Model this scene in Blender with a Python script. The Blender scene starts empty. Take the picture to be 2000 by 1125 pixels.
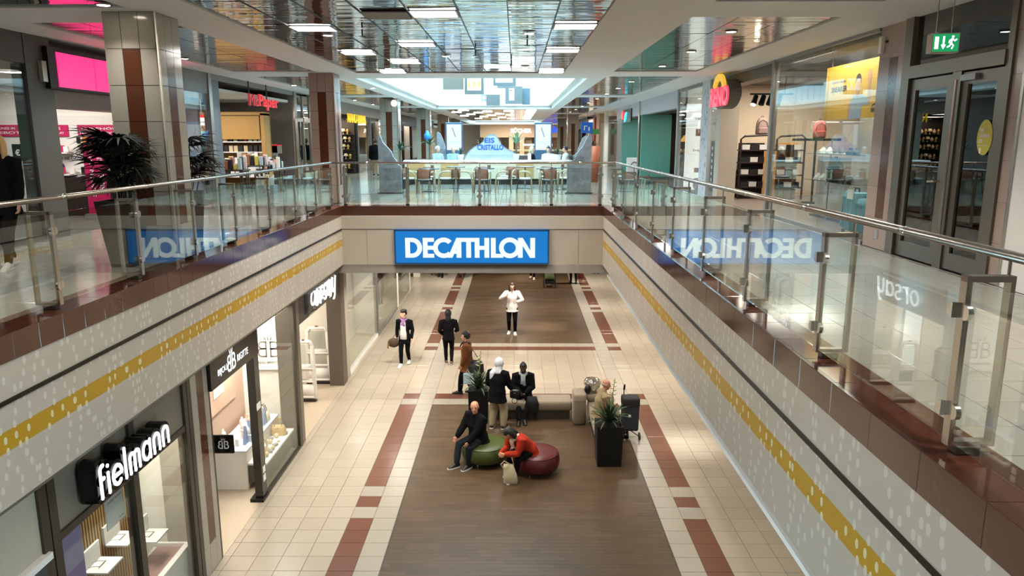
import bpy, math, random
from mathutils import Vector, Matrix, Euler
random.seed(7)
R = math.radians
PI = math.pi
sc = bpy.context.scene
col = sc.collection

# ------------------------------------------------------------------ camera, world, exposure
cam_d = bpy.data.cameras.new('camera'); cam = bpy.data.objects.new('camera', cam_d); col.objects.link(cam)
cam.location = (0, 0, 6.4)
cam.rotation_euler = (R(90 - 11.33), 0, math.atan(8 / 1450))
cam_d.sensor_width = 36; cam_d.lens = 26.1; cam_d.clip_start = .05; cam_d.clip_end = 300
sc.camera = cam
w = bpy.data.worlds.new('daylight'); sc.world = w; w.use_nodes = True
wb = w.node_tree.nodes['Background']
wb.inputs[0].default_value = (.48, .81, 1.0, 1); wb.inputs[1].default_value = 12.0
sc.view_settings.view_transform = 'Standard'; sc.view_settings.look = 'None'
sc.view_settings.gamma = 1; sc.view_settings.use_curve_mapping = False
sc.view_settings.exposure = 0.26
PANEL_E, DOWN_E = 33.0, 30.0      # emission of the square panels and of the round downlights
cy = sc.cycles
cy.max_bounces = 9; cy.diffuse_bounces = 4; cy.glossy_bounces = 5; cy.transmission_bounces = 4
cy.transparent_max_bounces = 28; cy.sample_clamp_indirect = 4; cy.caustics_reflective = False; cy.caustics_refractive = False

def area(name, loc, size, power, color=(1, .95, .88), rot=(0, 0, 0), sy=None, spread=180):
    d = bpy.data.lights.new(name, 'AREA'); o = bpy.data.objects.new(name, d); col.objects.link(o)
    d.energy = power; d.color = color; d.shape = 'RECTANGLE'; d.size = size; d.size_y = sy or size; d.spread = R(spread)
    o.location = loc; o.rotation_euler = rot
    return o
WARM = (1, .94, .85); NEUT = (1, .97, .93); COOL = (.86, .94, 1)

# ------------------------------------------------------------------ materials
def lin(h):
    h = h.lstrip('#'); c = [int(h[i:i + 2], 16) / 255 for i in (0, 2, 4)]
    return tuple((x / 12.92 if x <= .04045 else ((x + .055) / 1.055) ** 2.4) for x in c) + (1,)
class NT:
    def __init__(s, m):
        m.use_nodes = True; s.t = m.node_tree; s.b = s.t.nodes['Principled BSDF']; s.out = s.t.nodes['Material Output']
    def n(s, typ, **kw):
        x = s.t.nodes.new(typ)
        for k, v in kw.items(): setattr(x, k, v)
        return x
    def l(s, a, b): s.t.links.new(a, b)
    def m(s, op, a, b=None, c=None):
        x = s.n('ShaderNodeMath', operation=op)
        for i, v in enumerate((a, b, c)):
            if v is None: continue
            if hasattr(v, 'links'): s.l(v, x.inputs[i])
            else: x.inputs[i].default_value = v
        return x.outputs[0]
    def mix(s, f, a, b):
        x = s.n('ShaderNodeMix', data_type='RGBA')
        for i, v in ((0, f), (6, a), (7, b)):
            if hasattr(v, 'links'): s.l(v, x.inputs[i])
            else: x.inputs[i].default_value = v
        return x.outputs[2]
MATS = {}
def mat(name, hx, rough=.5, metal=0., var=.08, scale=6., bump=0., rnd=0., coat=0., spec=.5, stretch=(1, 1, 1), sheen=0.):
    """colour with a noise grain; rnd = random tone per object and per loose piece"""
    if name in MATS: return MATS[name]
    m = bpy.data.materials.new(name); t = NT(m); b = t.b; c = lin(hx)
    tc = t.n('ShaderNodeTexCoord'); mp = t.n('ShaderNodeMapping'); mp.inputs['Scale'].default_value = stretch
    t.l(tc.outputs['Object'], mp.inputs[0])
    no = t.n('ShaderNodeTexNoise'); no.inputs['Scale'].default_value = scale; no.inputs['Detail'].default_value = 4
    t.l(mp.outputs[0], no.inputs['Vector'])
    f = t.m('MULTIPLY_ADD', no.outputs[0], 2 * var, 1 - var)
    if rnd:
        oi = t.n('ShaderNodeObjectInfo'); ge = t.n('ShaderNodeNewGeometry')
        r_ = t.m('FRACT', t.m('ADD', oi.outputs['Random'], ge.outputs['Random Per Island']))
        f = t.m('MULTIPLY', f, t.m('MULTIPLY_ADD', r_, 2 * rnd, 1 - rnd))
    hs = t.n('ShaderNodeHueSaturation'); hs.inputs['Color'].default_value = c
    t.l(f, hs.inputs['Value']); t.l(hs.outputs[0], b.inputs['Base Color'])
    b.inputs['Roughness'].default_value = rough; b.inputs['Metallic'].default_value = metal
    b.inputs['Coat Weight'].default_value = coat; b.inputs['Coat Roughness'].default_value = .05
    b.inputs['Specular IOR Level'].default_value = spec
    if sheen: b.inputs['Sheen Weight'].default_value = sheen
    if bump:
        bp = t.n('ShaderNodeBump'); bp.inputs['Strength'].default_value = bump; bp.inputs['Distance'].default_value = .02
        t.l(no.outputs[0], bp.inputs['Height']); t.l(bp.outputs[0], b.inputs['Normal'])
    MATS[name] = m; return m
def glow(name, hx, st, base='#111111'):
    if name in MATS: return MATS[name]
    m = bpy.data.materials.new(name); t = NT(m); b = t.b
    b.inputs['Base Color'].default_value = lin(base); b.inputs['Roughness'].default_value = .3
    no = t.n('ShaderNodeTexNoise'); no.inputs['Scale'].default_value = 1.5
    hs = t.n('ShaderNodeHueSaturation'); hs.inputs['Color'].default_value = lin(hx)
    t.l(t.m('MULTIPLY_ADD', no.outputs[0], .12, .94), hs.inputs['Value'])
    t.l(hs.outputs[0], b.inputs['Emission Color']); b.inputs['Emission Strength'].default_value = st
    MATS[name] = m; return m
def glass(name, tint='#F2F8F6', k=1.0, r0=.045, rough=0.):
    """thin architectural pane: clear with an angle dependent mirror"""
    if name in MATS: return MATS[name]
    m = bpy.data.materials.new(name); t = NT(m); t.t.nodes.remove(t.b)
    tr = t.n('ShaderNodeBsdfTransparent'); tr.inputs[0].default_value = lin(tint)
    gl = t.n('ShaderNodeBsdfGlossy'); gl.inputs['Roughness'].default_value = rough; gl.inputs[0].default_value = (.95, .98, .97, 1)
    ge = t.n('ShaderNodeNewGeometry'); dp = t.n('ShaderNodeVectorMath', operation='DOT_PRODUCT')
    t.l(ge.outputs['Normal'], dp.inputs[0]); t.l(ge.outputs['Incoming'], dp.inputs[1])
    c5 = t.m('POWER', t.m('SUBTRACT', 1., t.m('ABSOLUTE', dp.outputs['Value'])), 5.)
    f = t.m('MINIMUM', t.m('MULTIPLY', t.m('MULTIPLY_ADD', c5, 1 - r0, r0), k), 1.)
    mx = t.n('ShaderNodeMixShader'); t.l(f, mx.inputs[0]); t.l(tr.outputs[0], mx.inputs[1]); t.l(gl.outputs[0], mx.inputs[2])
    t.l(mx.outputs[0], t.out.inputs[0]); MATS[name] = m; return m
def dot_print(name, base, dot, yellow=None):
    """printed film: strings of pale dots, optionally crossing a printed yellow band"""
    m = bpy.data.materials.new(name); t = NT(m)
    tc = t.n('ShaderNodeTexCoord'); sp = t.n('ShaderNodeSeparateXYZ'); t.l(tc.outputs['Object'], sp.inputs[0])
    u, v = sp.outputs[1], sp.outputs[2]
    def layer(p, ph, amp, fr, sl):
        vc = t.m('MULTIPLY', t.m('ADD', t.m('FLOOR', t.m('DIVIDE', v, .098)), .5), .098)
        uu = t.m('ADD', t.m('MULTIPLY_ADD', vc, sl, u), ph)
        ci = t.m('FLOOR', t.m('DIVIDE', uu, p))
        fu = t.m('SUBTRACT', t.m('FRACT', t.m('DIVIDE', uu, p)), .5)
        wv = t.m('MULTIPLY', t.m('SINE', t.m('ADD', t.m('MULTIPLY', vc, fr), t.m('MULTIPLY', ci, 2.3))), amp)
        du = t.m('DIVIDE', t.m('MULTIPLY', t.m('SUBTRACT', fu, wv), p), .021)
        rv = t.m('FRACT', t.m('DIVIDE', v, .098))
        dv = t.m('DIVIDE', t.m('MULTIPLY', t.m('SUBTRACT', rv, .5), .098), .034)
        return t.m('LESS_THAN', t.m('ADD', t.m('MULTIPLY', du, du), t.m('MULTIPLY', dv, dv)), 1.)
    d = t.m('MAXIMUM', layer(.34, 0., .33, 5.5, 0.), layer(.41, .2, .30, 7., .35))
    c = lin(base)
    if yellow:
        zin = t.m('MULTIPLY', t.m('GREATER_THAN', v, yellow[1]), t.m('LESS_THAN', v, yellow[2]))
        c = t.mix(zin, c, lin(yellow[0]))
        dc = t.mix(zin, lin(dot), lin('#D9CDA2'))
    else: dc = lin(dot)
    t.l(t.mix(d, c, dc), t.b.inputs['Base Color'])
    t.b.inputs['Roughness'].default_value = .32
    MATS[name] = m; return m
def mirror(name, hx='#B3B3B3', rough=.06, bump=.2, metal=1.):
    m = bpy.data.materials.new(name); t = NT(m); b = t.b
    tc = t.n('ShaderNodeTexCoord'); mp = t.n('ShaderNodeMapping'); mp.inputs['Scale'].default_value = (.45, 2.6, 1)
    oi = t.n('ShaderNodeObjectInfo'); ad = t.n('ShaderNodeVectorMath', operation='ADD')
    cb = t.n('ShaderNodeCombineXYZ'); t.l(t.m('MULTIPLY', oi.outputs['Random'], 40.), cb.inputs[0]); t.l(t.m('MULTIPLY', oi.outputs['Random'], 23.), cb.inputs[1])
    t.l(tc.outputs['Object'], ad.inputs[0]); t.l(cb.outputs[0], ad.inputs[1]); t.l(ad.outputs[0], mp.inputs[0])
    no = t.n('ShaderNodeTexNoise'); no.inputs['Scale'].default_value = 1.6; no.inputs['Detail'].default_value = 1.5; t.l(mp.outputs[0], no.inputs['Vector'])
    bp = t.n('ShaderNodeBump'); bp.inputs['Strength'].default_value = bump; bp.inputs['Distance'].default_value = .05
    t.l(no.outputs[0], bp.inputs['Height']); t.l(bp.outputs[0], b.inputs['Normal'])
    b.inputs['Base Color'].default_value = lin(hx); b.inputs['Metallic'].default_value = metal; b.inputs['Roughness'].default_value = rough
    MATS[name] = m; return m
def screen_mat(name, top, bot, st, zsplit):
    m = bpy.data.materials.new(name); t = NT(m)
    tc = t.n('ShaderNodeTexCoord'); sp = t.n('ShaderNodeSeparateXYZ'); t.l(tc.outputs['Object'], sp.inputs[0])
    no = t.n('ShaderNodeTexNoise'); no.inputs['Scale'].default_value = 9; mp = t.n('ShaderNodeMapping'); mp.inputs['Scale'].default_value = (.4, 1, 3)
    t.l(tc.outputs['Object'], mp.inputs[0]); t.l(mp.outputs[0], no.inputs['Vector'])
    sea = t.mix(no.outputs[0], lin(top), lin('#CFE6F2'))
    c = t.mix(t.m('GREATER_THAN', sp.outputs[2], zsplit), lin(bot), sea)
    t.b.inputs['Base Color'].default_value = (.01, .01, .01, 1)
    t.l(c, t.b.inputs['Emission Color']); t.b.inputs['Emission Strength'].default_value = st
    MATS[name] = m; return m

CREAM = mat('cream_tile', '#A09584', .27, spec=.4, var=.05, scale=14, rnd=.05)
CREAM_UP = mat('pale_tile', '#9F998F', .10, var=.05, scale=14, rnd=.04)
BROWNT = mat('brown_tile', '#674334', .2, var=.06, scale=20, rnd=.05)
COPING = mat('brown_coping', '#4C2A1E', .1, var=.1, scale=30, rnd=.04)
GROUT = mat('grout', '#6A5F52', .8); GROUTD = mat('dark_grout', '#3A352F', .8)
WOODF = mat('wood_floor', '#4E3D2B', .38, spec=.3, var=.38, scale=1.7, rnd=.17, stretch=(1, 2.0, 1))
WHITE = mat('white_paint', '#E9E4DC', .6, var=.02)
PLASTER = mat('ceiling_plaster', '#F2F0EC', .75, var=.02)
BEIGE = mat('beige_paint', '#C6B9A6', .5, var=.03)
STEEL = mat('brushed_steel', '#B9B2A8', .27, 1., var=.06, scale=40)
CHROME = mat('polished_steel', '#D8D4CD', .2, 1., var=.03)
ALU = mat('grey_aluminium', '#8F8E8C', .4, .6, var=.04)
DARKM = mat('dark_anodised_metal', '#4B443B', .4, .5, var=.06)
BLACKM = mat('black_metal', '#15130F', .4, .3, var=.05)
BLACK = mat('black_plastic', '#0E0D0C', .45, var=.05)
GRAN = mat('granite_tile', '#A29A8C', .12, var=.16, scale=120, rnd=.04)
GRANP = mat('granite_pink_tile', '#A08C80', .14, var=.16, scale=120, rnd=.04)
REDGR = mat('red_granite', '#55301F', .14, var=.14, scale=90, rnd=.04)
GLASS = glass('rail_glass', '#F6FAF8', 1.3)
SHOPG = glass('shop_glass', '#F2F5F4', .95)
DOORG = glass('door_glass', '#3A3F40', 1.9)
MIRROR = mirror('mirror_panel'); MIRROR2 = mirror('mirror_panel_soft', '#B4AEA6', .11, .15, .72)
GREYW = mat('taupe_wall', '#6F6259', .5, var=.04)

# ------------------------------------------------------------------ mesh building
class MB:
    def __init__(s): s.v = []; s.f = []; s.k = []
    def add(s, vs, fs, k=0):
        o = len(s.v); s.v += [tuple(p) for p in vs]; s.f += [tuple(i + o for i in f) for f in fs]; s.k += [k] * len(fs); return s
    def box(s, a, b, k=0):
        x0, y0, z0 = a; x1, y1, z1 = b
        return s.add([(x0, y0, z0), (x1, y0, z0), (x1, y1, z0), (x0, y1, z0), (x0, y0, z1), (x1, y0, z1), (x1, y1, z1), (x0, y1, z1)],
                     [(0, 3, 2, 1), (4, 5, 6, 7), (0, 1, 5, 4), (1, 2, 6, 5), (2, 3, 7, 6), (3, 0, 4, 7)], k)
    def cbox(s, c, d, k=0): return s.box([c[i] - d[i] / 2 for i in range(3)], [c[i] + d[i] / 2 for i in range(3)], k)
    def bbox(s, a, b, r=.02, k=0, n=2):
        """box with rounded vertical and top edges"""
        x0, y0, z0 = a; x1, y1, z1 = b
        def ring(ins, z):
            out = []
            for cx, cy_, a0 in ((x1 - r, y1 - r, 0), (x0 + r, y1 - r, 90), (x0 + r, y0 + r, 180), (x1 - r, y0 + r, 270)):
                for i in range(n + 1):
                    t = R(a0 + 90 * i / n); out.append((cx + (r - ins) * math.cos(t), cy_ + (r - ins) * math.sin(t), z))
            return out
        rs = [ring(r * .8, z0), ring(0, z0 + r), ring(0, z1 - r), ring(r * .3, z1 - r * .3), ring(r * .9, z1)]
        return s.rings(rs, k)
    def rings(s, rs, k=0, cap=True, closed=True):
        n = len(rs[0]); vs = [p for r_ in rs for p in r_]; fs = []
        for i in range(len(rs) - 1):
            for j in range(n if closed else n - 1):
                a = i * n + j; b = i * n + (j + 1) % n; fs.append((a, b, b + n, a + n))
        if cap: fs.append(tuple(range(n - 1, -1, -1))); fs.append(tuple(range((len(rs) - 1) * n, len(rs) * n)))
        return s.add(vs, fs, k)
    def loft(s, pts, rad, side=None, n=10, k=0, flat=False):
        """tube through pts; rad = (r) or (rx, ry) per point; rounded ends"""
        P = [Vector(p) for p in pts]; rad = [(r, r) if not isinstance(r, (tuple, list)) else r for r in rad]
        rs = []; m = len(P); sd = Vector(side) if side else None
        for i in range(m):
            t = (P[min(i + 1, m - 1)] - P[max(i - 1, 0)])
            t = t.normalized() if t.length > 1e-9 else Vector((0, 0, 1))
            if sd is None: sd = Vector((1, 0, 0)) if abs(t.x) < .8 else Vector((0, 1, 0))
            x = (sd - t * sd.dot(t)); x = x.normalized() if x.length > 1e-6 else t.orthogonal().normalized()
            y = t.cross(x); sd = x
            def rg(c, f):
                return [c + x * (rad[i][0] * f * math.cos(2 * PI * j / n)) + y * (rad[i][1] * f * math.sin(2 * PI * j / n)) for j in range(n)]
            if i == 0 and not flat:
                q = min(rad[0]); rs += [rg(P[0] - t * q * .75, .45), rg(P[0] - t * q * .4, .82)]
            rs.append(rg(P[i], 1))
            if i == m - 1:
                q = min(rad[i]); rs += [rg(P[i] + t * q * .4, .82), rg(P[i] + t * q * .75, .45)]
        return s.rings(rs, k)
    def tube(s, pts, r, n=8, k=0):
        P = [Vector(p) for p in pts]; rs = []; m = len(P); sd = None
        for i in range(m):
            t = (P[min(i + 1, m - 1)] - P[max(i - 1, 0)]).normalized()
            if sd is None: sd = t.orthogonal()
            x = (sd - t * sd.dot(t)).normalized(); y = t.cross(x); sd = x
            rr = r[i] if isinstance(r, (list, tuple)) else r
            rs.append([P[i] + x * (rr * math.cos(2 * PI * j / n)) + y * (rr * math.sin(2 * PI * j / n)) for j in range(n)])
        return s.rings(rs, k)
    def cyl(s, c, r, h, n=16, k=0, r2=None):
        r2 = r if r2 is None else r2
        return s.lathe([(r, 0), (r2, h)], c, n, k)
    def lathe(s, prof, c=(0, 0, 0), n=16, k=0, cap=True):
        rs = [[(c[0] + r * math.cos(2 * PI * j / n), c[1] + r * math.sin(2 * PI * j / n), c[2] + z) for j in range(n)] for r, z in prof]
        return s.rings(rs, k, cap)
    def ell(s, c, r, n=12, m=8, k=0, M=None):
        c = Vector(c); rs = []
        for i in range(1, m):
            a = -PI / 2 + PI * i / m
            rs.append([(r[0] * math.cos(a) * math.cos(2 * PI * j / n), r[1] * math.cos(a) * math.sin(2 * PI * j / n), r[2] * math.sin(a)) for j in range(n)])
        rs = [[(M @ Vector(p) if M else Vector(p)) + c for p in q] for q in rs]
        return s.rings(rs, k)
    def prism(s, poly, o, ux, uy, d, k=0):
        """extrude a 2D outline (ccw) along d from plane o, ux, uy"""
        o, ux, uy, d = Vector(o), Vector(ux), Vector(uy), Vector(d); n = len(poly)
        a = [o + ux * p[0] + uy * p[1] for p in poly]; b = [p + d for p in a]
        fs = [tuple(range(n)), tuple(range(2 * n - 1, n - 1, -1))] + [(i, i + n, (i + 1) % n + n, (i + 1) % n) for i in range(n)]
        return s.add(a + b, fs, k)
    def quad(s, a, b, c, d, k=0): return s.add([a, b, c, d], [(0, 1, 2, 3)], k)

OFF = {}
def mesh(name, mb, mats, smooth=False, off=Vector((0, 0, 0))):
    me = bpy.data.meshes.new(name)
    me.from_pydata([(p[0] - off.x, p[1] - off.y, p[2] - off.z) for p in mb.v], [], mb.f)
    for m in (mats if isinstance(mats, (list, tuple)) else [mats]): me.materials.append(m)
    if any(mb.k): me.polygons.foreach_set('material_index', mb.k)
    if smooth: me.polygons.foreach_set('use_smooth', [True] * len(mb.f))
    return me
def obj(name, mb, mats, parent=None, smooth=False, kind=None, label=None):
    """one mesh object; coordinates are the world's, or the thing's own frame while it is built at the origin"""
    off = OFF.get(parent.name, Vector((0, 0, 0))) if parent else Vector((0, 0, 0))
    o = bpy.data.objects.new(name, mesh(name, mb, mats, smooth, off)); col.objects.link(o)
    if parent: o.parent = parent; OFF[o.name] = off
    if kind: o['kind'] = kind
    if label: o['label'] = label
    return o
def tag(o, label, cat, group=None):
    o['label'] = label; o['category'] = cat
    if group: o['group'] = group
    return o
def thing(name, label, cat, loc=(0, 0, 0), group=None, rz=0):
    o = bpy.data.objects.new(name, None); col.objects.link(o); o.empty_display_size = .1
    o.location = loc; o.rotation_euler = (0, 0, rz); OFF[o.name] = Vector(loc)
    return tag(o, label, cat, group)
def dup(o, loc=None, rz=None, label=None, parent=None, group=None, scale=None):
    c = o.copy(); col.objects.link(c)
    if parent: c.parent = parent
    if loc is not None: c.location = loc
    if rz is not None: c.rotation_euler = (0, 0, rz)
    if scale is not None: c.scale = scale
    if label: c['label'] = label
    if group: c['group'] = group
    for ch in list(o.children): dup(ch, parent=c)
    return c
def struct(name, mb, mats, smooth=False):
    o = obj(name, mb, mats, None, smooth); o['kind'] = 'structure'; return o
def piece(me, loc, parent, name, rz=0):
    o = bpy.data.objects.new(name, me); col.objects.link(o); o.parent = parent; o.location = loc
    if rz: o.rotation_euler = (0, 0, rz)
    return o
def tmesh(s_, size=1.0, bold=0.0):
    c = bpy.data.curves.new('t', 'FONT'); c.body = s_; c.size = size; c.offset = bold; c.resolution_u = 3; c.align_x = 'LEFT'
    o = bpy.data.objects.new('t', c); col.objects.link(o)
    dg = bpy.context.evaluated_depsgraph_get(); me = bpy.data.meshes.new_from_object(o.evaluated_get(dg))
    v = [p.co.copy() for p in me.vertices]; f = [tuple(p.vertices) for p in me.polygons]
    bpy.data.objects.remove(o); bpy.data.curves.remove(c); bpy.data.meshes.remove(me)
    return v, f
_TM = {}
def text(mb, s_, o, ux, uy, w_, h_=None, depth=.004, bold=.0, k=0, center=False):
    """lettering of width w_ (and height h_) at o, reading along ux, extruded towards ux x uy"""
    key = (s_, bold)
    if key not in _TM: _TM[key] = tmesh(s_, 1.0, bold)
    v, f = _TM[key]
    if not v: return mb
    x0 = min(p.x for p in v); x1 = max(p.x for p in v); y0 = min(p.y for p in v); y1 = max(p.y for p in v)
    sx = w_ / (x1 - x0); sy = sx if h_ is None else h_ / (y1 - y0)
    ux, uy, o = Vector(ux).normalized(), Vector(uy).normalized(), Vector(o); nn = ux.cross(uy)
    if center: o = o - ux * w_ / 2 - uy * (y1 - y0) * sy / 2
    n = len(v); a = [o + ux * ((p.x - x0) * sx) + uy * ((p.y - y0) * sy) for p in v]
    edge = {}
    for q in f:
        for i in range(len(q)):
            e = (q[i], q[(i + 1) % len(q)]); edge[e] = edge.get(e, 0) + 1
    vs = [p + nn * depth for p in a] + a; fs = list(f)
    for (i, j) in edge:
        if (j, i) not in edge: fs.append((i, i + n, j + n, j))
    return mb.add(vs, fs, k)
def stroke(mb, pts, wd, o, ux, uy, depth, k=0, closed=False):
    """flat pen stroke of constant width with round ends (channel letters)"""
    o, ux, uy = Vector(o), Vector(ux), Vector(uy); nn = ux.cross(uy).normalized()
    L = []; Rr = []; n = len(pts); h = wd / 2
    for i in range(n):
        a = Vector(pts[(i - 1) % n] if closed or i > 0 else pts[i]); b = Vector(pts[(i + 1) % n] if closed or i < n - 1 else pts[i])
        t = (b - a).normalized(); q = Vector((-t.y, t.x)); c = Vector(pts[i])
        L.append(c + q * h); Rr.append(c - q * h)
    def W(p, d=0): return o + ux * p[0] + uy * p[1] + nn * d
    m = n if closed else n - 1
    for i in range(m):
        j = (i + 1) % n; q = [L[i], Rr[i], Rr[j], L[j]]
        vs = [W(p, depth) for p in q] + [W(p) for p in q]
        mb.add(vs, [(0, 1, 2, 3), (0, 3, 7, 4), (1, 5, 6, 2)], k)
    if not closed:
        for c in (pts[0], pts[-1]):
            poly = [(c[0] + h * math.cos(2 * PI * j / 10), c[1] + h * math.sin(2 * PI * j / 10)) for j in range(10)]
            mb.prism(poly, W((0, 0)), ux, uy, nn * depth, k)
    return mb
def arc(cx, cy_, rx, ry, a0, a1, n=10):
    return [(cx + rx * math.cos(R(a0 + (a1 - a0) * i / n)), cy_ + ry * math.sin(R(a0 + (a1 - a0) * i / n))) for i in range(n + 1)]
ORD = ['nearest', 'second', 'third', 'fourth', 'fifth', 'sixth', 'seventh', 'eighth', 'ninth', 'tenth', 'eleventh', 'twelfth', 'thirteenth', 'fourteenth', 'fifteenth', 'sixteenth']
# ------------------------------------------------------------------ lower floor
XL, XR = -4.57, 5.0            # shop lines of the lower mall
WX0, WX1 = -2.05, 2.47         # the wood inlay
T = .4; Y0 = 17.35
mb = MB().box((-10, -1, -.3), (5.4, 62, -.008))
floor = struct('floor', mb, GROUT)
obj('inlay_bed', MB().box((-2.05, 8, -.0079), (2.47, 17.35, -.0035)).box((-2.05, 22.95, -.0079), (2.47, 39, -.0035)), mat('dark_bed', '#3B2C20', .8), floor)
WHT_T = mat('white_tile', '#958D7F', .3, spec=.4, var=.04, scale=14, rnd=.03)
def row_y(r): return Y0 + r * T
def stripe_colour(r):
    """what lies in the brown stripe beside the inlay in row r (0 = first row behind the near inlay)"""
    if r >= 0:
        if r == 0: return 'w'
        if r == 1: return 'b'
        if r <= 11: return 'c'
        if r == 12: return 'b'
        if r == 13: return 'w'
        q = r - 14
        for n_, kind in ((11, 'b'), (1, 'w'), (1, 'b'), (1, 'w'), (7, 'b'), (1, 'w'), (1, 'b'), (1, 'w'), (40, 'b')):
            if q < n_: return kind
            q -= n_
    q = -1 - r
    for n_, kind in ((11, 'b'), (1, 'w'), (1, 'b'), (1, 'w'), (40, 'b')):
        if q < n_: return kind
        q -= n_
MT = {'w': WHT_T, 'b': BROWNT, 'c': CREAM}
tiles = []
for r in range(-24, 56):
    y = row_y(r); inlay = r < 0 or r >= 14
    xs = []
    k = 0; x = WX0
    while x > XL: xs.append((max(x - T, XL), x, k, -1)); x -= T; k += 1
    k = 0; x = WX1
    while x < XR: xs.append((x, min(x + T, XR), k, 1)); x += T; k += 1
    if not inlay:
        x = WX0
        while x < WX1 - .01: xs.append((x, min(x + T, WX1), 0, 0)); x += T
    for x0, x1, k, s in xs:
        kind = 'c'
        if s and k == 0: kind = 'w'
        if s and k == 1: kind = stripe_colour(r)
        if s == 0: kind = {0: 'w', 1: 'b', 12: 'b', 13: 'w'}.get(r, 'c')
        if s and k == 0 and r in (1, 12): kind = 'w'
        tiles.append((x0, x1, y, kind))
def tile_mb(mb, x0, x1, y0, y1, z0, z1, g=.003, k=0):
    x0 += g; x1 -= g; y0 += g; y1 -= g; e = min(.003, g)
    return mb.add([(x0, y0, z0), (x1, y0, z0), (x1, y1, z0), (x0, y1, z0), (x0, y0, z1 - e), (x1, y0, z1 - e), (x1, y1, z1 - e), (x0, y1, z1 - e),
                   (x0 + e, y0 + e, z1), (x1 - e, y0 + e, z1), (x1 - e, y1 - e, z1), (x0 + e, y1 - e, z1)],
                  [(0, 1, 5, 4), (1, 2, 6, 5), (2, 3, 7, 6), (3, 0, 4, 7), (4, 5, 9, 8), (5, 6, 10, 9), (6, 7, 11, 10), (7, 4, 8, 11), (8, 9, 10, 11)], k)
def lay(parent, tl, name, mats, near, z0, z1, stuffname, g=.003):
    """tl: (x0, x1, y0, y1, matkey); the nearest become pieces, the rest one mesh of kind stuff"""
    tl = sorted(tl, key=near); cache = {}; keys = list(mats); rest = MB()
    for i, (x0, x1, y0, y1, k) in enumerate(tl):
        if i < 300:
            dm = (round(x1 - x0, 2), round(y1 - y0, 2), k)
            if dm not in cache: cache[dm] = mesh(name, tile_mb(MB(), 0, dm[0], 0, dm[1], z0, z1, g), mats[k])
            piece(cache[dm], (x0, y0, 0), parent, name)
        else: tile_mb(rest, x0, x1, y0, y1, z0, z1, g, k=keys.index(k))
    if rest.v: obj(stuffname, rest, [mats[k] for k in keys], parent, kind='stuff')
lay(floor, [(a, b, y, y + T, k) for a, b, y, k in tiles if y + T > 8 and (a < 2.3 or y > 9)], 'tile', MT, lambda t: t[2] + abs(t[0]) * .2, -.008, 0, 'tile_field')
# wood block inlay, two fields
pk = []
for ya, yb in ((8.0, Y0), (row_y(14), row_y(54))):
    y = yb; i = 0
    step = .1 if yb < 20 else .2
    while y > ya + .01:
        x = WX0 + .012; first = random.uniform(.1, .5)
        while x < WX1 - .012:
            ln = first if first else (.5 if yb < 20 else .9); first = None
            x1 = min(x + ln, WX1 - .012)
            if x1 - x > .03: pk.append((x, x1, y - step, y, 'p'))
            x = x1
        y -= step; i += 1
lay(floor, pk, 'wood_block', {'p': WOODF}, lambda t: t[2], -.008, 0, 'wood_block_field', .0007)
mb = MB()
for x in (WX0, WX1): 
    for ya, yb in ((8, Y0), (row_y(14), 39)): mb.box((x - .01, ya, -.006), (x + .01, yb, .002))
obj('metal_edge', mb, DARKM, floor, kind='stuff')

# ------------------------------------------------------------------ upper slab, coping, fascias
UZ = 4.8
mb = MB()
mb.box((-15, -12, 4.45), (-4.3, 90, UZ - .008)).box((2.2, -12, 4.45), (12, 90, UZ - .008))
mb.box((-4.3, 17.9, 4.45), (2.2, 90, UZ - .008)).box((-4.3, -12, 4.45), (2.2, -.1, UZ - .008))
ufl = struct('floor', mb, GROUTD)
ut = []
y = -2.0
while y < 18.6:
    x = 2.45
    while x < 5.3: ut.append((x, min(x + T, 5.33), y, y + T, 'u')); x += T
    x = -4.6
    while x > -7.58: ut.append((max(x - T, -7.6), x, y, y + T, 'u')); x -= T
    y += T
y = 18.2
while y < 46:
    x = -7.6
    while x < 5.3:
        if y >= 18.6 or -4.6 < x < 2.4: ut.append((x, min(x + T, 5.33), y, y + T, 'u'))
        x += T
    y += T
ut = [t for t in ut if not (t[3] < 2.4)]
lay(ufl, ut, 'tile', {'u': CREAM_UP}, lambda t: (abs(t[0]) * .6 + abs(t[2] - 4) if t[0] > 2 else 1.5 + abs(t[2] - 8)), UZ - .008, UZ, 'tile_field')
obj('far_paving', MB().box((-7.6, 46, UZ - .008), (5.33, 88, UZ)), CREAM_UP, ufl)
# dark inlay lines that frame the cafe
FR = MB().box((-5.0, 22.1, UZ - .006), (3.2, 22.22, UZ + .0015)); FR.prism([(0, 0), (.1, 0), (-.62, 3.55), (-.72, 3.55)], (-4.28, 18.55, UZ - .004), (1, 0, 0), (0, 1, 0), (0, 0, .0055))
obj('inlay_line', FR, DARKM, ufl)

def coping(name, a, b, axis, lo, hi, sl=.35):
    root = struct(name, MB().box(*(((lo + .02, a, 4.61), (hi - .02, b, 4.82)) if axis == 'y' else ((a, lo + .02, 4.61), (b, hi - .02, 4.82)))), GROUT)
    n = round((b - a) / sl); L_ = (b - a) / n; g = .001
    me = mesh('slab', MB().bbox(*(((lo, g, 4.6), (hi, L_ - g, 4.83)) if axis == 'y' else ((g, lo, 4.6), (L_ - g, hi, 4.83))), r=.003, n=1), COPING)
    for i in range(n): piece(me, (0, a + i * L_, 0) if axis == 'y' else (a + i * L_, 0, 0), root, 'slab')
    return root
coping('trim_1', 1.4, 17.8, 'y', -4.6, -4.18)
coping('trim_2', 1.4, 17.8, 'y', 2.08, 2.46, .55)
coping('trim_3', -4.6, 2.46, 'x', 17.8, 18.2)
coping('trim_4', -4.6, 2.46, 'x', -.4, 0.0)

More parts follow.
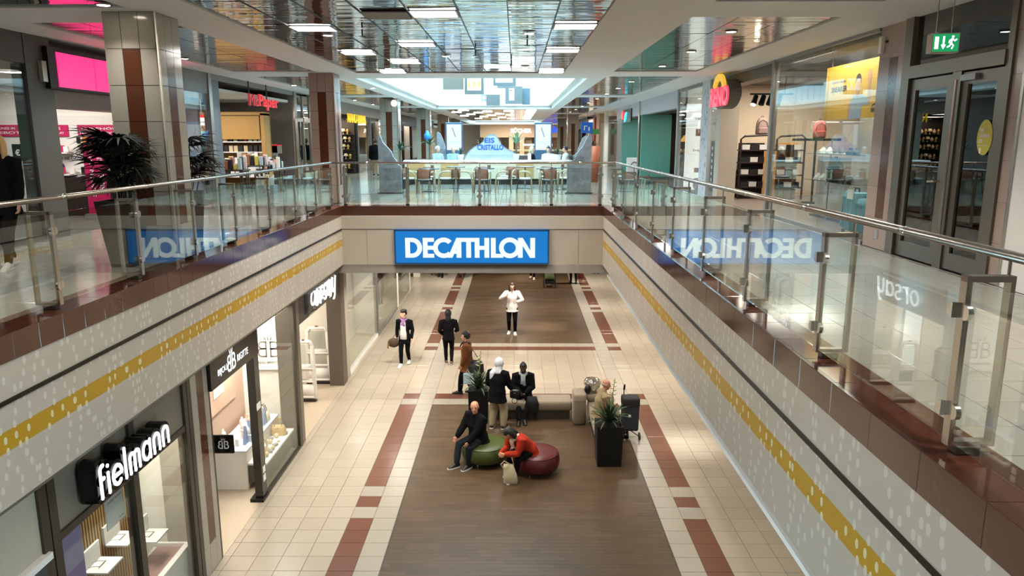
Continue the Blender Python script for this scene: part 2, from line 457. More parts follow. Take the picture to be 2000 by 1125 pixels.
FASC = dot_print('fascia_print', '#BBB0A1', '#D0C8BB', ('#B98F22', 3.87, 4.045))
FASCW = mat('fascia_plain', '#C3B8A8', .4, var=.02)
BANDM = mat('fascia_soffit', '#6F665B', .5, var=.03)
def side_fascia(name, x, s):
    mb = MB().box((min(x, x - s * .06), 0, 3.42), (max(x, x - s * .06), 17.8, 4.6))
    o = struct(name, mb, FASC)
    mb = MB(); poly = [(0, 3.42), (-s * .1, 3.32), (-s * .32, 3.32), (-s * .32, 3.42)]
    mb.prism(poly, (x, 0, 0), (1, 0, 0), (0, 0, 1), (0, 17.75, 0)); obj('soffit_edge', mb, BANDM, o)
    mb = MB().box((min(x, x + s * .012), 0, 4.262), (max(x, x + s * .012), 17.7, 4.30))
    obj('recess_rail', mb, BLACKM, o)
    # film panels are mounted in lengths: thin shadow joints
    return o
side_fascia('wall_left', -4.19, 1); side_fascia('wall_right', 2.09, -1)
o = struct('wall_back', MB().box((-4.19, 17.75, 3.42), (2.09, 17.83, 4.6)), FASCW)
obj('soffit_edge', MB().prism([(0, 3.23), (.26, 3.23), (.26, 3.42), (.1, 3.42)], (-4.45, 17.65, 0), (0, 1, 0), (0, 0, 1), (6.85, 0, 0)), BANDM, o)
obj('shadow_line', MB().box((-4.19, 17.74, 4.272), (2.09, 17.752, 4.285)), DARKM, o)
obj('panel_joint', MB().box((-3.6, 17.747, 3.43), (-3.594, 17.751, 4.27)).box((1.5, 17.747, 3.43), (1.506, 17.751, 4.27)), BANDM, o)
# ceiling of the lower mall (under the galleries and the bridge)
mb = MB().box((XL - .1, 0, 3.22), (-4.45, 17.7, 3.32)).box((2.2, 0, 3.15), (XR, 17.7, 3.2)).box((XL - .1, 17.85, 3.23), (XR, 60, 3.3))
lc = struct('ceiling', mb, PLASTER)
struct('wall_right', MB().box((XR, 3, 0), (XR + .2, 60, 3.3)), mat('lower_right_wall', '#C9BCAA', .5))
struct('wall_far', MB().box((-10, 60, 0), (6, 60.2, 3.3)), WHITE)
struct('wall_near', MB().box((-10, -1, -.3), (6, -.8, 4.45)), BEIGE)

# ------------------------------------------------------------------ upper ceiling
mb = MB(); CZ = 8.0
C_H = [(-8.6, 19.0), (20.6, 41.2), (42.2, 66.), (67., 82.)]; S_H = [(20.6, 41.2), (67., 82.)]
L_H = [(1., 9.7), (10.9, 18.6), (20., 28.4), (29.8, 38.2), (39.6, 48.), (49.4, 57.8), (59.2, 80)]
R_H = [(1., 9.3), (10.45, 18.6), (20., 28.4), (29.8, 38.2), (39.6, 48.), (49.4, 57.8), (59.2, 80)]
for xa, xb, H in ((-15, -6.85, []), (-6.85, -4.85, L_H), (-4.85, -4.3, []), (-4.3, -3.95, S_H), (-3.95, 1.17, C_H), (1.17, 1.9, S_H), (1.9, 2.35, []), (2.35, 4.35, R_H), (4.35, 10, [])):
    y = -12
    for a, b in H + [(90, 90)]:
        if a > y: mb.box((xa, y, CZ), (xb, a, CZ + .16))
        y = b
ceil_ = struct('ceiling', mb, PLASTER)
struct('ceiling', MB().box((-15, -12, 8.2), (-4.35, 90, 8.3)).box((1.95, -12, 8.2), (12, 90, 8.3)).box((-4.35, -12, 8.2), (1.95, 20.5, 8.3)).box((-4.35, 41.3, 8.2), (1.95, 66.9, 8.3)).box((-4.35, 82.1, 8.2), (1.95, 90, 8.3)), BLACKM)
def mirror_field(x0, nx, pw, ya, yb, pl, m, dark=()):
    n = round((yb - ya) / pl); pl = (yb - ya) / n
    me = mesh('mirror_panel', MB().box((.005, .006, 0), (pw - .005, pl - .006, .012)), m)
    for i in range(n):
        for j in range(nx):
            o = piece(me, (x0 + j * pw, ya + i * pl, CZ + .02), ceil_, 'mirror_panel')
            o.rotation_euler = (R(random.gauss(0, .18)), R(random.gauss(0, .18)), 0)
PW = 5.12 / 8
mirror_field(-3.95, 8, PW, 8.8, 19.0, .6, MIRROR)
mirror_field(2.35, 3, 2 / 3, 10.45, 18.6, .6, MIRROR2); mirror_field(2.35, 3, 2 / 3, 20, 28.4, .7, MIRROR2)
mirror_field(-6.85, 3, 2 / 3, 10.9, 18.6, .6, MIRROR2); mirror_field(-6.85, 3, 2 / 3, 20, 28.4, .7, MIRROR2)
mb = MB().box((-3.95, -8.6, CZ + .02), (1.17, 8.79, CZ + .03)).box((-3.95, 42.2, CZ + .02), (1.17, 66, CZ + .03))
for H, x0 in ((L_H, -6.85), (R_H, 2.35)):
    for i, (a, b) in enumerate(H):
        if i not in (1, 2): mb.box((x0, a, CZ + .02), (x0 + 2, b, CZ + .03))
obj('mirror_sheet', mb, MIRROR, ceil_)
mb = MB()
for j in range(1, 8): mb.box((-3.95 + j * PW - .008, 8.8, CZ + .012), (-3.95 + j * PW + .008, 19, CZ + .02))
obj('ceiling_rail', mb, BLACKM, ceil_, kind='stuff')

# skylight well: stepped cove, white walls, glazing bars, open to the sky
WELL = mat('skylight_white', '#EEF3F4', .7, var=.015)
mb = MB()
for x0, x1, y0, y1 in ((-4.36, 1.96, 20.54, 41.26),):
    mb.box((x0 - .1, y0, 8.16), (x0, y1, 11.5)).box((x1, y0, 8.16), (x1 + .1, y1, 11.5)).box((x0, y0 - .1, 8.16), (x1, y0, 11.5)).box((x0, y1, 8.16), (x1, y1 + .1, 11.5))
well = struct('wall_skylight', mb, WELL)
mb = MB()
for a, b, z0, z1 in ((0, .22, 8.16, 8.24), (0, .1, 8.24, 8.34)):
    mb.box((-4.36 + a, 20.54, z0), (-4.36 + b, 41.26, z1)).box((1.96 - b, 20.54, z0), (1.96 - a, 41.26, z1)).box((-4.36, 41.26 - b, z0), (1.96, 41.26 - a, z1)).box((-4.36, 20.54 + a, z0), (1.96, 20.54 + b, z1))
obj('cove', mb, WHITE, well)
mb = MB()
y = 21.2
while y < 41.2: mb.box((-4.37, y, 8.4), (-4.33, y + .03, 11.4)).box((1.93, y, 8.4), (1.97, y + .03, 11.4)); y += .8
x = -4.0
while x < 1.9: mb.box((x, 41.23, 8.4), (x + .03, 41.27, 11.4)); x += .62
obj('rib', mb, mat('skylight_rib', '#D5DEE0', .6), well, kind='stuff')
mb = MB()
y = 21.5
while y < 41: mb.box((-4.4, y, 11.5), (2.0, y + .08, 11.62)); y += 1.6
for x in (-2.8, -1.2, .4): mb.box((x - .04, 20.5, 11.5), (x + .04, 41.3, 11.62))
struct('window_1', mb, ALU)
mb = MB()
for x0, x1, y0, y1 in ((-4.36, 1.96, 66.9, 82.1),):
    mb.box((x0 - .1, y0, 8.16), (x0, y1, 10)).box((x1, y0, 8.16), (x1 + .1, y1, 10)).box((x0, y0 - .1, 8.16), (x1, y0, 10)).box((x0, y1, 8.16), (x1, y1 + .1, 10))
struct('wall_skylight', mb, WELL)
# end walls of the upper mall
struct('wall_far', MB().box((-15, 88, 4.5), (12, 88.3, 8.2)), mat('far_wall', '#C0A58C', .6))
struct('wall_near', MB().box((-15, -12.3, 4.5), (12, -12, 8.3)), BEIGE)
struct('wall_left', MB().box((-15.2, -12, 4.5), (-15, 90, 8.3)), BEIGE)
struct('wall_right', MB().box((12, -12, 4.5), (12.2, 90, 8.3)), BEIGE)

# ------------------------------------------------------------------ tiled columns
def column(name, x0, y0, wd, dp, zt, rows, gm, label_strip=True):
    root = struct(name, MB().box((x0 + .012, y0 + .012, UZ), (x0 + wd - .012, y0 + dp - .012, zt)), GROUTD)
    cw = wd / 3; dw = dp / 3; rh = (zt - UZ) / rows; g = .004
    f1 = mesh('tile', MB().box((g, 0, g), (cw - g, .012, rh - g)), gm); f2 = mesh('tile', MB().box((g, 0, g), (cw - g, .012, rh - g)), REDGR)
    s1 = mesh('tile', MB().box((0, g, g), (.012, dw - g, rh - g)), gm); s2 = mesh('tile', MB().box((0, g, g), (.012, dw - g, rh - g)), REDGR)
    for i in range(rows):
        for j in range(3):
            br = j == 1 and 0 < i < rows - 1
            piece(f2 if br else f1, (x0 + j * cw, y0, UZ + i * rh), root, 'tile')
            for xx in ((x0 + wd - .012,) if x0 < 0 else (x0,)): piece(s2 if br else s1, (xx, y0 + j * dw, UZ + i * rh), root, 'tile')
    obj('corner_strip', MB().tube([(x0 + wd + .004 if x0 < 0 else x0 - .004, y0 - .004, UZ), (x0 + wd + .004 if x0 < 0 else x0 - .004, y0 - .004, zt)], .022, 8), STEEL, root)
    return root
column('column', -5.3, 9.95, .68, .68, CZ, 7, GRAN)
column('column', -5.12, 18.9, .62, .66, CZ, 7, GRANP)
column('column', -5.45, 30.4, .72, .75, CZ, 6, GRAN)
column('column', -5.5, 41.8, .75, .75, CZ, 6, GRAN)
column('column', -5.5, 53, .75, .75, CZ, 6, GRAN)
column('column', -5.5, 64, .75, .75, CZ, 6, GRAN)
column('column', 3.6, 53, .75, .75, CZ, 6, GRAN)
column('column', 3.6, 66, .75, .75, CZ, 6, GRAN)

# ------------------------------------------------------------------ lights in the ceiling
PANEL = glow('light_panel_diffuser', '#FFFBF4', PANEL_E, '#FFFFFF'); DOWN = glow('downlight_lens', '#FFEFD8', DOWN_E, '#FFFFFF')
pt = None
def panel(x, y, label, d=.54, frame=True):
    t = thing('ceiling_light', label, 'light', (x, y, CZ), 'rectangular ceiling light panels')
    obj('diffuser', MB().box((x + .03, y + .03, CZ - .004), (x + PW - .03, y + d - .03, CZ + .008)), PANEL, t)
    mb = MB().box((x + .005, y + .005, CZ - .008), (x + PW - .005, y + .03, CZ + .01)).box((x + .005, y + d - .03, CZ - .008), (x + PW - .005, y + d - .005, CZ + .01))
    mb.box((x + .005, y + .03, CZ - .008), (x + .03, y + d - .03, CZ + .01)).box((x + PW - .03, y + .03, CZ - .008), (x + PW - .005, y + d - .03, CZ + .01))
    obj('frame', mb, ALU, t)
def cx(j): return -3.95 + j * PW
NEARP = [(4, 9.9, 'biggest lit ceiling panel, nearest, in the middle of the mirror ceiling'), (1, 11.2, 'lit ceiling panel on the left row nearest the big tiled column'),
         (1, 14.4, 'lit ceiling panel second in the left row of the mirror ceiling'), (3, 13.1, 'lit ceiling panel just behind the biggest one, left of centre'),
         (2, 16.1, 'lit ceiling panel in the third lengthwise row, second from the skylight beam on the left'), (1, 18.4, 'lit ceiling panel at the left back corner of the mirror ceiling'),
         (7, 11.0, 'lit ceiling panel nearest in the right edge row of the mirror ceiling'), (7, 14.0, 'lit ceiling panel second in the right edge row of the mirror ceiling'),
         (5, 17.1, 'lit ceiling panel alone right of centre towards the skylight beam'), (7, 18.4, 'lit ceiling panel at the right back corner of the mirror ceiling')]
for j, y, lb in NEARP: panel(cx(j), y, lb)
for k_, (j, y) in enumerate([(1, 6.0), (3, 4.5), (4, 7.2), (2, 2), (5, 1), (4, -2), (1, -4), (6, -5)]): obj('light_panel', MB().box((cx(j) + .03, y, CZ - .004), (cx(j) + PW - .03, y + .6, CZ + .008)), PANEL, ceil_)
t = thing('ceiling_light', 'unlit grey ceiling panel beside the biggest lit one', 'light', (cx(3), 10, CZ), 'rectangular ceiling light panels')
obj('diffuser', MB().box((cx(3) + .02, 10.02, CZ - .006), (cx(3) + PW - .02, 10.58, CZ + .008)), mat('unlit_panel', '#8D8376', .6), t)
FARP = [(7, 42.6 + 2.3 * i) for i in range(9)] + [(1, 43), (3, 45), (5, 44), (2, 47), (4, 49), (1, 50), (3, 52), (5, 51.5), (2, 55), (4, 57), (0, 46), (0, 53), (1, 60), (3, 62), (5, 60)]
CN = ['left edge row', 'second row from the left', 'third row from the left', 'fourth row', 'centre right row', 'sixth row', 'seventh row', 'right edge row']; seen_ = {}
for j, y in sorted(FARP):
    seen_[j] = seen_.get(j, -1) + 1
    panel(cx(j), y, 'lit ceiling panel beyond the skylight, %s, %s' % (CN[j], ORD[seen_[j]]), d=.7)
def down(x, y, z, label, r=.085):
    t = thing('downlight', label, 'light', (x, y, z), 'round recessed downlights')
    obj('lens', MB().lathe([(r * .85, -.004), (r * .82, 0)], (x, y, z), 16), DOWN, t)
    obj('ring', MB().lathe([(r * .86, -.002), (r * 1.12, -.008), (r * 1.18, -.001), (r * 1.18, .006)], (x, y, z), 16), STEEL, t, smooth=True)
for x, y, lb in [(-2.96, 12.2, 'round downlight behind the left row nearest lit panel'), (.2, 12, 'round downlight with sensor beside the right edge row of panels'), (-1.38, 15.2, 'round downlight in the centre of the mirror ceiling'),
                 (-2.96, 17.8, 'round downlight at the left back of the mirror ceiling'), (.2, 17.55, 'round downlight at the right back of the mirror ceiling')]:
    down(x, y, CZ, lb)
    area('downlight_lamp', (x, y, CZ - .05), .15, 60, WARM, spread=100)
for i, y in enumerate([3.0, 6.1, 9.0, 11.9, 14.55, 17.35, 21.9, 24.7, 27.7, 31, 34.5, 38, 42, 46]):
    down(3.28, y, CZ + (.008 if True else 0), 'round downlight in the right gallery ceiling, %s along the row' % ORD[min(i, 15)])
    if i < 10: area('downlight_lamp', (3.28, y, CZ - .05), .15, 42 if y < 18 else 18, NEUT, spread=110)
for i, y in enumerate([3.4, 6.5, 9.5, 12.4, 15.7, 18.9, 23.3, 26, 29, 32, 36, 40, 44]):
    x = -5.02 if i == 2 else -6.3 if i == 3 else -6.76
    down(x, y, CZ + (-.001 if i in (2,) else .008), 'round downlight in the left gallery ceiling, %s along the row' % ORD[min(i, 15)])
    if i < 10: area('downlight_lamp', (x, y, CZ - .05), .15, 8 if i == 2 else 45 if y < 18 else 18, NEUT, spread=110)
down(-4.58, 24.5, CZ, 'round downlight in the plaster left of the skylight')
# lamps under the bridge and galleries of the lower mall
LOWL = [(-3.2, 19.5), (0, 19.5), (3.4, 19.5), (-3.2, 23.5), (0, 23.5), (3.4, 23.5), (-3.2, 28), (0, 28), (3.4, 28), (-3.2, 33), (0, 33), (3.4, 33), (3.6, 7), (3.6, 10.5), (3.6, 14), (3.6, 17)]
for i, (x, y) in enumerate(LOWL):
    area('downlight_lamp', (x, y, 3.08), .2, 75 if y > 19 else 16, WARM, spread=140)
for x, y in ((3.65, 15.0), (.9, 25.1), (.3, 34.5)): area('spot_lamp', (x, y, 3.1), .12, 7, NEUT, spread=40)
# smoke detectors and sprinklers on the mirror ceiling
for i, (x, y, lb) in enumerate([(.18, 12.75, 'sprinkler head below the right downlight'), (-.75, 14.2, 'sprinkler head on a centre joint of the mirror ceiling'), (-2.3, 11.6, 'sprinkler head on a left joint of the mirror ceiling'), (-.1, 16.0, 'sprinkler head on the far centre joint of the mirror ceiling')]):
    t = thing('sprinkler', lb, 'sprinkler', (x, y, CZ), 'sprinkler heads')
    obj('stem', MB().cyl((x, y, CZ - .09), .012, .1, 8), BLACKM, t); obj('plate', MB().lathe([(.004, -.1), (.045, -.094), (.045, -.088), (.004, -.085)], (x, y, CZ), 10), BLACKM, t)

# ------------------------------------------------------------------ glass railings
CLAMP_M = mesh('clamp', MB().prism([(0, -.038)] + arc(.012, 0, .032, .038, -90, 90, 8) + [(0, .038)], (0, 0, 0), (1, 0, 0), (0, 0, 1), (0, .026, 0)), CHROME)
def post_mesh(name):
    """post in its own frame: glass side at x = 0, handrail side at x = .2, run along y"""
    a, b = -.028, .028
    mb = MB().box((-.014, a, 4.9), (.014, b, 5.75)).box((.2, a, 4.9), (.222, b, 5.75)).box((-.014, a, 5.72), (.222, b, 5.75)).box((-.014, a, 4.875), (.222, b, 4.9))
    return mesh(name, mb, STEEL)
POSTM = post_mesh('post')
FOOTM = mesh('foot', MB().bbox((.03, -.04, 4.83), (.15, .04, 4.876), r=.006), DARKM)
STEMM = mesh('stem', MB().cyl((.2, 0, 5.75), .009, .08, 8), STEEL)
def railing(name, label, posts, place, ang, rail, glassspans):
    root = thing(name, label, 'railing')
    for (px_, py_) in posts:
        o = piece(POSTM, (px_, py_, 0), root, 'post', ang)
        for me, nm in ((FOOTM, 'foot'), (STEMM, 'stem')): piece(me, (0, 0, 0), o, nm)
        for z in (5.57, 5.06):
            for s in (1, -1):
                c = piece(CLAMP_M, (-.015, s * .026, z), o, 'clamp'); c.rotation_euler = (0, 0, R(90) * s); 
    obj('handrail', MB().tube(rail, .0265, 12), STEEL, root, True)
    L_ = []
    for p, q in zip(rail, rail[1:]):
        p, q = Vector(p), Vector(q); n = max(1, int((q - p).length / 1.55)); d = (q - p).normalized()
        for i in range(n):
            c = p + (q - p) * ((i + .5) / n)
            obj('rail_sleeve', MB().tube([c - d * .035, c + d * .035], .0285, 12), CHROME, root, True)
    for a, b in glassspans:
        a, b = Vector(a), Vector(b); d = (b - a).normalized(); n = Vector((-d.y, d.x, 0)) * .005
        mb = MB(); q = [(a.x, a.y), (b.x, b.y)]
        vs = [a + n, b + n, b - n, a - n]
        mb.add([(p.x, p.y, 4.9) for p in vs] + [(p.x, p.y, 5.73) for p in vs], [(0, 3, 2, 1), (4, 5, 6, 7), (0, 1, 5, 4), (1, 2, 6, 5), (2, 3, 7, 6), (3, 0, 4, 7)])
        obj('glass_panel', mb, GLASS, root)
    return root
GXL, GXR, GYB = -4.28, 2.2, 17.92
pl_ = [3.72, 5.25, 6.79, 8.35, 9.82, 11.3, 12.88, 14.4, 15.9, 17.3]
sp = lambda ys, x: [((x, a + .045, 0), (x, b - .045, 0)) for a, b in zip(ys, ys[1:])]
railing('glass_railing', 'glass railing with steel handrail along the left gallery edge', [(GXL, y) for y in pl_], None, R(180), [(-4.46, 1.5, 5.845), (-4.46, 18.1, 5.845)], sp([1.5] + pl_, GXL))
pr_ = [1.9, 3.57, 5.26, 7.0, 8.66, 10.4, 11.95, 13.6, 15.3, 17.0]
railing('glass_railing', 'glass railing with steel handrail along the right gallery edge, the closest one', [(GXR, y) for y in pr_], None, 0, [(2.4, .6, 5.845), (2.4, 18.1, 5.845)], sp([.6] + pr_, GXR))
pb_ = [-4.12, -2.62, -.88, .85, 2.02]
railing('glass_railing', 'glass railing with steel handrail on the bridge above the blue shop sign', [(x, GYB) for x in pb_], None, R(90), [(-4.46, 18.1, 5.845), (2.4, 18.1, 5.845)], [((a + .045, GYB, 0), (b - .045, GYB, 0)) for a, b in zip(pb_, pb_[1:])])
# ------------------------------------------------------------------ helpers for shop fronts that stand along y
UX, UY_, UZ_ = (1, 0, 0), (0, 1, 0), (0, 0, 1)
def yz(x, y0, y1, z0, z1, t=.02): return MB().box((x - t / 2, y0, z0), (x + t / 2, y1, z1))
def nth(i): return (['first'] + ORD[1:])[i - 1] if i <= 16 else '%dth' % i
def shelf_things(me_list, spots, name, cat, labels, group):
    """one object per spot sharing the meshes; labels[i % n]"""
    n_, tot = {}, {}
    for i in range(len(spots)): tot[labels[i % len(labels)]] = tot.get(labels[i % len(labels)], 0) + 1
    for i, (loc, rz) in enumerate(spots):
        o = bpy.data.objects.new(name, me_list[i % len(me_list)]); col.objects.link(o); o.location = loc; o.rotation_euler = (0, 0, rz)
        lb = labels[i % len(labels)]; n_[lb] = n_.get(lb, 0) + 1
        tag(o, lb if tot[lb] == 1 else '%s, %s from the left' % (lb, nth(n_[lb])), cat, group)
PAPER = mat('white_paper', '#EFECE6', .6, var=.02)
GLW = glow('letter_white', '#F4FAFF', 1.15, '#FFFFFF')
OAKF = mat('oak_floor', '#A99A85', .35, var=.12, scale=4, stretch=(8, 1, 1))
BLKG = mat('gloss_black', '#0C0B0A', .18)
GOLD = mat('gold_slat', '#B08C52', .35, .4, var=.1)
TAUPE = mat('taupe_panel', '#7E7365', .5, var=.03)
SHOPW = mat('shop_wall_white', '#EFE8DB', .6, var=.02)

# ================================================================== LOWER LEFT SHOPS
# shells behind the shop line: floor, back wall, party walls
mb = MB().box((-9.6, 4, -.008), (XL, 62, .0)); obj('shop_floor', mb, OAKF, floor)
struct('wall_back', MB().box((-9.7, 4, 0), (-9.5, 62, 3.15)), SHOPW)
struct('ceiling', MB().box((-9.6, 4, 3.15), (XL - .1, 60, 3.25)), WHITE)
for y in (9.95, 14.8, 24.2): struct('wall_party', MB().box((-9.5, y, 0), (-4.75, y + .12, 3.15)), SHOPW)
struct('wall_party', MB().box((-7.2, 19.3, 0), (-4.75, 19.42, 3.15)), SHOPW)
for y, p in ((8.2, 60), (12.2, 110), (17, 110), (21.5, 70), (28, 80)): area('shop_lamp', (-6.4, y, 3.1), 1.6, p, (1, .93, .82), sy=2.2)
area('window_lamp', (-5.0, 13.7, 3.08), .5, 110, (1, .95, .88), sy=1.6)
area('window_lamp', (-4.9, 8.9, 3.08), .3, 70, (1, .94, .84), sy=1.4)
# --- neighbour at the picture's lower left corner
o = struct('trim_5', MB().box((-4.7, 4.4, 2.45), (-4.57, 6.5, 3.2)), mat('beige_signboard', '#B5A994', .5))
obj('ledge', MB().box((-4.72, 4.4, 2.40), (-4.5, 6.55, 2.47)), WHITE, o)
struct('wall_left', MB().box((-5.0, 4.4, 0), (-4.85, 6.05, 2.42)), WHITE)
t = thing('display_cabinet', 'dark cabinet with orange lit niche at the very lower left corner', 'cabinet', (-5.2, 6.2, 0))
obj('body', MB().box((-5.5, 6.12, 0), (-4.9, 6.45, 2.1)), BLACK, t); obj('lit_niche', MB().box((-4.92, 6.14, 1.55), (-4.893, 6.3, 1.9)), glow('orange_niche', '#F2A04A', 1.2), t)
obj('drawer', MB().box((-4.92, 6.14, 1.0), (-4.885, 6.4, 1.4)), DARKM, t)
# --- optician front
t = thing('storefront', 'optician shop front of dark metal frames with two glass bays', 'shop front', (XL, 8.2, 0))
for y0, y1 in ((6.5, 6.62), (6.64, 6.76), (8.18, 8.3), (9.62, 9.72), (9.74, 9.85)): obj('frame_post', MB().box((XL - .1, y0, 0), (XL + .03, y1, 3.18)), DARKM, t)
obj('frame_rail', MB().box((XL - .08, 6.76, 2.46), (XL + .02, 9.62, 2.54)), DARKM, t); obj('frame_rail', MB().box((XL - .08, 6.76, 0), (XL + .02, 9.62, .12)), DARKM, t)
obj('sign_panel', MB().box((XL - .05, 6.76, 2.54), (XL - .01, 9.62, 3.18)), TAUPE, t)
for y0, y1 in ((6.76, 8.18), (8.3, 9.62)): obj('pane', MB().box((XL - .02, y0, .12), (XL - .01, y1, 2.46)), SHOPG, t)
# the lit name: letters 0.34 high on black backing boxes
t = thing('shop_sign', 'lit white lower case optician name on black backing shapes', 'sign', (XL + .1, 7.9, 2.85))
FS = 1.0
def fel(ch):
    w_ = .075
    a = arc
    if ch == 'f': return [a(.18, .62, .1, .1, 80, 180, 6) + [(.08, 0)], [(.08, .42), (.2, .42)]], .3
    if ch == 'i': return [[(.06, 0), (.06, .46)], [(.06, .63), (.06, .635)]], .2
    if ch == 'e': return [[(.03, .25), (.37, .25)] + a(.2, .25, .17, .22, 0, 310, 16)], .47
    if ch == 'l': return [[(.06, 0), (.06, .72)]], .2
    if ch == 'm': return [[(.05, 0), (.05, .36)] + a(.15, .36, .1, .1, 180, 0, 8) + [(.25, 0)], [(.25, .36)] + a(.35, .36, .1, .1, 180, 0, 8) + [(.45, 0)]], .58
    if ch == 'a': return [a(.2, .23, .16, .22, 40, 330, 16), [(.36, .46), (.36, 0)]], .5
    if ch == 'n': return [[(.05, 0), (.05, .32)] + a(.18, .32, .13, .14, 180, 0, 8) + [(.31, 0)]], .44
wd_tot = sum(fel(c)[1] for c in 'fielmann'); sx = 1.62 / wd_tot; sz = .36
yy = 7.15
for ch in 'fielmann':
    st, adv = fel(ch); o3 = (XL + .225, yy, 2.7); mb = MB(); bk = MB()
    for s_ in st:
        pts = [(p[0] * sx, p[1] * sz / .72 * .95) for p in s_]
        stroke(mb, pts, .042, o3, UY_, UZ_, .012); stroke(bk, pts, .13, (XL + .03, yy, 2.7), UY_, UZ_, .19)
    obj('letter', mb, GLW, t); obj('backing', bk, BLKG, t, label='black backing box of a letter')
    yy += adv * sx
# window display of the optician
t = thing('slat_screen', 'backdrop of vertical gold slats in the optician window', 'screen', (-5.2, 8.4, 0))
for i in range(32): obj('slat', MB().box((-5.22, 7.5 + i * .058, 0), (-5.19, 7.525 + i * .058, 2.9)), GOLD, t) if i == 0 else piece(t.children[0].data, (0, i * .058, 0), t, 'slat')
obj('back_panel', MB().box((-5.3, 6.7, 0), (-5.27, 9.4, 2.9)), mat('bronze_back', '#4A3C26', .5), t)
t = thing('digital_poster', 'light blue backlit winter poster in the optician window', 'poster', (-4.75, 7.25, 1.0))
obj('panel', MB().box((-4.8, 7.06, .8), (-4.77, 7.44, 2.38)), BLACK, t)
mp = screen_mat('winter_screen', '#7FB4D0', '#5A5878', .75, 1.55); obj('picture', MB().box((-4.77, 7.075, .82), (-4.762, 7.425, 2.36)), mp, t)
mb = MB()
for i in range(6):
    a = R(60 * i); c_ = Vector((-4.758, 7.25, 1.6)); d = Vector((0, math.cos(a), math.sin(a)))
    mb.tube([c_, c_ + d * .12], .004, 4)
    for q in (.06, .09):
        for s_ in (1, -1): e_ = Vector((0, math.cos(a + s_ * .9), math.sin(a + s_ * .9))); mb.tube([c_ + d * q, c_ + d * q + e_ * .035], .003, 4)
obj('snowflake', mb, mat('grey_snow', '#6F6C86', .6), t)
t = thing('hanging_card', 'white notice card hung high in the optician window', 'card', (-4.68, 8.0, 2.1))
obj('card', MB().box((-4.69, 7.78, 1.98), (-4.68, 8.17, 2.36)), PAPER, t)
for y_ in (7.85, 8.1): obj('wire', MB().tube([(-4.685, y_, 2.36), (-4.685, y_, 3.15)], .003, 4), ALU, t)
mb = MB(); text(mb, 'Gutes sehen', (-4.677, 7.82, 2.29), UY_, UZ_, .3, .025, .001); text(mb, 'Brillen', (-4.677, 8.04, 2.02), UY_, UZ_, .1, .018, .001); obj('lettering', mb, BLACK, t)
def l_shelf(x, y, z, label, glass_n=1):
    t = thing('display_shelf', label, 'shelf', (x, y, z))
    obj('board', MB().box((x, y, z), (x + .3, y + .36, z + .025)), WHITE, t); obj('upstand', MB().box((x, y, z), (x + .025, y + .36, z + .26)), WHITE, t)
    g = thing('spectacles', 'pair of spectacles on ' + label, 'spectacles', (x + .14, y + .16, z + .026), 'spectacles in the optician window')
    mb = MB()
    for s_ in (-1, 1): mb.tube([(x + .16 + .022 * math.sin(a_ * PI / 5), y + .16 + s_ * .035 + .028 * math.cos(a_ * PI / 5), z + .05 + .02 * math.sin(a_ * PI / 5)) for a_ in range(11)], .0035, 5)
    obj('rim', mb, BLACK, g); mb = MB()
    for s_ in (-1, 1): mb.tube([(x + .16, y + .16 + s_ * .064, z + .05), (x + .06, y + .16 + s_ * .066, z + .05), (x + .03, y + .16 + s_ * .064, z + .03)], .0035, 5)
    obj('temple', mb, BLACK, g)
l_shelf(-5.19, 8.02, 1.28, 'white angled shelf low before the gold slats'); l_shelf(-5.19, 8.5, 1.36, 'white angled shelf higher before the gold slats')
l_shelf(-5.19, 9.2, 1.0, 'white angled shelf in the right bay over the counter')
t = thing('counter', 'white counter with mauve inset top in the optician window', 'counter', (-5.0, 9.3, 0))
obj('body', MB().box((-5.25, 8.75, 0), (-4.72, 9.84, .6)), WHITE, t); obj('inset', MB().box((-5.2, 8.8, .6), (-4.8, 9.8, .606)), mat('mauve_felt', '#9E7770', .8), t)
obj('rim', MB().box((-4.8, 8.75, .6), (-4.72, 9.84, .66)).box((-5.25, 9.8, .6), (-4.8, 9.84, .66)), WHITE, t)
t = thing('counter', 'white plinth with a tray below the lower shelf of the optician window', 'counter', (-5.0, 8.4, 0))
obj('body', MB().box((-5.18, 8.1, 0), (-4.72, 8.7, .72)), WHITE, t); obj('tray', MB().bbox((-5.1, 8.4, .72), (-4.9, 8.62, .84), .02), WHITE, t)
struct('wall_back', MB().box((-5.5, 6.6, 0), (-5.42, 9.95, 3.1)), SHOPW)
struct('wall_back', MB().box((-5.8, 12.75, 0), (-5.7, 14.8, 3.1)), mat('rosy_wall', '#B99C86', .6))
# --- granite pillar with a red strip between optician and jeweller
root = struct('pillar', MB().box((XL - .5, 9.87, 0), (XL - .012, 10.47, 3.2)), GROUT)
for j, (y0, y1) in enumerate(((9.86, 10.1), (10.1, 10.33), (10.33, 10.48))):
    for i in range(7):
        z0 = i * .457; br = j == 1 and i > 0
        obj('tile', MB().box((XL - .012, y0 + .002, z0 + .002), (XL, y1 - .002, min(z0 + .455, 3.19))), REDGR if br else GRAN, root)
for i in range(7): obj('tile', MB().box((XL - .5, 9.855, i * .457 + .002), (XL - .012, 9.867, i * .457 + .455)), GRAN, root)
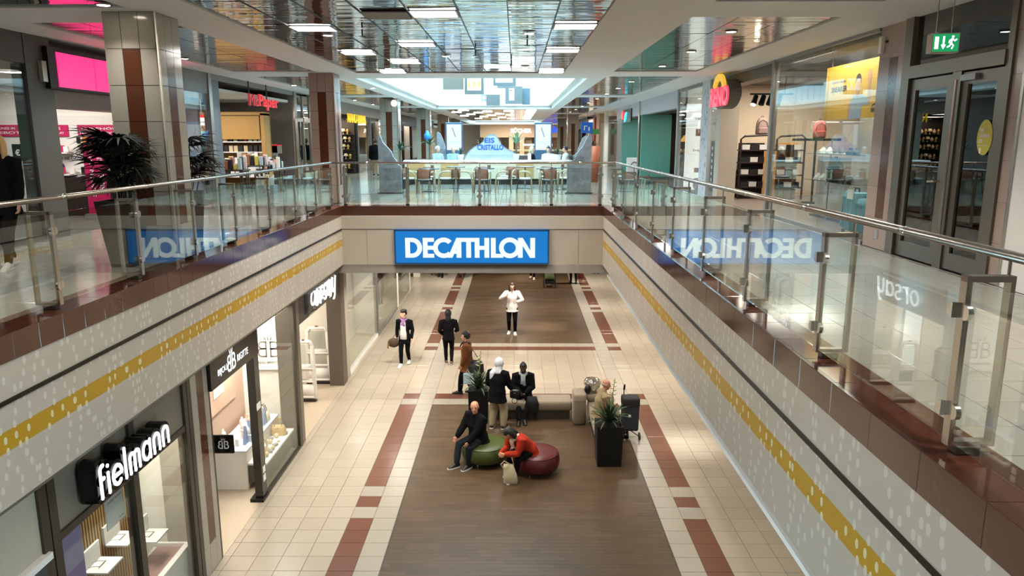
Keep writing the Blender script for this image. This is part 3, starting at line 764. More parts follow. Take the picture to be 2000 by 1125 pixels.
# --- jeweller front
t = thing('shop_sign', 'long black fascia sign with lit white jeweller name and twin letter emblem', 'sign', (XL, 11.5, 2.9))
obj('box', MB().box((XL - .25, 10.49, 2.72), (XL + .05, 12.54, 3.18)), BLKG, t)
XS = XL + .05
mb = MB(); text(mb, 'BIJOU', (XS, 10.76, 2.84), UY_, UZ_, .36, .125, .003, .0); text(mb, 'RIGITTE', (XS, 11.56, 2.86), UY_, UZ_, .48, .115, .003, .0); obj('lettering', mb, GLW, t)
def bb(mb, o, h, depth, mirror_gap=.06, ux=UY_, w=.125):
    """twin letter emblem: a mirrored B back to back with a B, and a small crown"""
    for s_ in (1, -1):
        w_ = w * h
        def P(x, y): return (s_ * (mirror_gap * h + x * h), y * h)
        stroke(mb, [P(.07, .07), P(.07, .93)], w_, o, ux, UZ_, depth)
        stroke(mb, [P(.07, .93)] + [P(*p) for p in arc(.3, .73, .17, .2, 90, -90, 6)] + [P(.07, .53)], w_, o, ux, UZ_, depth)
        stroke(mb, [P(.07, .53)] + [P(*p) for p in arc(.33, .30, .2, .23, 90, -90, 6)] + [P(.07, .07)], w_, o, ux, UZ_, depth)
def crown(mb, o, h, depth, ux=UY_):
    o = Vector(o)
    for x, a in ((0, 0), (-.16, .5), (.16, -.5)):
        q = [(x * h - .05 * h, 0), (x * h, -.03 * h), (x * h + .05 * h, .0), (x * h - a * .22 * h, .3 * h)]
        mb.prism(q, o, ux, UZ_, Vector(ux).cross(Vector(UZ_)) * depth)
mb = MB(); bb(mb, (XS, 11.31, 2.8), .27, .003); crown(mb, (XS, 11.31, 3.085), .26, .003); obj('emblem', mb, GLW, t)
t = thing('glass_pylon', 'dark glass fin closing the jeweller window at the entrance', 'pylon', (XL, 12.5, 0))
obj('fin', MB().box((XL - .12, 12.36, .06), (XL + .02, 12.58, 2.72)), BLKG, t); obj('shoe', MB().box((XL - .2, 12.3, 0), (XL + .04, 12.62, .06)), BLACKM, t)
mb = MB()
for z in (.34, .5): mb.box((XL + .02, 12.42, z), (XL + .026, 12.54, z + .12))
obj('sticker', mb, PAPER, t); obj('price_flag', MB().box((XL + .02, 12.34, 1.72), (XL + .03, 12.52, 1.84)), PAPER, t)
t = thing('shop_window', 'jeweller glass window in a dark floor channel', 'window', (XL, 13.6, 0))
obj('pane', MB().box((XL - .012, 12.58, .05), (XL, 14.68, 3.1)), SHOPG, t); obj('channel', MB().box((XL - .05, 12.58, 0), (XL + .03, 14.7, .05)), DARKM, t)
struct('door_1', MB().box((XL - .06, 10.48, 0), (XL, 10.53, 2.72)), DARKM)
t = thing('projecting_sign', 'small square black blade sign with twin letter emblem on the pillar', 'sign', (XL + .1, 10.6, 1.5))
obj('plate', MB().bbox((XL - .05, 10.62, 1.68), (XL + .26, 10.66, 1.98), .012), BLKG, t)
mb = MB(); bb(mb, (XL + .105, 10.62, 1.76), .13, .004, ux=UX); crown(mb, (XL + .105, 10.62, 1.9), .12, .004, UX); obj('emblem', mb, PAPER, t); obj('bracket', MB().box((XL - .06, 10.5, 1.8), (XL - .02, 10.63, 1.86)), BLACKM, t)
t = thing('display_counter', 'white stepped jewellery display counter in the window', 'counter', (-5.2, 13.6, 0))
obj('body', MB().box((-5.56, 12.8, 0), (-4.98, 14.7, .74)), WHITE, t); obj('upper_top', MB().box((-5.58, 12.78, .74), (-4.96, 14.7, .77)), mat('blue_white_top', '#C8D4DC', .25), t)
obj('lower_shelf', MB().box((-4.98, 12.85, .46), (-4.62, 14.55, .5)), WHITE, t); obj('lower_front', MB().box((-4.98, 12.85, .12), (-4.66, 14.5, .46)), mat('dark_drawer', '#4B4238', .3), t)
t = thing('wall_emblem_panel', 'white panel with grey twin letter emblem in the jeweller window', 'panel', (-5.0, 14.7, 2.0))
obj('panel', MB().box((-5.44, 14.72, 1.72), (-4.78, 14.76, 2.62)), WHITE, t)
mb = MB(); bb(mb, (-5.1, 14.72, 1.98), .36, .006, ux=UX, w=.08); crown(mb, (-5.1, 14.72, 2.36), .34, .006, UX); text(mb, 'BIJOU BRIGITTE', (-5.34, 14.716, 1.84), UX, UZ_, .48, .06, .003, .01); obj('emblem', mb, mat('grey_emblem', '#6A6258', .4), t)
t = thing('picture_panel', 'rosy fashion picture on the jeweller inner wall', 'picture', (-5.68, 13.3, 1.4))
obj('print', MB().box((-5.7, 12.8, 1.3), (-5.67, 14.3, 2.5)), mat('rosy_print', '#C9A48C', .5, var=.35, scale=2.2), t); obj('plaque', MB().box((-5.67, 13.2, 1.6), (-5.66, 13.7, 2.05)), mat('rosy_plaque', '#E2CDBD', .5), t)
t = thing('display_rack', 'tall dark rack hung with necklaces inside the jeweller', 'rack', (-5.7, 12.2, 0))
obj('back', MB().box((-5.76, 11.65, 0), (-5.73, 12.7, 2.3)), mat('dark_rack_back', '#2A1F18', .5), t)
for y in (11.7, 12.2, 12.65): obj('upright', MB().tube([(-5.7, y, 0), (-5.7, y, 2.3)], .02), BLACKM, t)
for z in (.8, 1.2, 1.6, 2.0, 2.25): obj('rail', MB().tube([(-5.7, 11.7, z), (-5.7, 12.65, z)], .012), BLACKM, t)
mb = MB()
for i in range(60):
    y, z = random.uniform(11.72, 12.62), random.choice((.8, 1.2, 1.6, 2.0, 2.25)); mb.tube([(-5.68, y - .02, z), (-5.66, y, z - random.uniform(.1, .3)), (-5.68, y + .02, z)], .006, 4, k=i % 3)
obj('necklaces', mb, [GOLD, BLACK, mat('brown_beads', '#6B4A34', .4)], t, kind='stuff')
# jewellery props on the counter
BUST = [mesh('bust', MB().lathe([(.05, 0), (.05, .015), (.025, .03), (.03, .1), (.06, .17), (.045, .24), (.02, .27), (.018, .3)], n=10), WHITE, True),
        mesh('card', MB().box((-.045, -.012, 0), (.045, .012, .17)), mat('peach_card', '#E8CDB8', .6)), mesh('card', MB().box((-.04, -.012, 0), (.04, .012, .13)), PAPER)]
random.seed(3); spots = []
for i in range(24): spots.append(((random.uniform(-5.5, -5.05), 12.88 + i * .07, .77), random.uniform(-.5, .5)))
shelf_things(BUST, spots, 'jewellery_stand', 'stand', ['white jewellery bust on the upper counter top', 'peach earring card on the upper counter top', 'white earring card on the upper counter top'], 'jewellery stands on the counter')
TRI = [mesh('wedge', MB().prism([(0, 0), (.2, 0), (.1, .34)], (-.1, 0, 0), (0, 1, 0), (0, 0, 1), (.05, 0, 0)), mat('blue_wedge', '#7C93B4', .4))]
shelf_things(TRI, [((-5.02, 13.05, .77), 0), ((-5.05, 13.35, .77), .1), ((-5.0, 14.0, .77), -.1)], 'display_wedge', 'stand', ['blue triangular display wedge nearest on the upper counter', 'blue triangular display wedge in the middle of the upper counter', 'blue triangular display wedge farthest on the upper counter'], 'blue display wedges')
BRAC = [mesh('bracelet', MB().tube([(.03 * math.cos(a * PI / 4), .03 * math.sin(a * PI / 4), .012) for a in range(9)], .006, 5), GOLD, True), mesh('box', MB().bbox((-.05, -.04, 0), (.05, .04, .05), .008), mat('grey_box', '#8E8C8C', .4)), mesh('pouch', MB().ell((0, 0, .05), (.05, .035, .05)), mat('cream_pouch', '#D9C49A', .6), True)]
shelf_things(BRAC, [((random.uniform(-4.92, -4.68), 12.95 + i * .1, .5), random.uniform(0, 2)) for i in range(15)], 'trinket', 'jewellery', ['gold bracelet on the lower window shelf', 'grey jewel box on the lower window shelf', 'cream pouch on the lower window shelf'], 'trinkets on the lower window shelf')
def handbag(x, y, z, hx, label, w_=.26, h=.2, handle=BLACK):
    t = thing('handbag', label, 'handbag', (x, y, z)); m = mat('bag_' + hx.strip('#'), hx, .45, var=.15, scale=10, bump=.3)
    obj('body', MB().rings([[(x + sx_ * w_ / 2 * f, y + sy * w_ * .2 * f2, z + zz) for sx_, sy in ((-1, -.7), (-.7, -1), (.7, -1), (1, -.7), (1, .7), (.7, 1), (-.7, 1), (-1, .7))] for zz, f, f2 in ((0, .85, .9), (.02, 1, 1), (h * .6, .95, .9), (h, .75, .35))]), m, t, True)
    for s_ in (-1, 1): obj('handle', MB().tube([(x + w_ * .25 * math.cos(a * PI / 8), y + s_ * .03, z + h * .9 + .16 * math.sin(a * PI / 8)) for a in range(9)], .009, 6), handle, t, True)
    obj('clasp', MB().cbox((x, y - w_ * .16, z + h * .72), (.03, .012, .03)), GOLD, t)
handbag(-5.15, 14.3, .77, '#D9CFAE', 'cream handbag with black handles on the jewellery counter'); handbag(-4.82, 14.2, .5, '#C9A86A', 'ruched gold handbag on the lower window shelf', .3, .22, GOLD); handbag(-4.8, 13.3, .5, '#CDB98C', 'small beige handbag on the lower window shelf near the fin', .18, .14, GOLD)
# --- fashion shop entrance
t = thing('storefront', 'fashion shop entrance of dark taupe metal with wide opening', 'shop front', (XL, 17, 0))
obj('frame_post', MB().box((XL - .35, 14.7, 0), (XL + .03, 14.88, 3.18)), DARKM, t); obj('frame_post', MB().box((XL - .3, 14.9, 0), (XL + .02, 15.1, 3.18)), TAUPE, t)
obj('sign_panel', MB().box((XL - .25, 15.1, 2.56), (XL, 18.75, 3.18)), mat('dark_taupe', '#5B5046', .5), t)
obj('frame_post', MB().box((XL - .35, 18.75, 0), (XL + .02, 19.2, 3.18)), mat('dark_taupe', '#5B5046', .5), t); obj('frame_post', MB().box((XL - .2, 19.22, 0), (XL, 19.62, 3.18)), GRAN, t)
t = thing('shop_sign', 'lit white lower case fashion shop name on clear backing', 'sign', (XL + .1, 16.9, 2.9))
obj('backing', MB().bbox((XL, 15.6, 2.64), (XL + .1, 18.1, 3.14), .03), glass('acrylic', '#D8DEE0', 2.), t)
SL = lambda p, k=1.: (p[0] * k + p[1] * .12, p[1])
def orl(ch):
    if ch == 'o': return [(arc(.19, .24, .15, .2, 0, 360, 18)[:-1], True)], .42
    if ch == 'r': return [([(.06, .02), (.06, .46)], False), ([(.06, .3)] + arc(.19, .3, .12, .14, 170, 60, 5), False)], .3
    if ch == 's': return [(arc(.17, .34, .1, .1, 40, 260, 8) + arc(.17, .13, .11, .11, 80, -140, 8), False)], .35
    if ch == 'a': return [(arc(.18, .23, .14, .2, 40, 330, 14), False), ([(.33, .44), (.33, .02)], False)], .44
    if ch == 'y': return [([(.05, .46)] + arc(.17, .2, .12, .17, 180, 340, 8), False), ([(.31, .46), (.27, -.06)] + arc(.14, -.06, .13, .13, 0, -80, 5), False)], .4
yy = 15.9
for ch in 'orsay':
    st, adv = orl(ch); mb = MB()
    for s_, cl in st: stroke(mb, [(SL(p)[0] * 1.02, SL(p)[1] * .78) for p in s_], .047, (XL + .13, yy, 2.76), UY_, UZ_, .03, closed=cl)
    obj('letter', mb, glow('letter_white_soft', '#F6F8FF', 1.2, '#FFFFFF'), t); yy += adv * 1.03
def gate(x0, y, w_, label):
    t = thing('security_gate', label, 'gate', (x0, y, 0), 'anti theft gates'); h = 1.53
    prof = [(x0, .06), (x0 + w_, .06), (x0 + w_ * .94, h - .1), (x0 + w_ * .8, h), (x0 + w_ * .2, h), (x0 + w_ * .06, h - .1)]
    mb = MB()
    def bar(p, q, r=.055): mb.loft([(p[0], y, p[1]), (q[0], y, q[1])], [(r, .03), (r, .03)], (1, 0, 0), 8)
    for i in range(1, 6): bar(prof[i], prof[(i + 1) % 6])
    bar((x0 + .02, .85), (x0 + w_ - .02, .85), .05); bar((x0 + .02, .5), (x0 + w_ - .02, .5), .03)
    bar((x0 + .04, .12), (x0 + w_ - .04, .12), .06); mb.box((x0 + .02, y - .025, .06), (x0 + w_ - .02, y + .025, .42)); mb.box((x0 + .04, y - .025, .78), (x0 + w_ - .04, y + .025, .95))
    obj('frame', mb, WHITE, t, True); obj('base', MB().bbox((x0 - .03, y - .08, 0), (x0 + w_ + .03, y + .08, .06), .01), BLACK, t)
    obj('alarm_light', MB().box((x0 + w_ * .42, y - .02, h + .03), (x0 + w_ * .55, y + .02, h + .05)), mat('alarm_red', '#7A1D14', .3), t); obj('clear_panel', MB().box((x0 + .05, y - .004, .9), (x0 + w_ - .05, y + .004, 1.45)), SHOPG, t)
gate(-5.45, 17.58, .46, 'white security gate nearest in the fashion shop entrance'); gate(-5.55, 18.95, .6, 'white security gate farther in the fashion shop entrance')
t = thing('light_wall', 'glowing white panel behind the security gates', 'panel', (-6.2, 19.2, 0)); obj('panel', MB().box((-6.4, 19.24, .3), (-5.95, 19.29, 2.5)), glow('light_wall_glow', '#FFFAF0', 1.8), t); obj('edge', MB().box((-6.44, 19.26, 0), (-5.9, 19.3, 2.54)), ALU, t)
def garment(mb, x, y, z, L_, w_, k, yaw=0):
    c, s_ = math.cos(yaw), math.sin(yaw)
    rs = []
    for zz, a in ((0, .3), (-.05, .75), (-.12, 1), (-L_ * .5, .9), (-L_, 1.05)):
        rs.append([(x + (px_ * w_ * a / 2) * c - py_ * s_, y + (px_ * w_ * a / 2) * s_ + py_ * c, z + zz) for px_, py_ in ((-1, 0), (-.6, -.035), (.6, -.035), (1, 0), (.6, .035), (-.6, .035))])
    mb.rings(rs, k)
GCN = {'#C08A5A': 'tan', '#B0462F': 'rust red', '#D9CFC6': 'cream', '#D8C8BE': 'pale', '#6F8AA0': 'denim blue', '#1B1A1C': 'black', '#151417': 'black', '#1B1A1E': 'black', '#1E1C1C': 'black', '#2A2622': 'dark brown'}
def rail_of_clothes(x, y, label, cols, n, yaw, L_=.75, z=1.5, axis='y', w_=.4, ln=1.2):
    t = thing('clothes_rail', label, 'clothes rail', (x, y, 0))
    q = lambda d: (x, y + d, 0) if axis == 'y' else (x + d, y, 0)
    for d in (0, ln):
        p = q(d); obj('upright', MB().tube([p, (p[0], p[1], z + .06)], .014), WHITE, t); obj('foot', MB().cyl((p[0], p[1], 0), .14, .02, 14), WHITE, t)
    obj('rail', MB().tube([(*q(0)[:2], z + .06), (*q(ln)[:2], z + .06)], .014), WHITE, t)
    used = {}
    for i in range(n):
        used[i % len(cols)] = used.get(i % len(cols), 0) + 1
        p = q(ln * (i + .5) / n); mb = MB(); garment(mb, p[0], p[1], z, L_ * random.uniform(.85, 1.1), w_, 0, yaw)
        g = obj('garment', mb, mat('cloth_' + cols[i % len(cols)].strip('#'), cols[i % len(cols)], .85, var=.1), None, True)
        tag(g, '%s garment, %s on the %s' % (GCN.get(cols[i % len(cols)], 'dark'), nth(i + 1), label), 'garment', 'garments on the ' + label)
rail_of_clothes(-5.9, 16.2, 'clothes rail behind the nearer security gate', ['#1E1C1C', '#C08A5A', '#B0462F', '#2A2622'], 8, 0, .9)
rail_of_clothes(-5.0, 25.0, 'white clothes rail in the far lower window', ['#D9CFC6', '#D8C8BE', '#6F8AA0', '#1B1A1C'], 8, 0, .95, 1.6)
rail_of_clothes(-5.3, 27.4, 'far white clothes rail with black coats', ['#151417', '#1B1A1E'], 4, 0, 1.1, 1.75, ln=.8)
t = thing('shop_window', 'bare glass window beyond the fashion shop entrance', 'window', (XL, 21.8, 0))
obj('pane', MB().box((XL - .012, 19.64, .1), (XL, 23.8, 3.1)), SHOPG, t); obj('sill', MB().box((XL - .1, 19.64, 0), (XL + .01, 23.8, .1)), WHITE, t); obj('frame_post', MB().box((XL - .1, 23.8, 0), (XL + .02, 23.95, 3.15)), ALU, t)
struct('wall_back', MB().box((-5.5, 19.5, 0), (-5.4, 24.2, 3.15)), WHITE); area('window_lamp', (-5.0, 21.5, 3.08), .4, 70, NEUT, sy=3)
t = thing('poster_stand', 'small framed price poster behind the bare lower window', 'poster', (-4.85, 20.2, 0))
obj('frame', MB().box((-4.9, 20.0, .55), (-4.87, 20.5, 1.3)), WHITE, t); obj('print', MB().box((-4.87, 20.04, .6), (-4.866, 20.46, 1.25)), mat('price_print', '#B9A08E', .6, var=.3, scale=12), t)
obj('leg', MB().tube([(-4.9, 20.05, 0), (-4.89, 20.08, .55)], .012), ALU, t); obj('leg', MB().tube([(-4.9, 20.45, 0), (-4.89, 20.42, .55)], .012), ALU, t)
for y in (27.9, 31.2, 34.6): struct('pillar', MB().box((XL - .3, y, 0), (XL, y + .35, 3.15)), WHITE)
t = thing('shop_window', 'glass window with rails of clothes in the far lower mall', 'window', (XL, 26, 0)); obj('pane', MB().box((XL - .012, 24, .05), (XL, 27.9, 3.1)), SHOPG, t); obj('channel', MB().box((XL - .04, 24, 0), (XL + .02, 27.9, .05)), ALU, t)
t = thing('shop_window', 'farthest lower window beside the metal push bar door', 'window', (XL, 30, 0)); obj('pane', MB().box((XL - .012, 28.3, .05), (XL, 31.2, 3.1)), SHOPG, t); obj('push_bar', MB().tube([(XL + .04, 28.5, 1.0), (XL + .04, 30.8, 1.0)], .02), STEEL, t)

# ================================================================== BLUE SIGN ON THE BRIDGE
t = thing('shop_sign', 'big blue illuminated sign with bold white sports shop name on the bridge', 'sign', (-1.07, 17.7, 3.88))
YS = 17.62
obj('case', MB().box((-2.92, YS + .004, 3.45), (.79, 17.76, 4.29)), mat('sign_case', '#1D4E86', .4), t)
obj('face', MB().box((-2.88, YS, 3.485), (.755, YS + .01, 4.25)), glow('sign_blue', '#0076C6', .9), t)
obj('top_bar', MB().box((-2.92, YS - .03, 4.27), (.79, YS + .06, 4.30)), mat('sign_case', '#1D4E86', .4), t)
SW = glow('sign_white', '#DDF3F8', .85, '#888888'); mb = MB()
LH = .48; X0 = -2.655; Z0 = 3.61; LW = 3.11
def rect(x0, x1, y0, y1): return [(x0, y0), (x1, y0), (x1, y1), (x0, y1)]
def put(poly): mb.prism([(p[0] * LW, p[1] * LH) for p in poly], (X0, YS, Z0), UX, UZ_, (0, -.006, 0))
def ring(cx_, rx, a0, a1, th=.21, ry=.5, n=14):
    """part of a round letter as quads; widths in parts of the whole word"""
    o_ = arc(cx_, .5, rx, ry + .02, a0, a1, n); i_ = arc(cx_, .5, rx - .036, ry - th, a0, a1, n)
    for k in range(n): put([o_[k], o_[k + 1], i_[k + 1], i_[k]])
put(rect(.0, .037, 0, 1)); o_ = arc(.055, .5, .075, .5, 90, -90, 14); i_ = arc(.05, .5, .043, .29, 90, -90, 14)   # D
for k in range(14): put([i_[k], i_[k + 1], o_[k + 1], o_[k]])
put(rect(.037, .056, .79, 1)); put(rect(.037, .056, 0, .21))
put(rect(.136, .172, 0, 1)); put(rect(.17, .222, .8, 1)); put(rect(.17, .215, .4, .6)); put(rect(.17, .222, 0, .2))        # E
ring(.297, .083, 42, 318)                                                                                                # C
put([(.325, 0), (.363, 0), (.432, 1), (.395, 1)]); put(rect(.395, .432, 0, 1)); put(rect(.36, .41, .2, .38))               # A
put(rect(.43, .545, .8, 1)); put(rect(.47, .507, 0, .8))                                                                   # T
put(rect(.535, .572, 0, 1)); put(rect(.57, .612, .4, .6)); put(rect(.61, .647, 0, 1))                                      # H
put(rect(.66, .697, 0, 1)); put(rect(.695, .755, 0, .2))                                                                   # L
ring(.805, .083, 0, 360, n=24)                                                                                           # O
put(rect(.868, .905, 0, 1)); put([(.868, 1), (.905, 1), (.998, 0), (.961, 0)]); put(rect(.963, 1., 0, 1))                  # N
obj('lettering', mb, SW, t)
# ================================================================== UPPER LEFT SHOPS
XU = -7.6
MAG = glow('magenta_lightbox', '#FF2E7E', 1.05, '#B01050'); MAGP = mat('magenta_print', '#C2185B', .5, var=.04)
DGREY = mat('dark_grey_front', '#46423C', .45, var=.03)
struct('wall_party', MB().box((-15, 16.2, 4.8), (-7.75, 16.4, 8)), SHOPW)
struct('wall_party', MB().box((-15, 25.9, 4.8), (-7.62, 26.1, 8)), mat('taupe_shop_wall', '#7D6E66', .6))
struct('wall_party', MB().box((-15, 32, 4.8), (-7.62, 32.2, 8)), SHOPW)
struct('wall_party', MB().box((-9.6, 36.2, 4.8), (-7.62, 36.4, 8)), BLACK)
for y0, y1, z in ((-10, 16.2, 7.55), (16.4, 26, 7.62), (26, 32, 7.6), (32.2, 88, 7.6)): struct('ceiling', MB().box((-15, y0, z), (-7.75, y1, z + .08)), WHITE)
for x, y, p, s in ((-9.5, 14.2, 90, 2.5), (-10.5, 8, 90, 3), (-9.6, 21.5, 170, 3), (-9.5, 29.5, 60, 2), (-9, 34.2, 60, 1.5), (-9.5, 40, 120, 3), (-9.5, 50, 200, 4), (-9.5, 62, 200, 4)): area('shop_lamp', (x, y, 7.5), s, p, NEUT)
# --- telephone shop
t = thing('storefront', 'telephone shop window in dark grey metal at the far left', 'shop front', (XU, 8, UZ))
obj('pane', MB().box((XU - .012, 2.5, 4.9), (XU, 11.85, 7.55)), SHOPG, t); obj('frame_post', MB().box((XU - .2, 11.85, UZ), (XU + .04, 12.5, 8)), DGREY, t)
obj('frame_rail', MB().box((XU - .1, 2.5, 7.55), (XU + .03, 11.85, 8)), DGREY, t); obj('frame_rail', MB().box((XU - .1, 2.5, UZ), (XU + .03, 11.85, 4.9)), DGREY, t)
struct('trim_6', MB().box((XU - .5, 12.5, 6.92), (XU - .02, 17.1, 7.3)).box((XU - .5, 12.5, 7.3), (XU - .3, 17.1, 8)), mat('taupe_header', '#77685F', .5))
t = thing('shop_sign', 'magenta illuminated sign box in a black frame above the telephone shop', 'sign', (XU + .1, 14.8, 7.5))
obj('case', MB().box((XU - .2, 12.3, 7.2), (XU + .12, 17.0, 7.86)), BLACK, t); obj('bracket', MB().box((XU - .1, 12.16, 7.3), (XU + .1, 12.28, 7.62)), GRAN, t)
for i in range(4): obj('face', MB().box((XU + .12, 12.52 + i * 1.1, 7.24), (XU + .135, 13.59 + i * 1.1, 7.79)), MAG, t)
mb = MB()
for z in (7.33, 7.53): mb.box((XU + .135, 14.3, z), (XU + .14, 14.42, z + .1))
obj('white_squares', mb, GLW, t)
t = thing('product_wall', 'white telephone accessory wall with magenta headers', 'shelf', (-10, 16.15, UZ)); YW = 16.15
obj('board', MB().box((-13, YW, UZ), (-7.9, 16.2, 6.9)), WHITE, t)
for x0, x1, s1, s2 in ((-10.25, -9.55, 'PANZERGLAS', 'FÜR IHR DISPLAY'), (-9.35, -8.2, 'ZUBEHÖR', 'FÜR UNTERWEGS'), (-11.5, -10.4, 'SMARTPHONES IM', 'ANGEBOT')):
    h = obj('header', MB().box((x0, YW - .03, 6.46), (x1, YW, 6.7)), MAGP, t)
    mb = MB(); text(mb, s1, (x0 + .05, YW - .031, 6.60), UX, UZ_, (x1 - x0) * .7, .055, .002, .008); text(mb, s2, (x0 + .05, YW - .031, 6.51), UX, UZ_, (x1 - x0) * .8, .055, .002, .008); obj('lettering', mb, PAPER, h)
for x0, x1, z in ((-10.25, -9.5, 5.64), (-9.4, -8.0, 5.64), (-10.25, -9.5, 6.1), (-9.4, -8.0, 6.28)): obj('shelf_board', MB().box((x0, YW - .25, z), (x1, YW, z + .03)), WHITE, t)
obj('base_cabinet', MB().box((-10.3, YW - .3, UZ), (-7.9, YW, 5.6)), mat('dark_brown_cabinet', '#2B2019', .5), t); obj('wood_post', MB().box((-9.0, YW - .4, UZ), (-8.86, YW - .3, 5.6)), mat('honey_wood', '#A9733F', .5, stretch=(1, 1, 6)), t)
p = obj('poster', MB().box((-10.2, YW - .02, 5.7), (-9.1, YW, 6.06)), PAPER, t); mb = MB(); text(mb, 'SO SIND SIE DABEI', (-10.1, YW - .021, 5.97), UX, UZ_, .8, .06, .002, .01); mb.ell((-9.8, YW - .02, 5.82), (.09, .01, .09)); obj('lettering', mb, mat('navy_print', '#23305C', .5), p)
obj('black_card', MB().box((-11.55, YW - .5, 6.0), (-10.85, YW - .48, 6.4)), BLACK, t); mb = MB(); text(mb, 'JETZT MIT', (-11.5, YW - .501, 6.25), UX, UZ_, .58, .07, .002, .01); text(mb, 'KOMPAKT', (-11.4, YW - .501, 6.1), UX, UZ_, .48, .07, .002, .01); obj('lettering', mb, PAPER, t)
obj('euro_card', MB().box((-10.62, YW - .3, 5.95), (-10.4, YW - .28, 6.3)), BLACK, t); mb = MB(); text(mb, '€', (-10.56, YW - .301, 6.06), UX, UZ_, .1, .13, .002, .015); obj('lettering', mb, PAPER, t)
PH = [mesh('phone', MB().bbox((-.04, -.012, 0), (.04, .012, .15), .008), BLACK), mesh('box', MB().box((-.05, -.03, 0), (.05, .03, .16)), mat('orange_box', '#C46A35', .5)), mesh('box', MB().box((-.045, -.03, 0), (.045, .03, .14)), MAGP), mesh('box', MB().box((-.045, -.03, 0), (.045, .03, .12)), PAPER)]
spots = [((-10.18 + i * .085, YW - .12, 6.13), .1) for i in range(8)] + [((-9.3 + i * .15, YW - .12, 6.31), 0) for i in range(8)] + [((-10.15 + i * .22, YW - .12, 5.67), 0) for i in range(9)]
shelf_things(PH, spots, 'phone_accessory', 'accessory', ['black telephone case on the white accessory shelves', 'orange accessory box on the white accessory shelves', 'magenta accessory box on the white accessory shelves', 'white accessory box on the white accessory shelves'], 'accessories on the telephone shop wall')
t = thing('roll_up_banner', 'tall magenta banner with vertical white words behind the palm', 'banner', (-8.53, 15.2, UZ))
obj('sheet', MB().box((-8.76, 15.2, 4.9), (-8.3, 15.215, 6.32)), MAGP, t); obj('foot', MB().box((-8.8, 15.1, UZ), (-8.26, 15.3, 4.9)), ALU, t)
mb = MB(); text(mb, 'SCHÖN, DASS', (-8.56, 15.198, 5.25), UZ_, (-1, 0, 0), 1.0, .11, .002, .012); text(mb, 'SIE DA SIND', (-8.38, 15.198, 5.38), UZ_, (-1, 0, 0), .92, .11, .002, .012); obj('lettering', mb, PAPER, t)
t = thing('shop_window', 'lilac filmed shop window right of the big tiled column', 'window', (XU, 17.9, UZ))
obj('pane', MB().box((XU - .012, 17.2, 4.9), (XU, 18.75, 7.5)), SHOPG, t); obj('film', MB().box((XU - .3, 17.1, 4.9), (XU - .27, 18.9, 7.4)), mat('lilac_film', '#A8A0B0', .5, var=.1, scale=2), t); obj('frame_rail', MB().box((XU - .06, 17.1, 7.5), (XU + .02, 18.85, 8)), ALU, t)
obj('frame_post', MB().box((XU - .1, 17.08, UZ), (XU + .03, 17.2, 8)), ALU, t)
# --- stationery shop
t = thing('storefront', 'stationery shop front of brushed steel posts with wide opening', 'shop front', (XU, 22, UZ))
obj('frame_post', MB().box((XU - .12, 18.8, UZ), (XU + .05, 18.98, 8)), STEEL, t); obj('frame_post', MB().box((XU - .1, 18.98, UZ), (XU, 19.55, 7.9)), mat('blue_grey_panel', '#6E747C', .35), t); obj('frame_post', MB().box((XU - .1, 25.95, UZ), (XU + .05, 26.2, 8)), STEEL, t)
obj('frame_rail', MB().box((XU - .08, 19.0, 7.86), (XU + .02, 26, 8.0)), ALU, t)
t = thing('shop_sign', 'red three dimensional stationery shop name hung on two rods', 'sign', (XU + .1, 22.5, 7.45))
RED3 = glow('red_letter', '#E8343C', .6, '#A02028'); mb = MB(); text(mb, 'Mc', (XU + .12, 21.3, 7.33), UY_, UZ_, .75, .32, .05, .0); obj('letter_group', mb, [glow('dim_red_letter', '#D84048', .35, '#B04040')], t)
mb = MB(); text(mb, 'Paper', (XU + .12, 22.1, 7.24), UY_, UZ_, 1.75, .44, .05, .012); obj('letter_group', mb, RED3, t)
for y in (21.5, 23.0): obj('rod', MB().tube([(XU + .08, y, 7.3), (XU + .08, y, 8)], .02), DARKM, t)
obj('bar', MB().box((XU + .06, 21.25, 7.36), (XU + .12, 23.9, 7.42)), DARKM, t)
HONEY = mat('honey_cabinet', '#B98B45', .5, var=.1, stretch=(1, 1, 5))
t = thing('book_cabinet', 'honey wood shelf cabinet with rows of books in the stationery shop', 'cabinet', (-8.9, 24.3, UZ))
obj('side', MB().box((-8.06, 23.9, UZ), (-7.94, 24.5, 7.2)), HONEY, t); obj('side', MB().box((-10.4, 23.9, UZ), (-10.3, 24.5, 7.2)), HONEY, t); obj('top', MB().box((-10.4, 23.9, 7.14), (-7.94, 24.5, 7.24)), HONEY, t); obj('back', MB().box((-10.4, 24.46, UZ), (-7.94, 24.52, 7.2)), HONEY, t)
for x in (-10.28, -9.3): obj('door', MB().box((x, 23.92, 6.4), (x + (.94 if x < -10 else 1.2), 23.96, 7.12)), HONEY, t)
for z in (5.2, 5.6, 5.98, 6.3): obj('shelf_board', MB().box((-10.3, 23.92, z), (-8.06, 24.46, z + .03)), WHITE, t)
BK = [mesh('book', MB().box((-.06, -.05, 0), (.06, .05, h)), mat('book_%s' % c, c, .6, var=.15)) for h, c in ((.2, '1B1B1B'), (.19, 'C8B28A'), (.18, 'E6E0D6'), (.2, '7A4B32'), (.17, 'B9D0CC'), (.18, 'D9C4BE'), (.2, 'E9E4DA'))]
random.seed(5); ks = []
for z, pal in ((6.33, (0, 1, 3, 4, 5)), (6.01, (0, 1, 0)), (5.63, (2, 6, 2, 6, 5)), (5.23, (0, 2, 5))):
    for i in range(14): ks.append((z, random.choice(pal), -10.2 + i * .158))
BC = {0: 'black', 1: 'tan', 2: 'white', 3: 'brown', 4: 'pale blue', 5: 'pinkish', 6: 'cream'}
used = {}
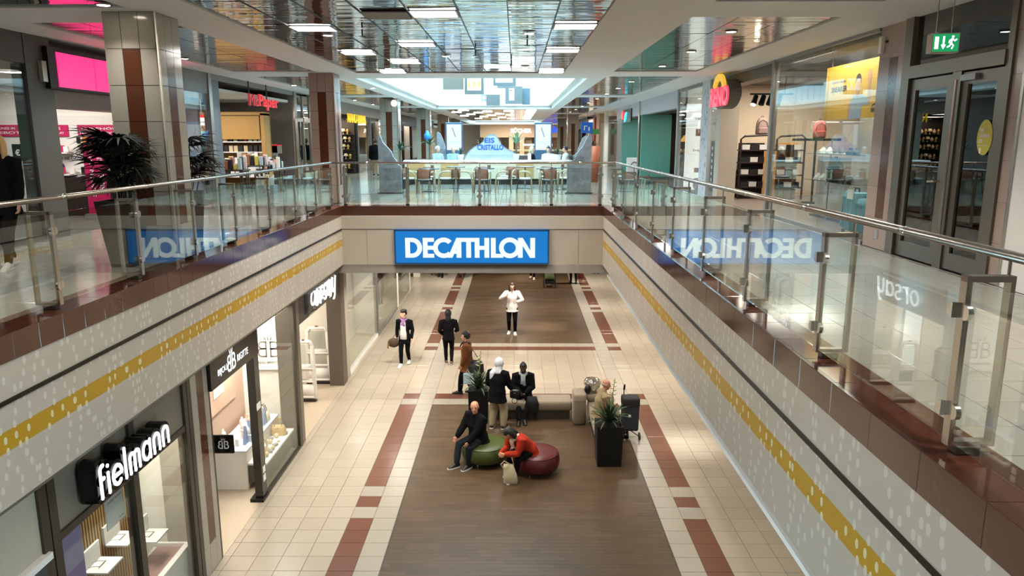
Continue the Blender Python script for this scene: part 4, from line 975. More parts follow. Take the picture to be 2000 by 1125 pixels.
BR = {6.33: 'top shelf', 6.01: 'second shelf', 5.63: 'third shelf', 5.23: 'bottom shelf'}
for z, c, x in ks: used[(z, c)] = used.get((z, c), 0) + 1; shelf_things([BK[c]], [((x, 24.08, z), 0)], 'book', 'book', ['%s book on the %s of the honey wood cabinet, %s from its left' % (BC[c], BR[z], nth(used[(z, c)]))], 'books in the honey wood cabinet')
PCN = {'#E8E2D8': 'cream', '#D98A86': 'pink', '#B8734B': 'copper', '#2A2A2E': 'black', '#E7D36A': 'yellow', '#C9D6D8': 'pale blue', '#8B6B52': 'brown', '#F0EDE8': 'white', '#C9D6E4': 'light blue', '#D9A08E': 'salmon'}
def table_goods(x0, y0, label, n, seed, cols, w_=.8, d_=.6, h=.72):
    t = thing('display_table', label, 'table', (x0, y0, UZ)); z = UZ + h
    obj('top', MB().bbox((x0 - w_ / 2, y0 - d_ / 2, z - .04), (x0 + w_ / 2, y0 + d_ / 2, z), .012), DARKM, t)
    for sx_ in (-1, 1):
        for sy in (-1, 1): obj('leg', MB().box((x0 + sx_ * (w_ / 2 - .06) - .02, y0 + sy * (d_ / 2 - .06) - .02, UZ), (x0 + sx_ * (w_ / 2 - .06) + .02, y0 + sy * (d_ / 2 - .06) + .02, z - .04)), DARKM, t)
    rr = random.Random(seed); nx = max(1, int(w_ / .13)); 
    for i in range(n):
        a, b = i % nx, i // nx; hh = rr.uniform(.12, .36); c = cols[i % len(cols)]
        ww = rr.uniform(.04, .058)
        g = obj('packet', MB().bbox((x0 - w_ / 2 + .07 + a * .125 - ww, y0 - d_ / 2 + .07 + b * .13 - .045, z), (x0 - w_ / 2 + .07 + a * .125 + ww, y0 - d_ / 2 + .07 + b * .13 + .045, z + hh), .01), mat('pack_' + c.strip('#'), c, .5, var=.15, scale=12))
        tag(g, '%s packet on the %s, %s row, %s' % (PCN.get(cols[i % len(cols)], 'pale'), label, nth(b + 1), nth(a + 1)), 'packet', 'packets on the ' + label)
PCK = ['#E8E2D8', '#D98A86', '#B8734B', '#2A2A2E', '#E7D36A', '#C9D6D8', '#8B6B52', '#F0EDE8']
table_goods(-7.85, 20.75, 'crowded sale table nearest at the stationery opening', 24, 1, PCK, .8, .6, .78)
table_goods(-7.75, 22.2, 'second crowded sale table at the stationery opening', 24, 2, PCK, .8, .6, .85)
table_goods(-7.7, 23.6, 'farthest sale table at the stationery opening', 24, 3, ['#C9D6E4', '#E8E2D8', '#D9A08E', '#2A2A2E'], .8, .6, .7)
t = thing('card_spinner', 'slim white greeting card spinner by the steel post', 'rack', (-8.05, 19.9, UZ))
obj('pole', MB().tube([(-8.05, 19.9, UZ), (-8.05, 19.9, 6.4)], .02), ALU, t); obj('base', MB().cyl((-8.05, 19.9, UZ), .25, .04, 16), ALU, t)
for k in range(6):
    for a in range(4): obj('card_pocket', MB().box((-8.05 + .14 * math.cos(a * PI / 2 + .4) - .06, 19.9 + .14 * math.sin(a * PI / 2 + .4) - .05, 4.98 + k * .235), (-8.05 + .14 * math.cos(a * PI / 2 + .4) + .06, 19.9 + .14 * math.sin(a * PI / 2 + .4) + .05, 5.16 + k * .235)), mat('pack_' + PCK[(k + a) % 8].strip('#'), PCK[(k + a) % 8], .5), t)
t = thing('wrap_bin', 'bin of white and yellow wrapping paper rolls at the stationery opening', 'bin', (-7.15, 21.35, UZ))
obj('bin', MB().box((-7.42, 21.15, UZ), (-6.88, 21.55, 5.12)), mat('clear_grey_bin', '#8D949A', .4), t)
rr = random.Random(9)
for i in range(14):
    x, y = -7.34 + (i % 7) * .065, 21.26 + (i // 7) * .14
    r_ = obj('paper_roll', MB().tube([(x, y, 5.12), (x + rr.uniform(-.02, .02), y, 5.12 + rr.uniform(.15, .34))], .027, 8), mat('roll_' + ('y' if i in (3, 4) else 'w'), '#D9A92E' if i in (3, 4) else '#E9E7E2', .4)); tag(r_, ('yellow' if i in (3, 4) else 'white') + ' wrapping paper roll in the grey bin, %s row, %s' % ('front' if i < 7 else 'back', nth(i % 7 + 1)), 'paper roll', 'paper rolls in the grey bin')
t = thing('notice', 'white notice with a red top on the taupe stationery wall', 'notice', (-8.5, 25.88, 6.1)); obj('sheet', MB().box((-8.68, 25.88, 5.92), (-8.05, 25.9, 6.22)), PAPER, t); obj('red_band', MB().box((-8.68, 25.876, 6.18), (-8.05, 25.88, 6.22)), RED3, t)
t = thing('notice', 'yellow notice on the taupe stationery wall', 'notice', (-8.3, 25.88, 6.1)); obj('sheet', MB().box((-8.42, 25.88, 5.94), (-8.2, 25.9, 6.24)), mat('yellow_print', '#D9AE35', .5), t)
t = thing('notice', 'no entry pictogram notice below the yellow one', 'notice', (-8.3, 25.88, 5.8)); obj('sheet', MB().box((-8.42, 25.88, 5.6), (-8.2, 25.9, 5.92)), PAPER, t)
mb = MB(); stroke(mb, arc(0, 0, .075, .075, 0, 360, 16)[:-1], .014, (-8.31, 25.878, 5.76), UX, UZ_, .003, closed=True); stroke(mb, [(-.05, .05), (.05, -.05)], .014, (-8.31, 25.878, 5.76), UX, UZ_, .003); obj('pictogram', mb, BLACK, t)
t = thing('teal_bag', 'teal patterned bag on a hook under a white price sign', 'bag', (-8.9, 21.6, 6.2)); obj('body', MB().ell((-8.95, 21.6, 6.42), (.2, .12, .22)), mat('teal_pattern', '#3E7F86', .5, var=.4, scale=14), t, True); obj('strap', MB().tube([(-9.05, 21.6, 6.6), (-8.95, 21.6, 6.75), (-8.85, 21.6, 6.6)], .015), BLACK, t); obj('hook', MB().tube([(-8.95, 21.6, 6.75), (-8.95, 21.6, 7.62)], .006, 5), ALU, t)
t = thing('price_sign', 'white price sign with red top hanging at the stationery entrance', 'sign', (-8.9, 21.4, 6.9)); obj('card', MB().box((-9.05, 21.4, 6.78), (-8.65, 21.41, 7.0)), PAPER, t); obj('red_band', MB().box((-9.05, 21.396, 7.0), (-8.65, 21.41, 7.07)), RED3, t); obj('wire', MB().tube([(-8.85, 21.405, 7.07), (-8.85, 21.405, 7.62)], .004, 4), ALU, t); mb = MB(); text(mb, 'Lernen', (-8.96, 21.399, 6.85), UX, UZ_, .2, .06, .001); obj('lettering', mb, BLACK, t)
t = thing('leaflet_stand', 'leaflet stand with tilted white sheets before the taupe wall', 'stand', (-8.3, 23.3, UZ)); obj('pole', MB().tube([(-8.2, 23.5, UZ), (-8.2, 23.5, 6.0)], .02), BLACK, t)
for z in (5.35, 5.75): obj('sheet', MB().prism([(-.16, 0), (.16, .05), (.14, .24), (-.18, .19)], (-8.2, 23.45, z), UX, UZ_, (0, .02, 0)), PAPER, t)
obj('base', MB().cyl((-8.2, 23.5, UZ), .2, .03, 14), BLACK, t)
# --- glazed steel lift door left of the second column
t = thing('glass_door', 'narrow steel framed glass door left of the second column', 'door', (XU, 27.1, UZ))
for y in (26.22, 27.0, 27.9): obj('frame_post', MB().box((XU - .08, y, UZ), (XU + .03, y + .1, 7.9)), STEEL, t)
obj('frame_rail', MB().box((XU - .08, 26.3, 7.0), (XU + .03, 27.95, 7.15)), STEEL, t); obj('pane', MB().box((XU - .02, 26.3, UZ), (XU - .01, 27.95, 7.9)), DOORG, t); obj('handle', MB().tube([(XU + .07, 26.95, 5.6), (XU + .07, 26.95, 6.1)], .015), CHROME, t)
t = thing('exit_sign', 'small white exit sign box beside the glass door', 'sign', (XU + .3, 27.8, 7.2)); obj('box', MB().box((XU + .2, 27.6, 7.15), (XU + .5, 27.7, 7.38)), PAPER, t); obj('rod', MB().tube([(XU + .35, 27.65, 7.38), (XU + .35, 27.65, 8)], .008, 5), ALU, t)
struct('wall_left', MB().box((XU - .1, 28.05, UZ), (XU, 32.1, 8)), ALU)
# --- gift shop with yellow sign
t = thing('shop_sign', 'yellow lit sign of the gift shop beyond the second column', 'sign', (XU, 36, 7.3)); obj('bar', MB().box((XU, 33.6, 7.22), (XU + .06, 38.2, 7.3)), DARKM, t)
mb = MB(); text(mb, 'NANU-NANA', (XU + .07, 33.9, 7.14), UY_, UZ_, 4.1, .4, .03, .01); obj('lettering', mb, glow('yellow_letter', '#FFD400', .9, '#806000'), t)
t = thing('storefront', 'dark gift shop front with glass bay and steel posts', 'shop front', (XU, 38, UZ))
obj('frame_rail', MB().box((XU - .2, 32.2, 7.5), (XU, 48, 8)), ALU, t)
for y in (36.3, 39.5, 43, 47.9): obj('frame_post', MB().box((XU - .1, y, UZ), (XU + .02, y + .12, 7.5)), ALU, t)
obj('pane', MB().box((XU - .02, 36.4, UZ), (XU - .01, 48, 7.5)), SHOPG, t)
struct('wall_back', MB().box((-10.2, 32.3, UZ), (-10, 36.3, 8)), mat('dark_shop_back', '#2A1D15', .6))
t = thing('gift_shelf', 'dark shelf wall of gilded gifts under the yellow sign', 'shelf', (-8.6, 36, UZ)); obj('back', MB().box((-9.6, 36.1, UZ), (-7.7, 36.18, 7.2)), mat('dark_shelf', '#2B1C13', .5), t)
for k, z in enumerate((5.0, 5.45, 5.9, 6.25, 6.6)):
    obj('shelf_board', MB().box((-9.4, 35.75, z), (-7.75, 36.1, z + .03)), BLACK, t)
GF = [mesh('figurine', MB().lathe([(.06, 0), (.07, .02), (.03, .08), (.08, .16), (.05, .22), (.02, .26)], n=10), mat('gilt', '#C59A55', .3, .6), True), mesh('vase', MB().lathe([(.04, 0), (.09, .08), (.08, .16), (.03, .2), (.045, .24)], n=10), mat('rose_glass', '#C79F8C', .25), True), mesh('lamp', MB().lathe([(.05, 0), (.02, .02), (.02, .12), (.12, .13), (.07, .26)], n=12), mat('cream_lamp', '#E7CDA2', .4), True)]
shelf_things([GF[i % 7 % 3] for i in range(35)], [((-9.2 + i * .2 + (k % 2) * .08, 35.92, z + .03), 0) for k, z in enumerate((5.0, 5.45, 5.9, 6.25, 6.6)) for i in range(7)], 'gift_ornament', 'ornament', ['%s on the gift shop shelves, shelf %s from below' % (q, nth(k + 1)) for k in range(5) for q in ['gilded figurine', 'rose glass vase', 'cream table lamp'] * 2 + ['gilded figurine']][:35], 'ornaments on the gift shop shelves')
area('gift_lamp', (-8.4, 35.2, 7.4), 1.0, 45, (1, .8, .55))
t = thing('shop_sign', 'white and pink lit box sign on the dark shop between the far columns', 'sign', (XU + .2, 47.5, 7.1)); obj('box', MB().box((XU + .05, 46.9, 6.95), (XU + .35, 48.4, 7.45)), BLACK, t); obj('face', MB().box((XU + .06, 46.88, 7.0), (XU + .34, 46.9, 7.4)), glow('pink_white_face', '#FFD8DC', 1.2), t)
t = thing('storefront', 'black framed shop front beyond the third column', 'shop front', (XU, 54, UZ)); obj('frame_rail', MB().box((XU - .2, 48.2, 7.3), (XU, 70, 8)), BLACKM, t)
for y in (48.5, 51, 55, 60, 65): obj('frame_post', MB().box((XU - .15, y, UZ), (XU + .02, y + .3, 7.3)), BLACKM, t)
struct('wall_back', MB().box((-9, 48.5, UZ), (-8.9, 86, 7.6)), mat('beige_far_shop', '#B9A48C', .6, var=.3, scale=1.5))

# ================================================================== UPPER RIGHT SHOPS
XV = 5.35
struct('wall_right', MB().box((XV, -10, UZ), (XV + .2, 8.12, 8)), WHITE)
root = struct('pillar', MB().box((XV + .012, 8.14, UZ), (XV + .4, 8.32, 8)), GROUT)
obj('corner_strip', MB().box((XV - .015, 8.1, UZ), (XV + .012, 8.14, 8)), STEEL, root)
for i in range(7): obj('tile', MB().box((XV, 8.14, UZ + i * .457 + .002), (XV + .012, 8.32, UZ + i * .457 + .455)), GRANP, root)
# --- double door
t = thing('glass_door', 'tall double glass door in bronze grey metal with glazed transom', 'door', (XV, 9.4, UZ)); BRZ = mat('bronze_grey_metal', '#6F675B', .32, .7, var=.05)
obj('frame_post', MB().box((XV - .05, 10.42, UZ), (XV + .15, 10.62, 8)), BRZ, t); obj('frame_post', MB().box((XV - .03, 8.32, UZ), (XV + .1, 8.42, 8)), BRZ, t)
obj('frame_rail', MB().box((XV - .05, 8.42, 7.2), (XV + .12, 10.42, 7.36)), BRZ, t); obj('transom_pane', MB().box((XV + .02, 8.42, 7.36), (XV + .03, 10.42, 8)), DOORG, t)
for nm, a, b in (('far', 9.42, 10.4), ('near', 8.44, 9.22)):
    l_ = obj('door_leaf', MB().box((XV - .01, a, UZ + .02), (XV + .05, a + .12, 7.18)).box((XV - .01, b - .12, UZ + .02), (XV + .05, b, 7.18)).box((XV - .01, a + .12, 7.04), (XV + .05, b - .12, 7.18)).box((XV - .01, a + .12, UZ + .02), (XV + .05, b - .12, UZ + .22)), BRZ, t)
    obj('pane', MB().box((XV + .015, a + .12, UZ + .22), (XV + .025, b - .12, 7.04)), DOORG, l_)
    if nm == 'far': obj('handle', MB().tube([(XV - .01, a + .06, 5.88), (XV - .08, a + .06, 5.88), (XV - .085, a + .2, 5.87)], .014), CHROME, l_)
    else: obj('mullion', MB().box((XV + .02, a + .38, UZ + .22), (XV + .06, a + .43, 7.04)), BLACKM, l_)
obj('door_stile', MB().box((XV - .03, 9.23, UZ), (XV + .08, 9.41, 7.2)), BRZ, t); obj('pull_bar', MB().tube([(XV - .07, 9.25, 5.1), (XV - .07, 9.25, 7.1)], .018), STEEL, t)
obj('door_closer', MB().box((XV - .06, 8.9, 7.08), (XV - .01, 9.2, 7.15)), ALU, t)
st = obj('sticker', MB().prism(arc(0, 0, .14, .2, 0, 360, 24)[:-1], (XV - .012, 8.66, 6.42), UY_, UZ_, (-.003, 0, 0)), mat('yellow_sticker', '#B3A52B', .5), t, label='oval yellow climate sticker')
mb = MB()
for i, (s_, z, w_) in enumerate((('WIR', 6.48, .08), ('VERMEIDEN', 6.42, .19), ('CO2', 6.36, .07))): text(mb, s_, (XV - .016, 8.76, z), (0, -1, 0), UZ_, w_, .04, .001, .01)
text(mb, 'Klima im Blick', (XV - .016, 8.76, 6.325), (0, -1, 0), UZ_, .18, .012, .001); mb.box((XV - .017, 8.7, 6.24), (XV - .016, 8.73, 6.3)); obj('lettering', mb, PAPER, st)
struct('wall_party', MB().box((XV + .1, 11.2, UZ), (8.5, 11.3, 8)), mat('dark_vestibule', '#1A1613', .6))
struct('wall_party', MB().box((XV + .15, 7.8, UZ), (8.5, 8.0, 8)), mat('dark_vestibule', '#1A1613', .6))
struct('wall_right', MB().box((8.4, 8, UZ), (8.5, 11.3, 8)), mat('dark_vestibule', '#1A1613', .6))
t = thing('lit_tree', 'dim golden fairy light tree behind the dark door glass', 'plant', (6.6, 10.6, UZ)); obj('trunk', MB().tube([(6.6, 10.7, UZ), (6.6, 10.7, 6.6)], .04), BLACK, t); mb = MB(); rr = random.Random(4)
for i in range(120): a, h = rr.uniform(0, 6.28), rr.uniform(0, 1.1); r_ = .42 * (1.15 - h); mb.ell((6.6 + r_ * math.cos(a), 10.7 + r_ * math.sin(a), 5.6 + h), (.035, .035, .035), 6, 4)
obj('gold_baubles', mb, mat('bauble', '#8A6232', .3, .6), t, True, kind='stuff')
area('vestibule_lamp', (6.6, 9.6, 7.9), .4, 4, WARM)
t = thing('exit_sign', 'green running man emergency exit sign hung before the double door', 'sign', (4.95, 8.85, 7.46))
def ex(p, z): return (4.78 + p * .36, 8.95 - p * .22, z)   # sign hangs at an angle to the gallery
A = Vector((4.6, 8.62, 7.34)); UXs = Vector((.92, -.12, 0)).normalized(); NS = UXs.cross(Vector(UZ_))
obj('case', MB().prism(rect(0, .29, 0, .21), A - NS * .14, UXs, UZ_, NS * .14), mat('sign_grey_case', '#B9AC9C', .5), t)
obj('face', MB().prism(rect(.012, .278, .012, .198), A, UXs, UZ_, NS * .004), glow('exit_green', '#0E9A58', .9), t)
mb = MB(); EO = A + NS * .0045
mb.prism(rect(.03, .07, .04, .17), EO, UXs, UZ_, NS * .002); mb.prism(rect(.112, .132, .08, .175), EO, UXs, UZ_, NS * .002); mb.prism([(.095, .085), (.122, .035), (.149, .085)], EO, UXs, UZ_, NS * .002)
stroke(mb, arc(.215, .168, .007, .007, 0, 360, 8)[:-1], .014, EO, UXs, UZ_, .002, closed=True)
for q in ([(.212, .15), (.2, .1)], [(.2, .1), (.225, .075), (.212, .045)], [(.2, .1), (.185, .07), (.165, .06)], [(.21, .145), (.24, .125), (.252, .14)], [(.21, .145), (.185, .13), (.18, .108)]): stroke(mb, q, .016, EO, UXs, UZ_, .002)
obj('pictogram', mb, GLW, t)
for p in (.06, .22): q = A + UXs * p - NS * .07; obj('rod', MB().tube([(q.x, q.y, 7.55), (q.x, q.y, 8)], .006, 5), STEEL, t)
# --- tiled pillar
root = struct('pillar', MB().box((XV + .012, 10.63, UZ), (XV + .5, 11.42, 8)), GROUT)
for i in range(7):
    for y0, y1, m in ((10.63, 10.86, GRANP), (10.86, 11.1, REDGR if 0 < i < 6 else GRANP), (11.1, 11.42, GRANP)): obj('tile', MB().box((XV, y0 + .002, UZ + i * .457 + .002), (XV + .012, y1 - .002, UZ + i * .457 + .455)), m, root)
t = thing('wall_sensor', 'small white sensor box high on the pillar', 'sensor', (XV, 11.3, 7.75)); obj('box', MB().bbox((XV - .06, 11.28, 7.62), (XV, 11.36, 7.86), .01), PAPER, t); obj('bracket', MB().tube([(XV - .04, 11.2, 7.78), (XV, 11.2, 7.78)], .02), DARKM, t)
obj('socket', MB().box((XV - .006, 10.95, 4.95), (XV, 11.05, 5.08)), STEEL, root)
# --- shoe shop
t = thing('storefront', 'shoe shop front with frameless glass bay and open entrance', 'shop front', (XV, 15, UZ)); FRM = mat('grey_shop_frame', '#8C8B88', .4, .4)
obj('pane', MB().box((XV, 11.44, 4.86), (XV + .012, 13.2, 7.95)), SHOPG, t); obj('pane', MB().box((XV, 13.21, 4.86), (XV + .012, 15.9, 7.95)), SHOPG, t)
obj('frame_post', MB().box((XV - .04, 15.9, UZ), (XV + .08, 16.03, 8)), FRM, t); obj('frame_rail', MB().box((XV - .02, 11.44, UZ), (XV + .05, 15.9, 4.86)), FRM, t); obj('frame_rail', MB().box((XV - .02, 11.44, 7.95), (XV + .05, 20, 8.0)), FRM, t)
obj('roller_case', MB().box((XV + .02, 16.03, 7.72), (XV + .4, 19.85, 7.95)), DARKM, t); obj('frame_post', MB().box((XV - .02, 19.85, UZ), (XV + .45, 20.3, 8)), BEIGE, t)
struct('floor', MB().box((XV, 11.44, UZ - .008), (12, 22, UZ)), mat('shoe_shop_floor', '#8B7B6C', .4, var=.1))
CRW = mat('cream_shop_wall', '#E2CDB0', .6, var=.02)
struct('wall_back', MB().box((XV + .45, 21.8, UZ), (12, 21.95, 8)), CRW); struct('ceiling', MB().box((XV + .1, 11.4, 7.9), (12, 22, 7.95)), mat('dark_shop_ceiling', '#5C544C', .7, var=.3, scale=1.5))
struct('wall_back', MB().box((7.3, 11.4, UZ), (7.4, 16.2, 7.0)), SHOPW)
for x, y, p in ((5.6, 14.0, 34), (7.4, 19.4, 140), (6.7, 13.4, 110)): area('shop_lamp', (x, y, 7.85), .5 if x < 6 else 2.2, p, (1, .93, .82), sy=2)
t = thing('shop_sign', 'pink red shoe shop name under a yellow arch on a round grey drum', 'sign', (XV - .2, 18.9, 7.5))
obj('drum', MB().prism([(p[0], p[1]) for p in arc(0, 0, .78, .36, 0, 360, 24)[:-1]], (XV - .28, 19.05, 7.5), (0, -1, 0), UZ_, (.3, 0, 0)), mat('drum_grey', '#5A554D', .5), t)
mb = MB(); text(mb, 'RENO', (XV - .285, 19.85, 7.2), (0, -1, 0), UZ_, 1.6, .48, .05, .03); obj('lettering', mb, glow('pink_letter', '#E8526A', .85, '#B03040'), t)
mb = MB(); o_ = arc(0, 0, .5, .32, 175, 5, 14); i_ = arc(0, -.03, .33, .2, 175, 5, 14)
for k in range(14): mb.prism([o_[k], o_[k + 1], i_[k + 1], i_[k]], (XV - .28, 19.05, 7.66), (0, -1, 0), UZ_, (-.07, 0, 0))
obj('arch', mb, glow('yellow_arch', '#E8B93A', .75, '#A07A10'), t)
t = thing('track_lights', 'black track with four spotlights in the shoe shop entrance', 'light', (6.2, 18, 7.4)); obj('track', MB().box((5.5, 18.0, 7.42), (6.5, 18.05, 7.46)), BLACK, t)
for x in (5.64, 5.82, 6.0, 6.2): obj('spotlight', MB().tube([(x, 18.02, 7.4), (x - .08, 17.95, 7.2)], [.055, .07], 10), BLACK, t); obj('lens', MB().tube([(x - .08, 17.95, 7.2), (x - .083, 17.947, 7.19)], .058, 10), DOWN if x < 5.7 else BLKG, t)
obj('rod', MB().tube([(6.3, 18.02, 7.46), (6.3, 18.02, 7.9)], .01, 5), BLACK, t)
def gondola(x, y, w_, label, col_panel):
    t = thing('shelf_unit', label, 'shelf', (x, y, UZ)); H = 1.68
    DK = mat('dark_shelf_frame', '#2A1A12', .45)
    mb = MB().tube([(x, y, UZ), (x, y, UZ + H - .08), (x + .1, y, UZ + H), (x + w_ - .1, y, UZ + H + .03), (x + w_, y, UZ + H - .05), (x + w_, y, UZ)], .028, 8); obj('frame', mb, DK, t)
    for k in range(4): obj('shelf_board', MB().box((x, y - .02, UZ + .3 + k * .33), (x + w_, y + .35, UZ + .335 + k * .33)), DK, t)
    obj('panel', MB().box((x + .05, y + .36, UZ), (x + w_ * .95, y + .38, UZ + 1.5)), mat('panel_' + col_panel.strip('#'), col_panel, .5), t)
    for k in range(4):
        for i in range(3):
            s_ = bpy.data.objects.new('shoe_box', SBX[(i + k) % 2]); col.objects.link(s_); s_.location = (x + .16 + i * (w_ - .2) / 2.6, y + .15, UZ + .335 + k * .33); tag(s_, '%s shoe box, shelf %s from below, %s, on the %s' % (('black', 'white')[(i + k) % 2], ('first', 'second', 'third', 'fourth')[k], ('left', 'middle', 'right')[i], label.replace(' in the shoe shop entrance', '')), 'shoe box', 'shoe boxes on the ' + label)
SBX = [mesh('shoe_box', MB().box((-.1, -.12, 0), (.1, .14, .1)).box((-.103, -.123, .1), (.103, .143, .13)), mat('black_box', '#17161A', .5)), mesh('shoe_box', MB().box((-.1, -.12, 0), (.1, .14, .1)).box((-.103, -.123, .1), (.103, .143, .13)), mat('white_box', '#DAD6CF', .5))]
gondola(6.05, 20.4, .8, 'dark shelf unit left in the shoe shop entrance', '#241C18'); gondola(6.95, 20.2, .75, 'dark shelf unit with orange panel in the shoe shop entrance', '#C98A38')
t = thing('orange_board', 'orange size chart board between the two shelf units', 'board', (6.85, 19.9, UZ)); obj('board', MB().box((6.55, 19.9, UZ), (6.86, 19.93, 6.1)), mat('panel_C98A38', '#C98A38', .5), t); mb = MB(); rr = random.Random(2)
for k in range(14): mb.box((6.6, 19.898, 5.05 + k * .07), (6.6 + rr.uniform(.1, .2), 19.9, 5.07 + k * .07))
obj('printed_lines', mb, mat('brown_print', '#6B4318', .6), t, kind='stuff')
t = thing('side_counter', 'brown wooden counter at the shoe shop entrance post', 'counter', (5.9, 21.2, UZ)); obj('body', MB().box((5.82, 20.9, UZ), (6.5, 21.7, 5.55)), mat('brown_wood', '#5D3A22', .45, stretch=(1, 1, 6)), t); obj('top_box', MB().box((5.85, 21.1, 5.55), (6.3, 21.6, 6.05)), PAPER, t)
def backpack(x, y, z, hx, label, k=1.0):
    t = thing('backpack', label, 'backpack', (x, y, z)); m = mat('pack_fabric_' + hx.strip('#'), hx, .75, var=.12, scale=20)
    prof = [(0, .8, .8), (.03, 1, 1), (.2, 1, 1), (.33, .92, .85), (.42, .7, .6), (.46, .4, .35)]
    obj('body', MB().rings([[(x + k * .16 * f * math.copysign(abs(math.cos(a)) ** .6, math.cos(a)), y + k * .1 * g * math.copysign(abs(math.sin(a)) ** .6, math.sin(a)), z + k * h) for a in [2 * PI * i / 14 for i in range(14)]] for h, f, g in prof]), m, t, True)
    obj('pocket', MB().bbox((x - .12 * k, y - .135 * k, z + .03 * k), (x + .12 * k, y - .08 * k, z + .2 * k), .025), m, t); obj('handle', MB().tube([(x - .03 * k, y, z + .44 * k), (x - .02 * k, y, z + .5 * k), (x + .02 * k, y, z + .5 * k), (x + .03 * k, y, z + .44 * k)], .009), BLACK, t)
    obj('zip', MB().tube([(x - .14 * k, y - .1 * k, z + .2 * k), (x - .1 * k, y - .092 * k, z + .34 * k), (x, y - .08 * k, z + .4 * k), (x + .1 * k, y - .092 * k, z + .34 * k), (x + .14 * k, y - .1 * k, z + .2 * k)], .007), BLACK, t)
backpack(6.62, 20.5, 6.51, '#8A6F66', 'mauve grey backpack on top of the dark shelf unit')
t = thing('shelf_unit', 'dark bowed shelf behind the glass holding a coral backpack', 'shelf', (7.4, 19, UZ)); obj('board', MB().box((7.0, 18.9, 6.36), (8.1, 19.25, 6.42)), BLACK, t); obj('leg', MB().tube([(7.55, 19.1, UZ), (7.55, 19.1, 6.36)], .03), BLACK, t); obj('base', MB().cyl((7.55, 19.1, UZ), .25, .03, 14), BLACK, t)
backpack(7.6, 19.05, 6.42, '#E0605A', 'coral red backpack behind the shop glass', .95)
t = thing('poster', 'large yellow poster of a waving person in a denim shirt', 'poster', (6.02, 13.6, 7.1))
XP = 6.0; yel = mat('poster_yellow', '#D2A62E', .5)
obj('sheet', MB().box((XP, 12.62, 6.76), (XP + .03, 14.9, 7.74)), yel, t); obj('rod', MB().tube([(XP + .015, 12.8, 7.74), (XP + .015, 12.8, 7.9)], .006, 5), ALU, t); obj('rod', MB().tube([(XP + .015, 14.7, 7.74), (XP + .015, 14.7, 7.9)], .006, 5), ALU, t)
PY_ = lambda y, z: (13.62 - y, z)     # print coordinates, reading towards the viewer
def pr(poly, m, d, nm): obj(nm, MB().prism(poly, (XP, 13.5, 6.76), (0, -1, 0), UZ_, (-d, 0, 0)), m, t)
SKINP = mat('printed_skin', '#B98A6C', .5, var=.05); DEN = mat('printed_denim', '#8FA0AC', .5, var=.15, scale=9); HAIRP = mat('printed_hair', '#2A211C', .5)
pr([(-.3, 0), (.2, 0), (.2, .32), (.12, .42), (-.12, .42), (-.26, .3)], DEN, .003, 'printed_shirt'); pr([(.1, .42), (.2, .22), (.5, .22), (.48, .32), (.25, .38)], DEN, .0035, 'printed_sleeve')
pr([(.4, .24), (.5, .24), (.46, .62), (.38, .62)], SKINP, .004, 'printed_arm'); pr([(.36, .6), (.47, .6), (.49, .74), (.44, .82), (.42, .74), (.38, .8), (.35, .72)], SKINP, .0045, 'printed_hand')
pr([(-.05, .36), (.05, .36), (.05, .46), (-.05, .46)], SKINP, .004, 'printed_neck'); pr([p for p in arc(0, .56, .1, .15, 0, 360, 18)[:-1]], SKINP, .0045, 'printed_face'); pr([(.1, .6)] + arc(0, .64, .11, .13, 0, 180, 10) + [(-.1, .6), (-.07, .68), (.07, .68)], HAIRP, .005, 'printed_hair')
pr([(-.3, 0), (-.36, .18), (-.3, .3), (-.22, .2)], SKINP, .004, 'printed_forearm')
mb = MB(); text(mb, 'Unsere neuen', (XP - .002, 14.62, 7.42), (0, -1, 0), UZ_, .6, .05, .002); text(mb, 'SNEAKER', (XP - .002, 14.62, 7.26), (0, -1, 0), UZ_, .68, .1, .002, .02); text(mb, 'RENO', (XP - .002, 12.94, 6.85), (0, -1, 0), UZ_, .22, .07, .002, .03); stroke(mb, arc(0, 0, .09, .05, 170, 10, 6), .02, (XP - .002, 12.83, 6.93), (0, -1, 0), UZ_, .002); obj('lettering', mb, BLACK, t)
# shoes on glass shelves
t = thing('display_shelf', 'glass shelf stand with sneakers in the shoe shop window', 'shelf', (6.1, 13.9, UZ)); GSH = glass('shelf_glass', '#DDE8E6', 2.)
for z in (6.12, 5.62): obj('glass_board', MB().box((5.75, 12.9, z), (6.25, 15.0, z + .012)), GSH, t)
for y in (12.92, 14.98): obj('upright', MB().tube([(6.24, y, UZ), (6.24, y, 6.4)], .014), STEEL, t)
def shoe_mesh(name, main, sole):
    mb = MB(); L_ = .29
    rs = []
    for y, w_, h in ((0, .03, .07), (.02, .038, .09), (.07, .04, .11), (.12, .042, .095), (.18, .048, .065), (.24, .045, .05), (.28, .025, .035)):
        rs.append([(w_ * c, y, .022 + max(0, h * s_)) for c, s_ in [(math.cos(a), math.sin(a)) for a in [PI * i / 6 for i in range(7)]]])
    mb.rings(rs, 0)
    mb.rings([[(x * f, .145 + (y - .145) * f, z) for x, y in ((-.04, 0), (.04, 0), (.05, .1), (.052, .2), (.03, .285), (-.03, .285), (-.052, .2), (-.05, .1))] for z, f in ((0, .97), (.006, 1), (.026, 1))], 1)
    mb.tube([(-.02, .13, .115), (.02, .145, .11)], .006, 4, k=1); mb.tube([(-.02, .16, .09), (.02, .17, .088)], .006, 4, k=1)
    return mesh(name, mb, [main, sole], True)
SHM = [shoe_mesh('shoe', mat('shoe_white', '#E4E0D8', .5), mat('sole_white', '#F0EDE8', .5)), shoe_mesh('shoe', mat('shoe_olive', '#5C5A48', .6), mat('sole_white', '#F0EDE8', .5)), shoe_mesh('shoe', mat('shoe_dark', '#33343A', .6), mat('sole_dark', '#1C1C1E', .5))]
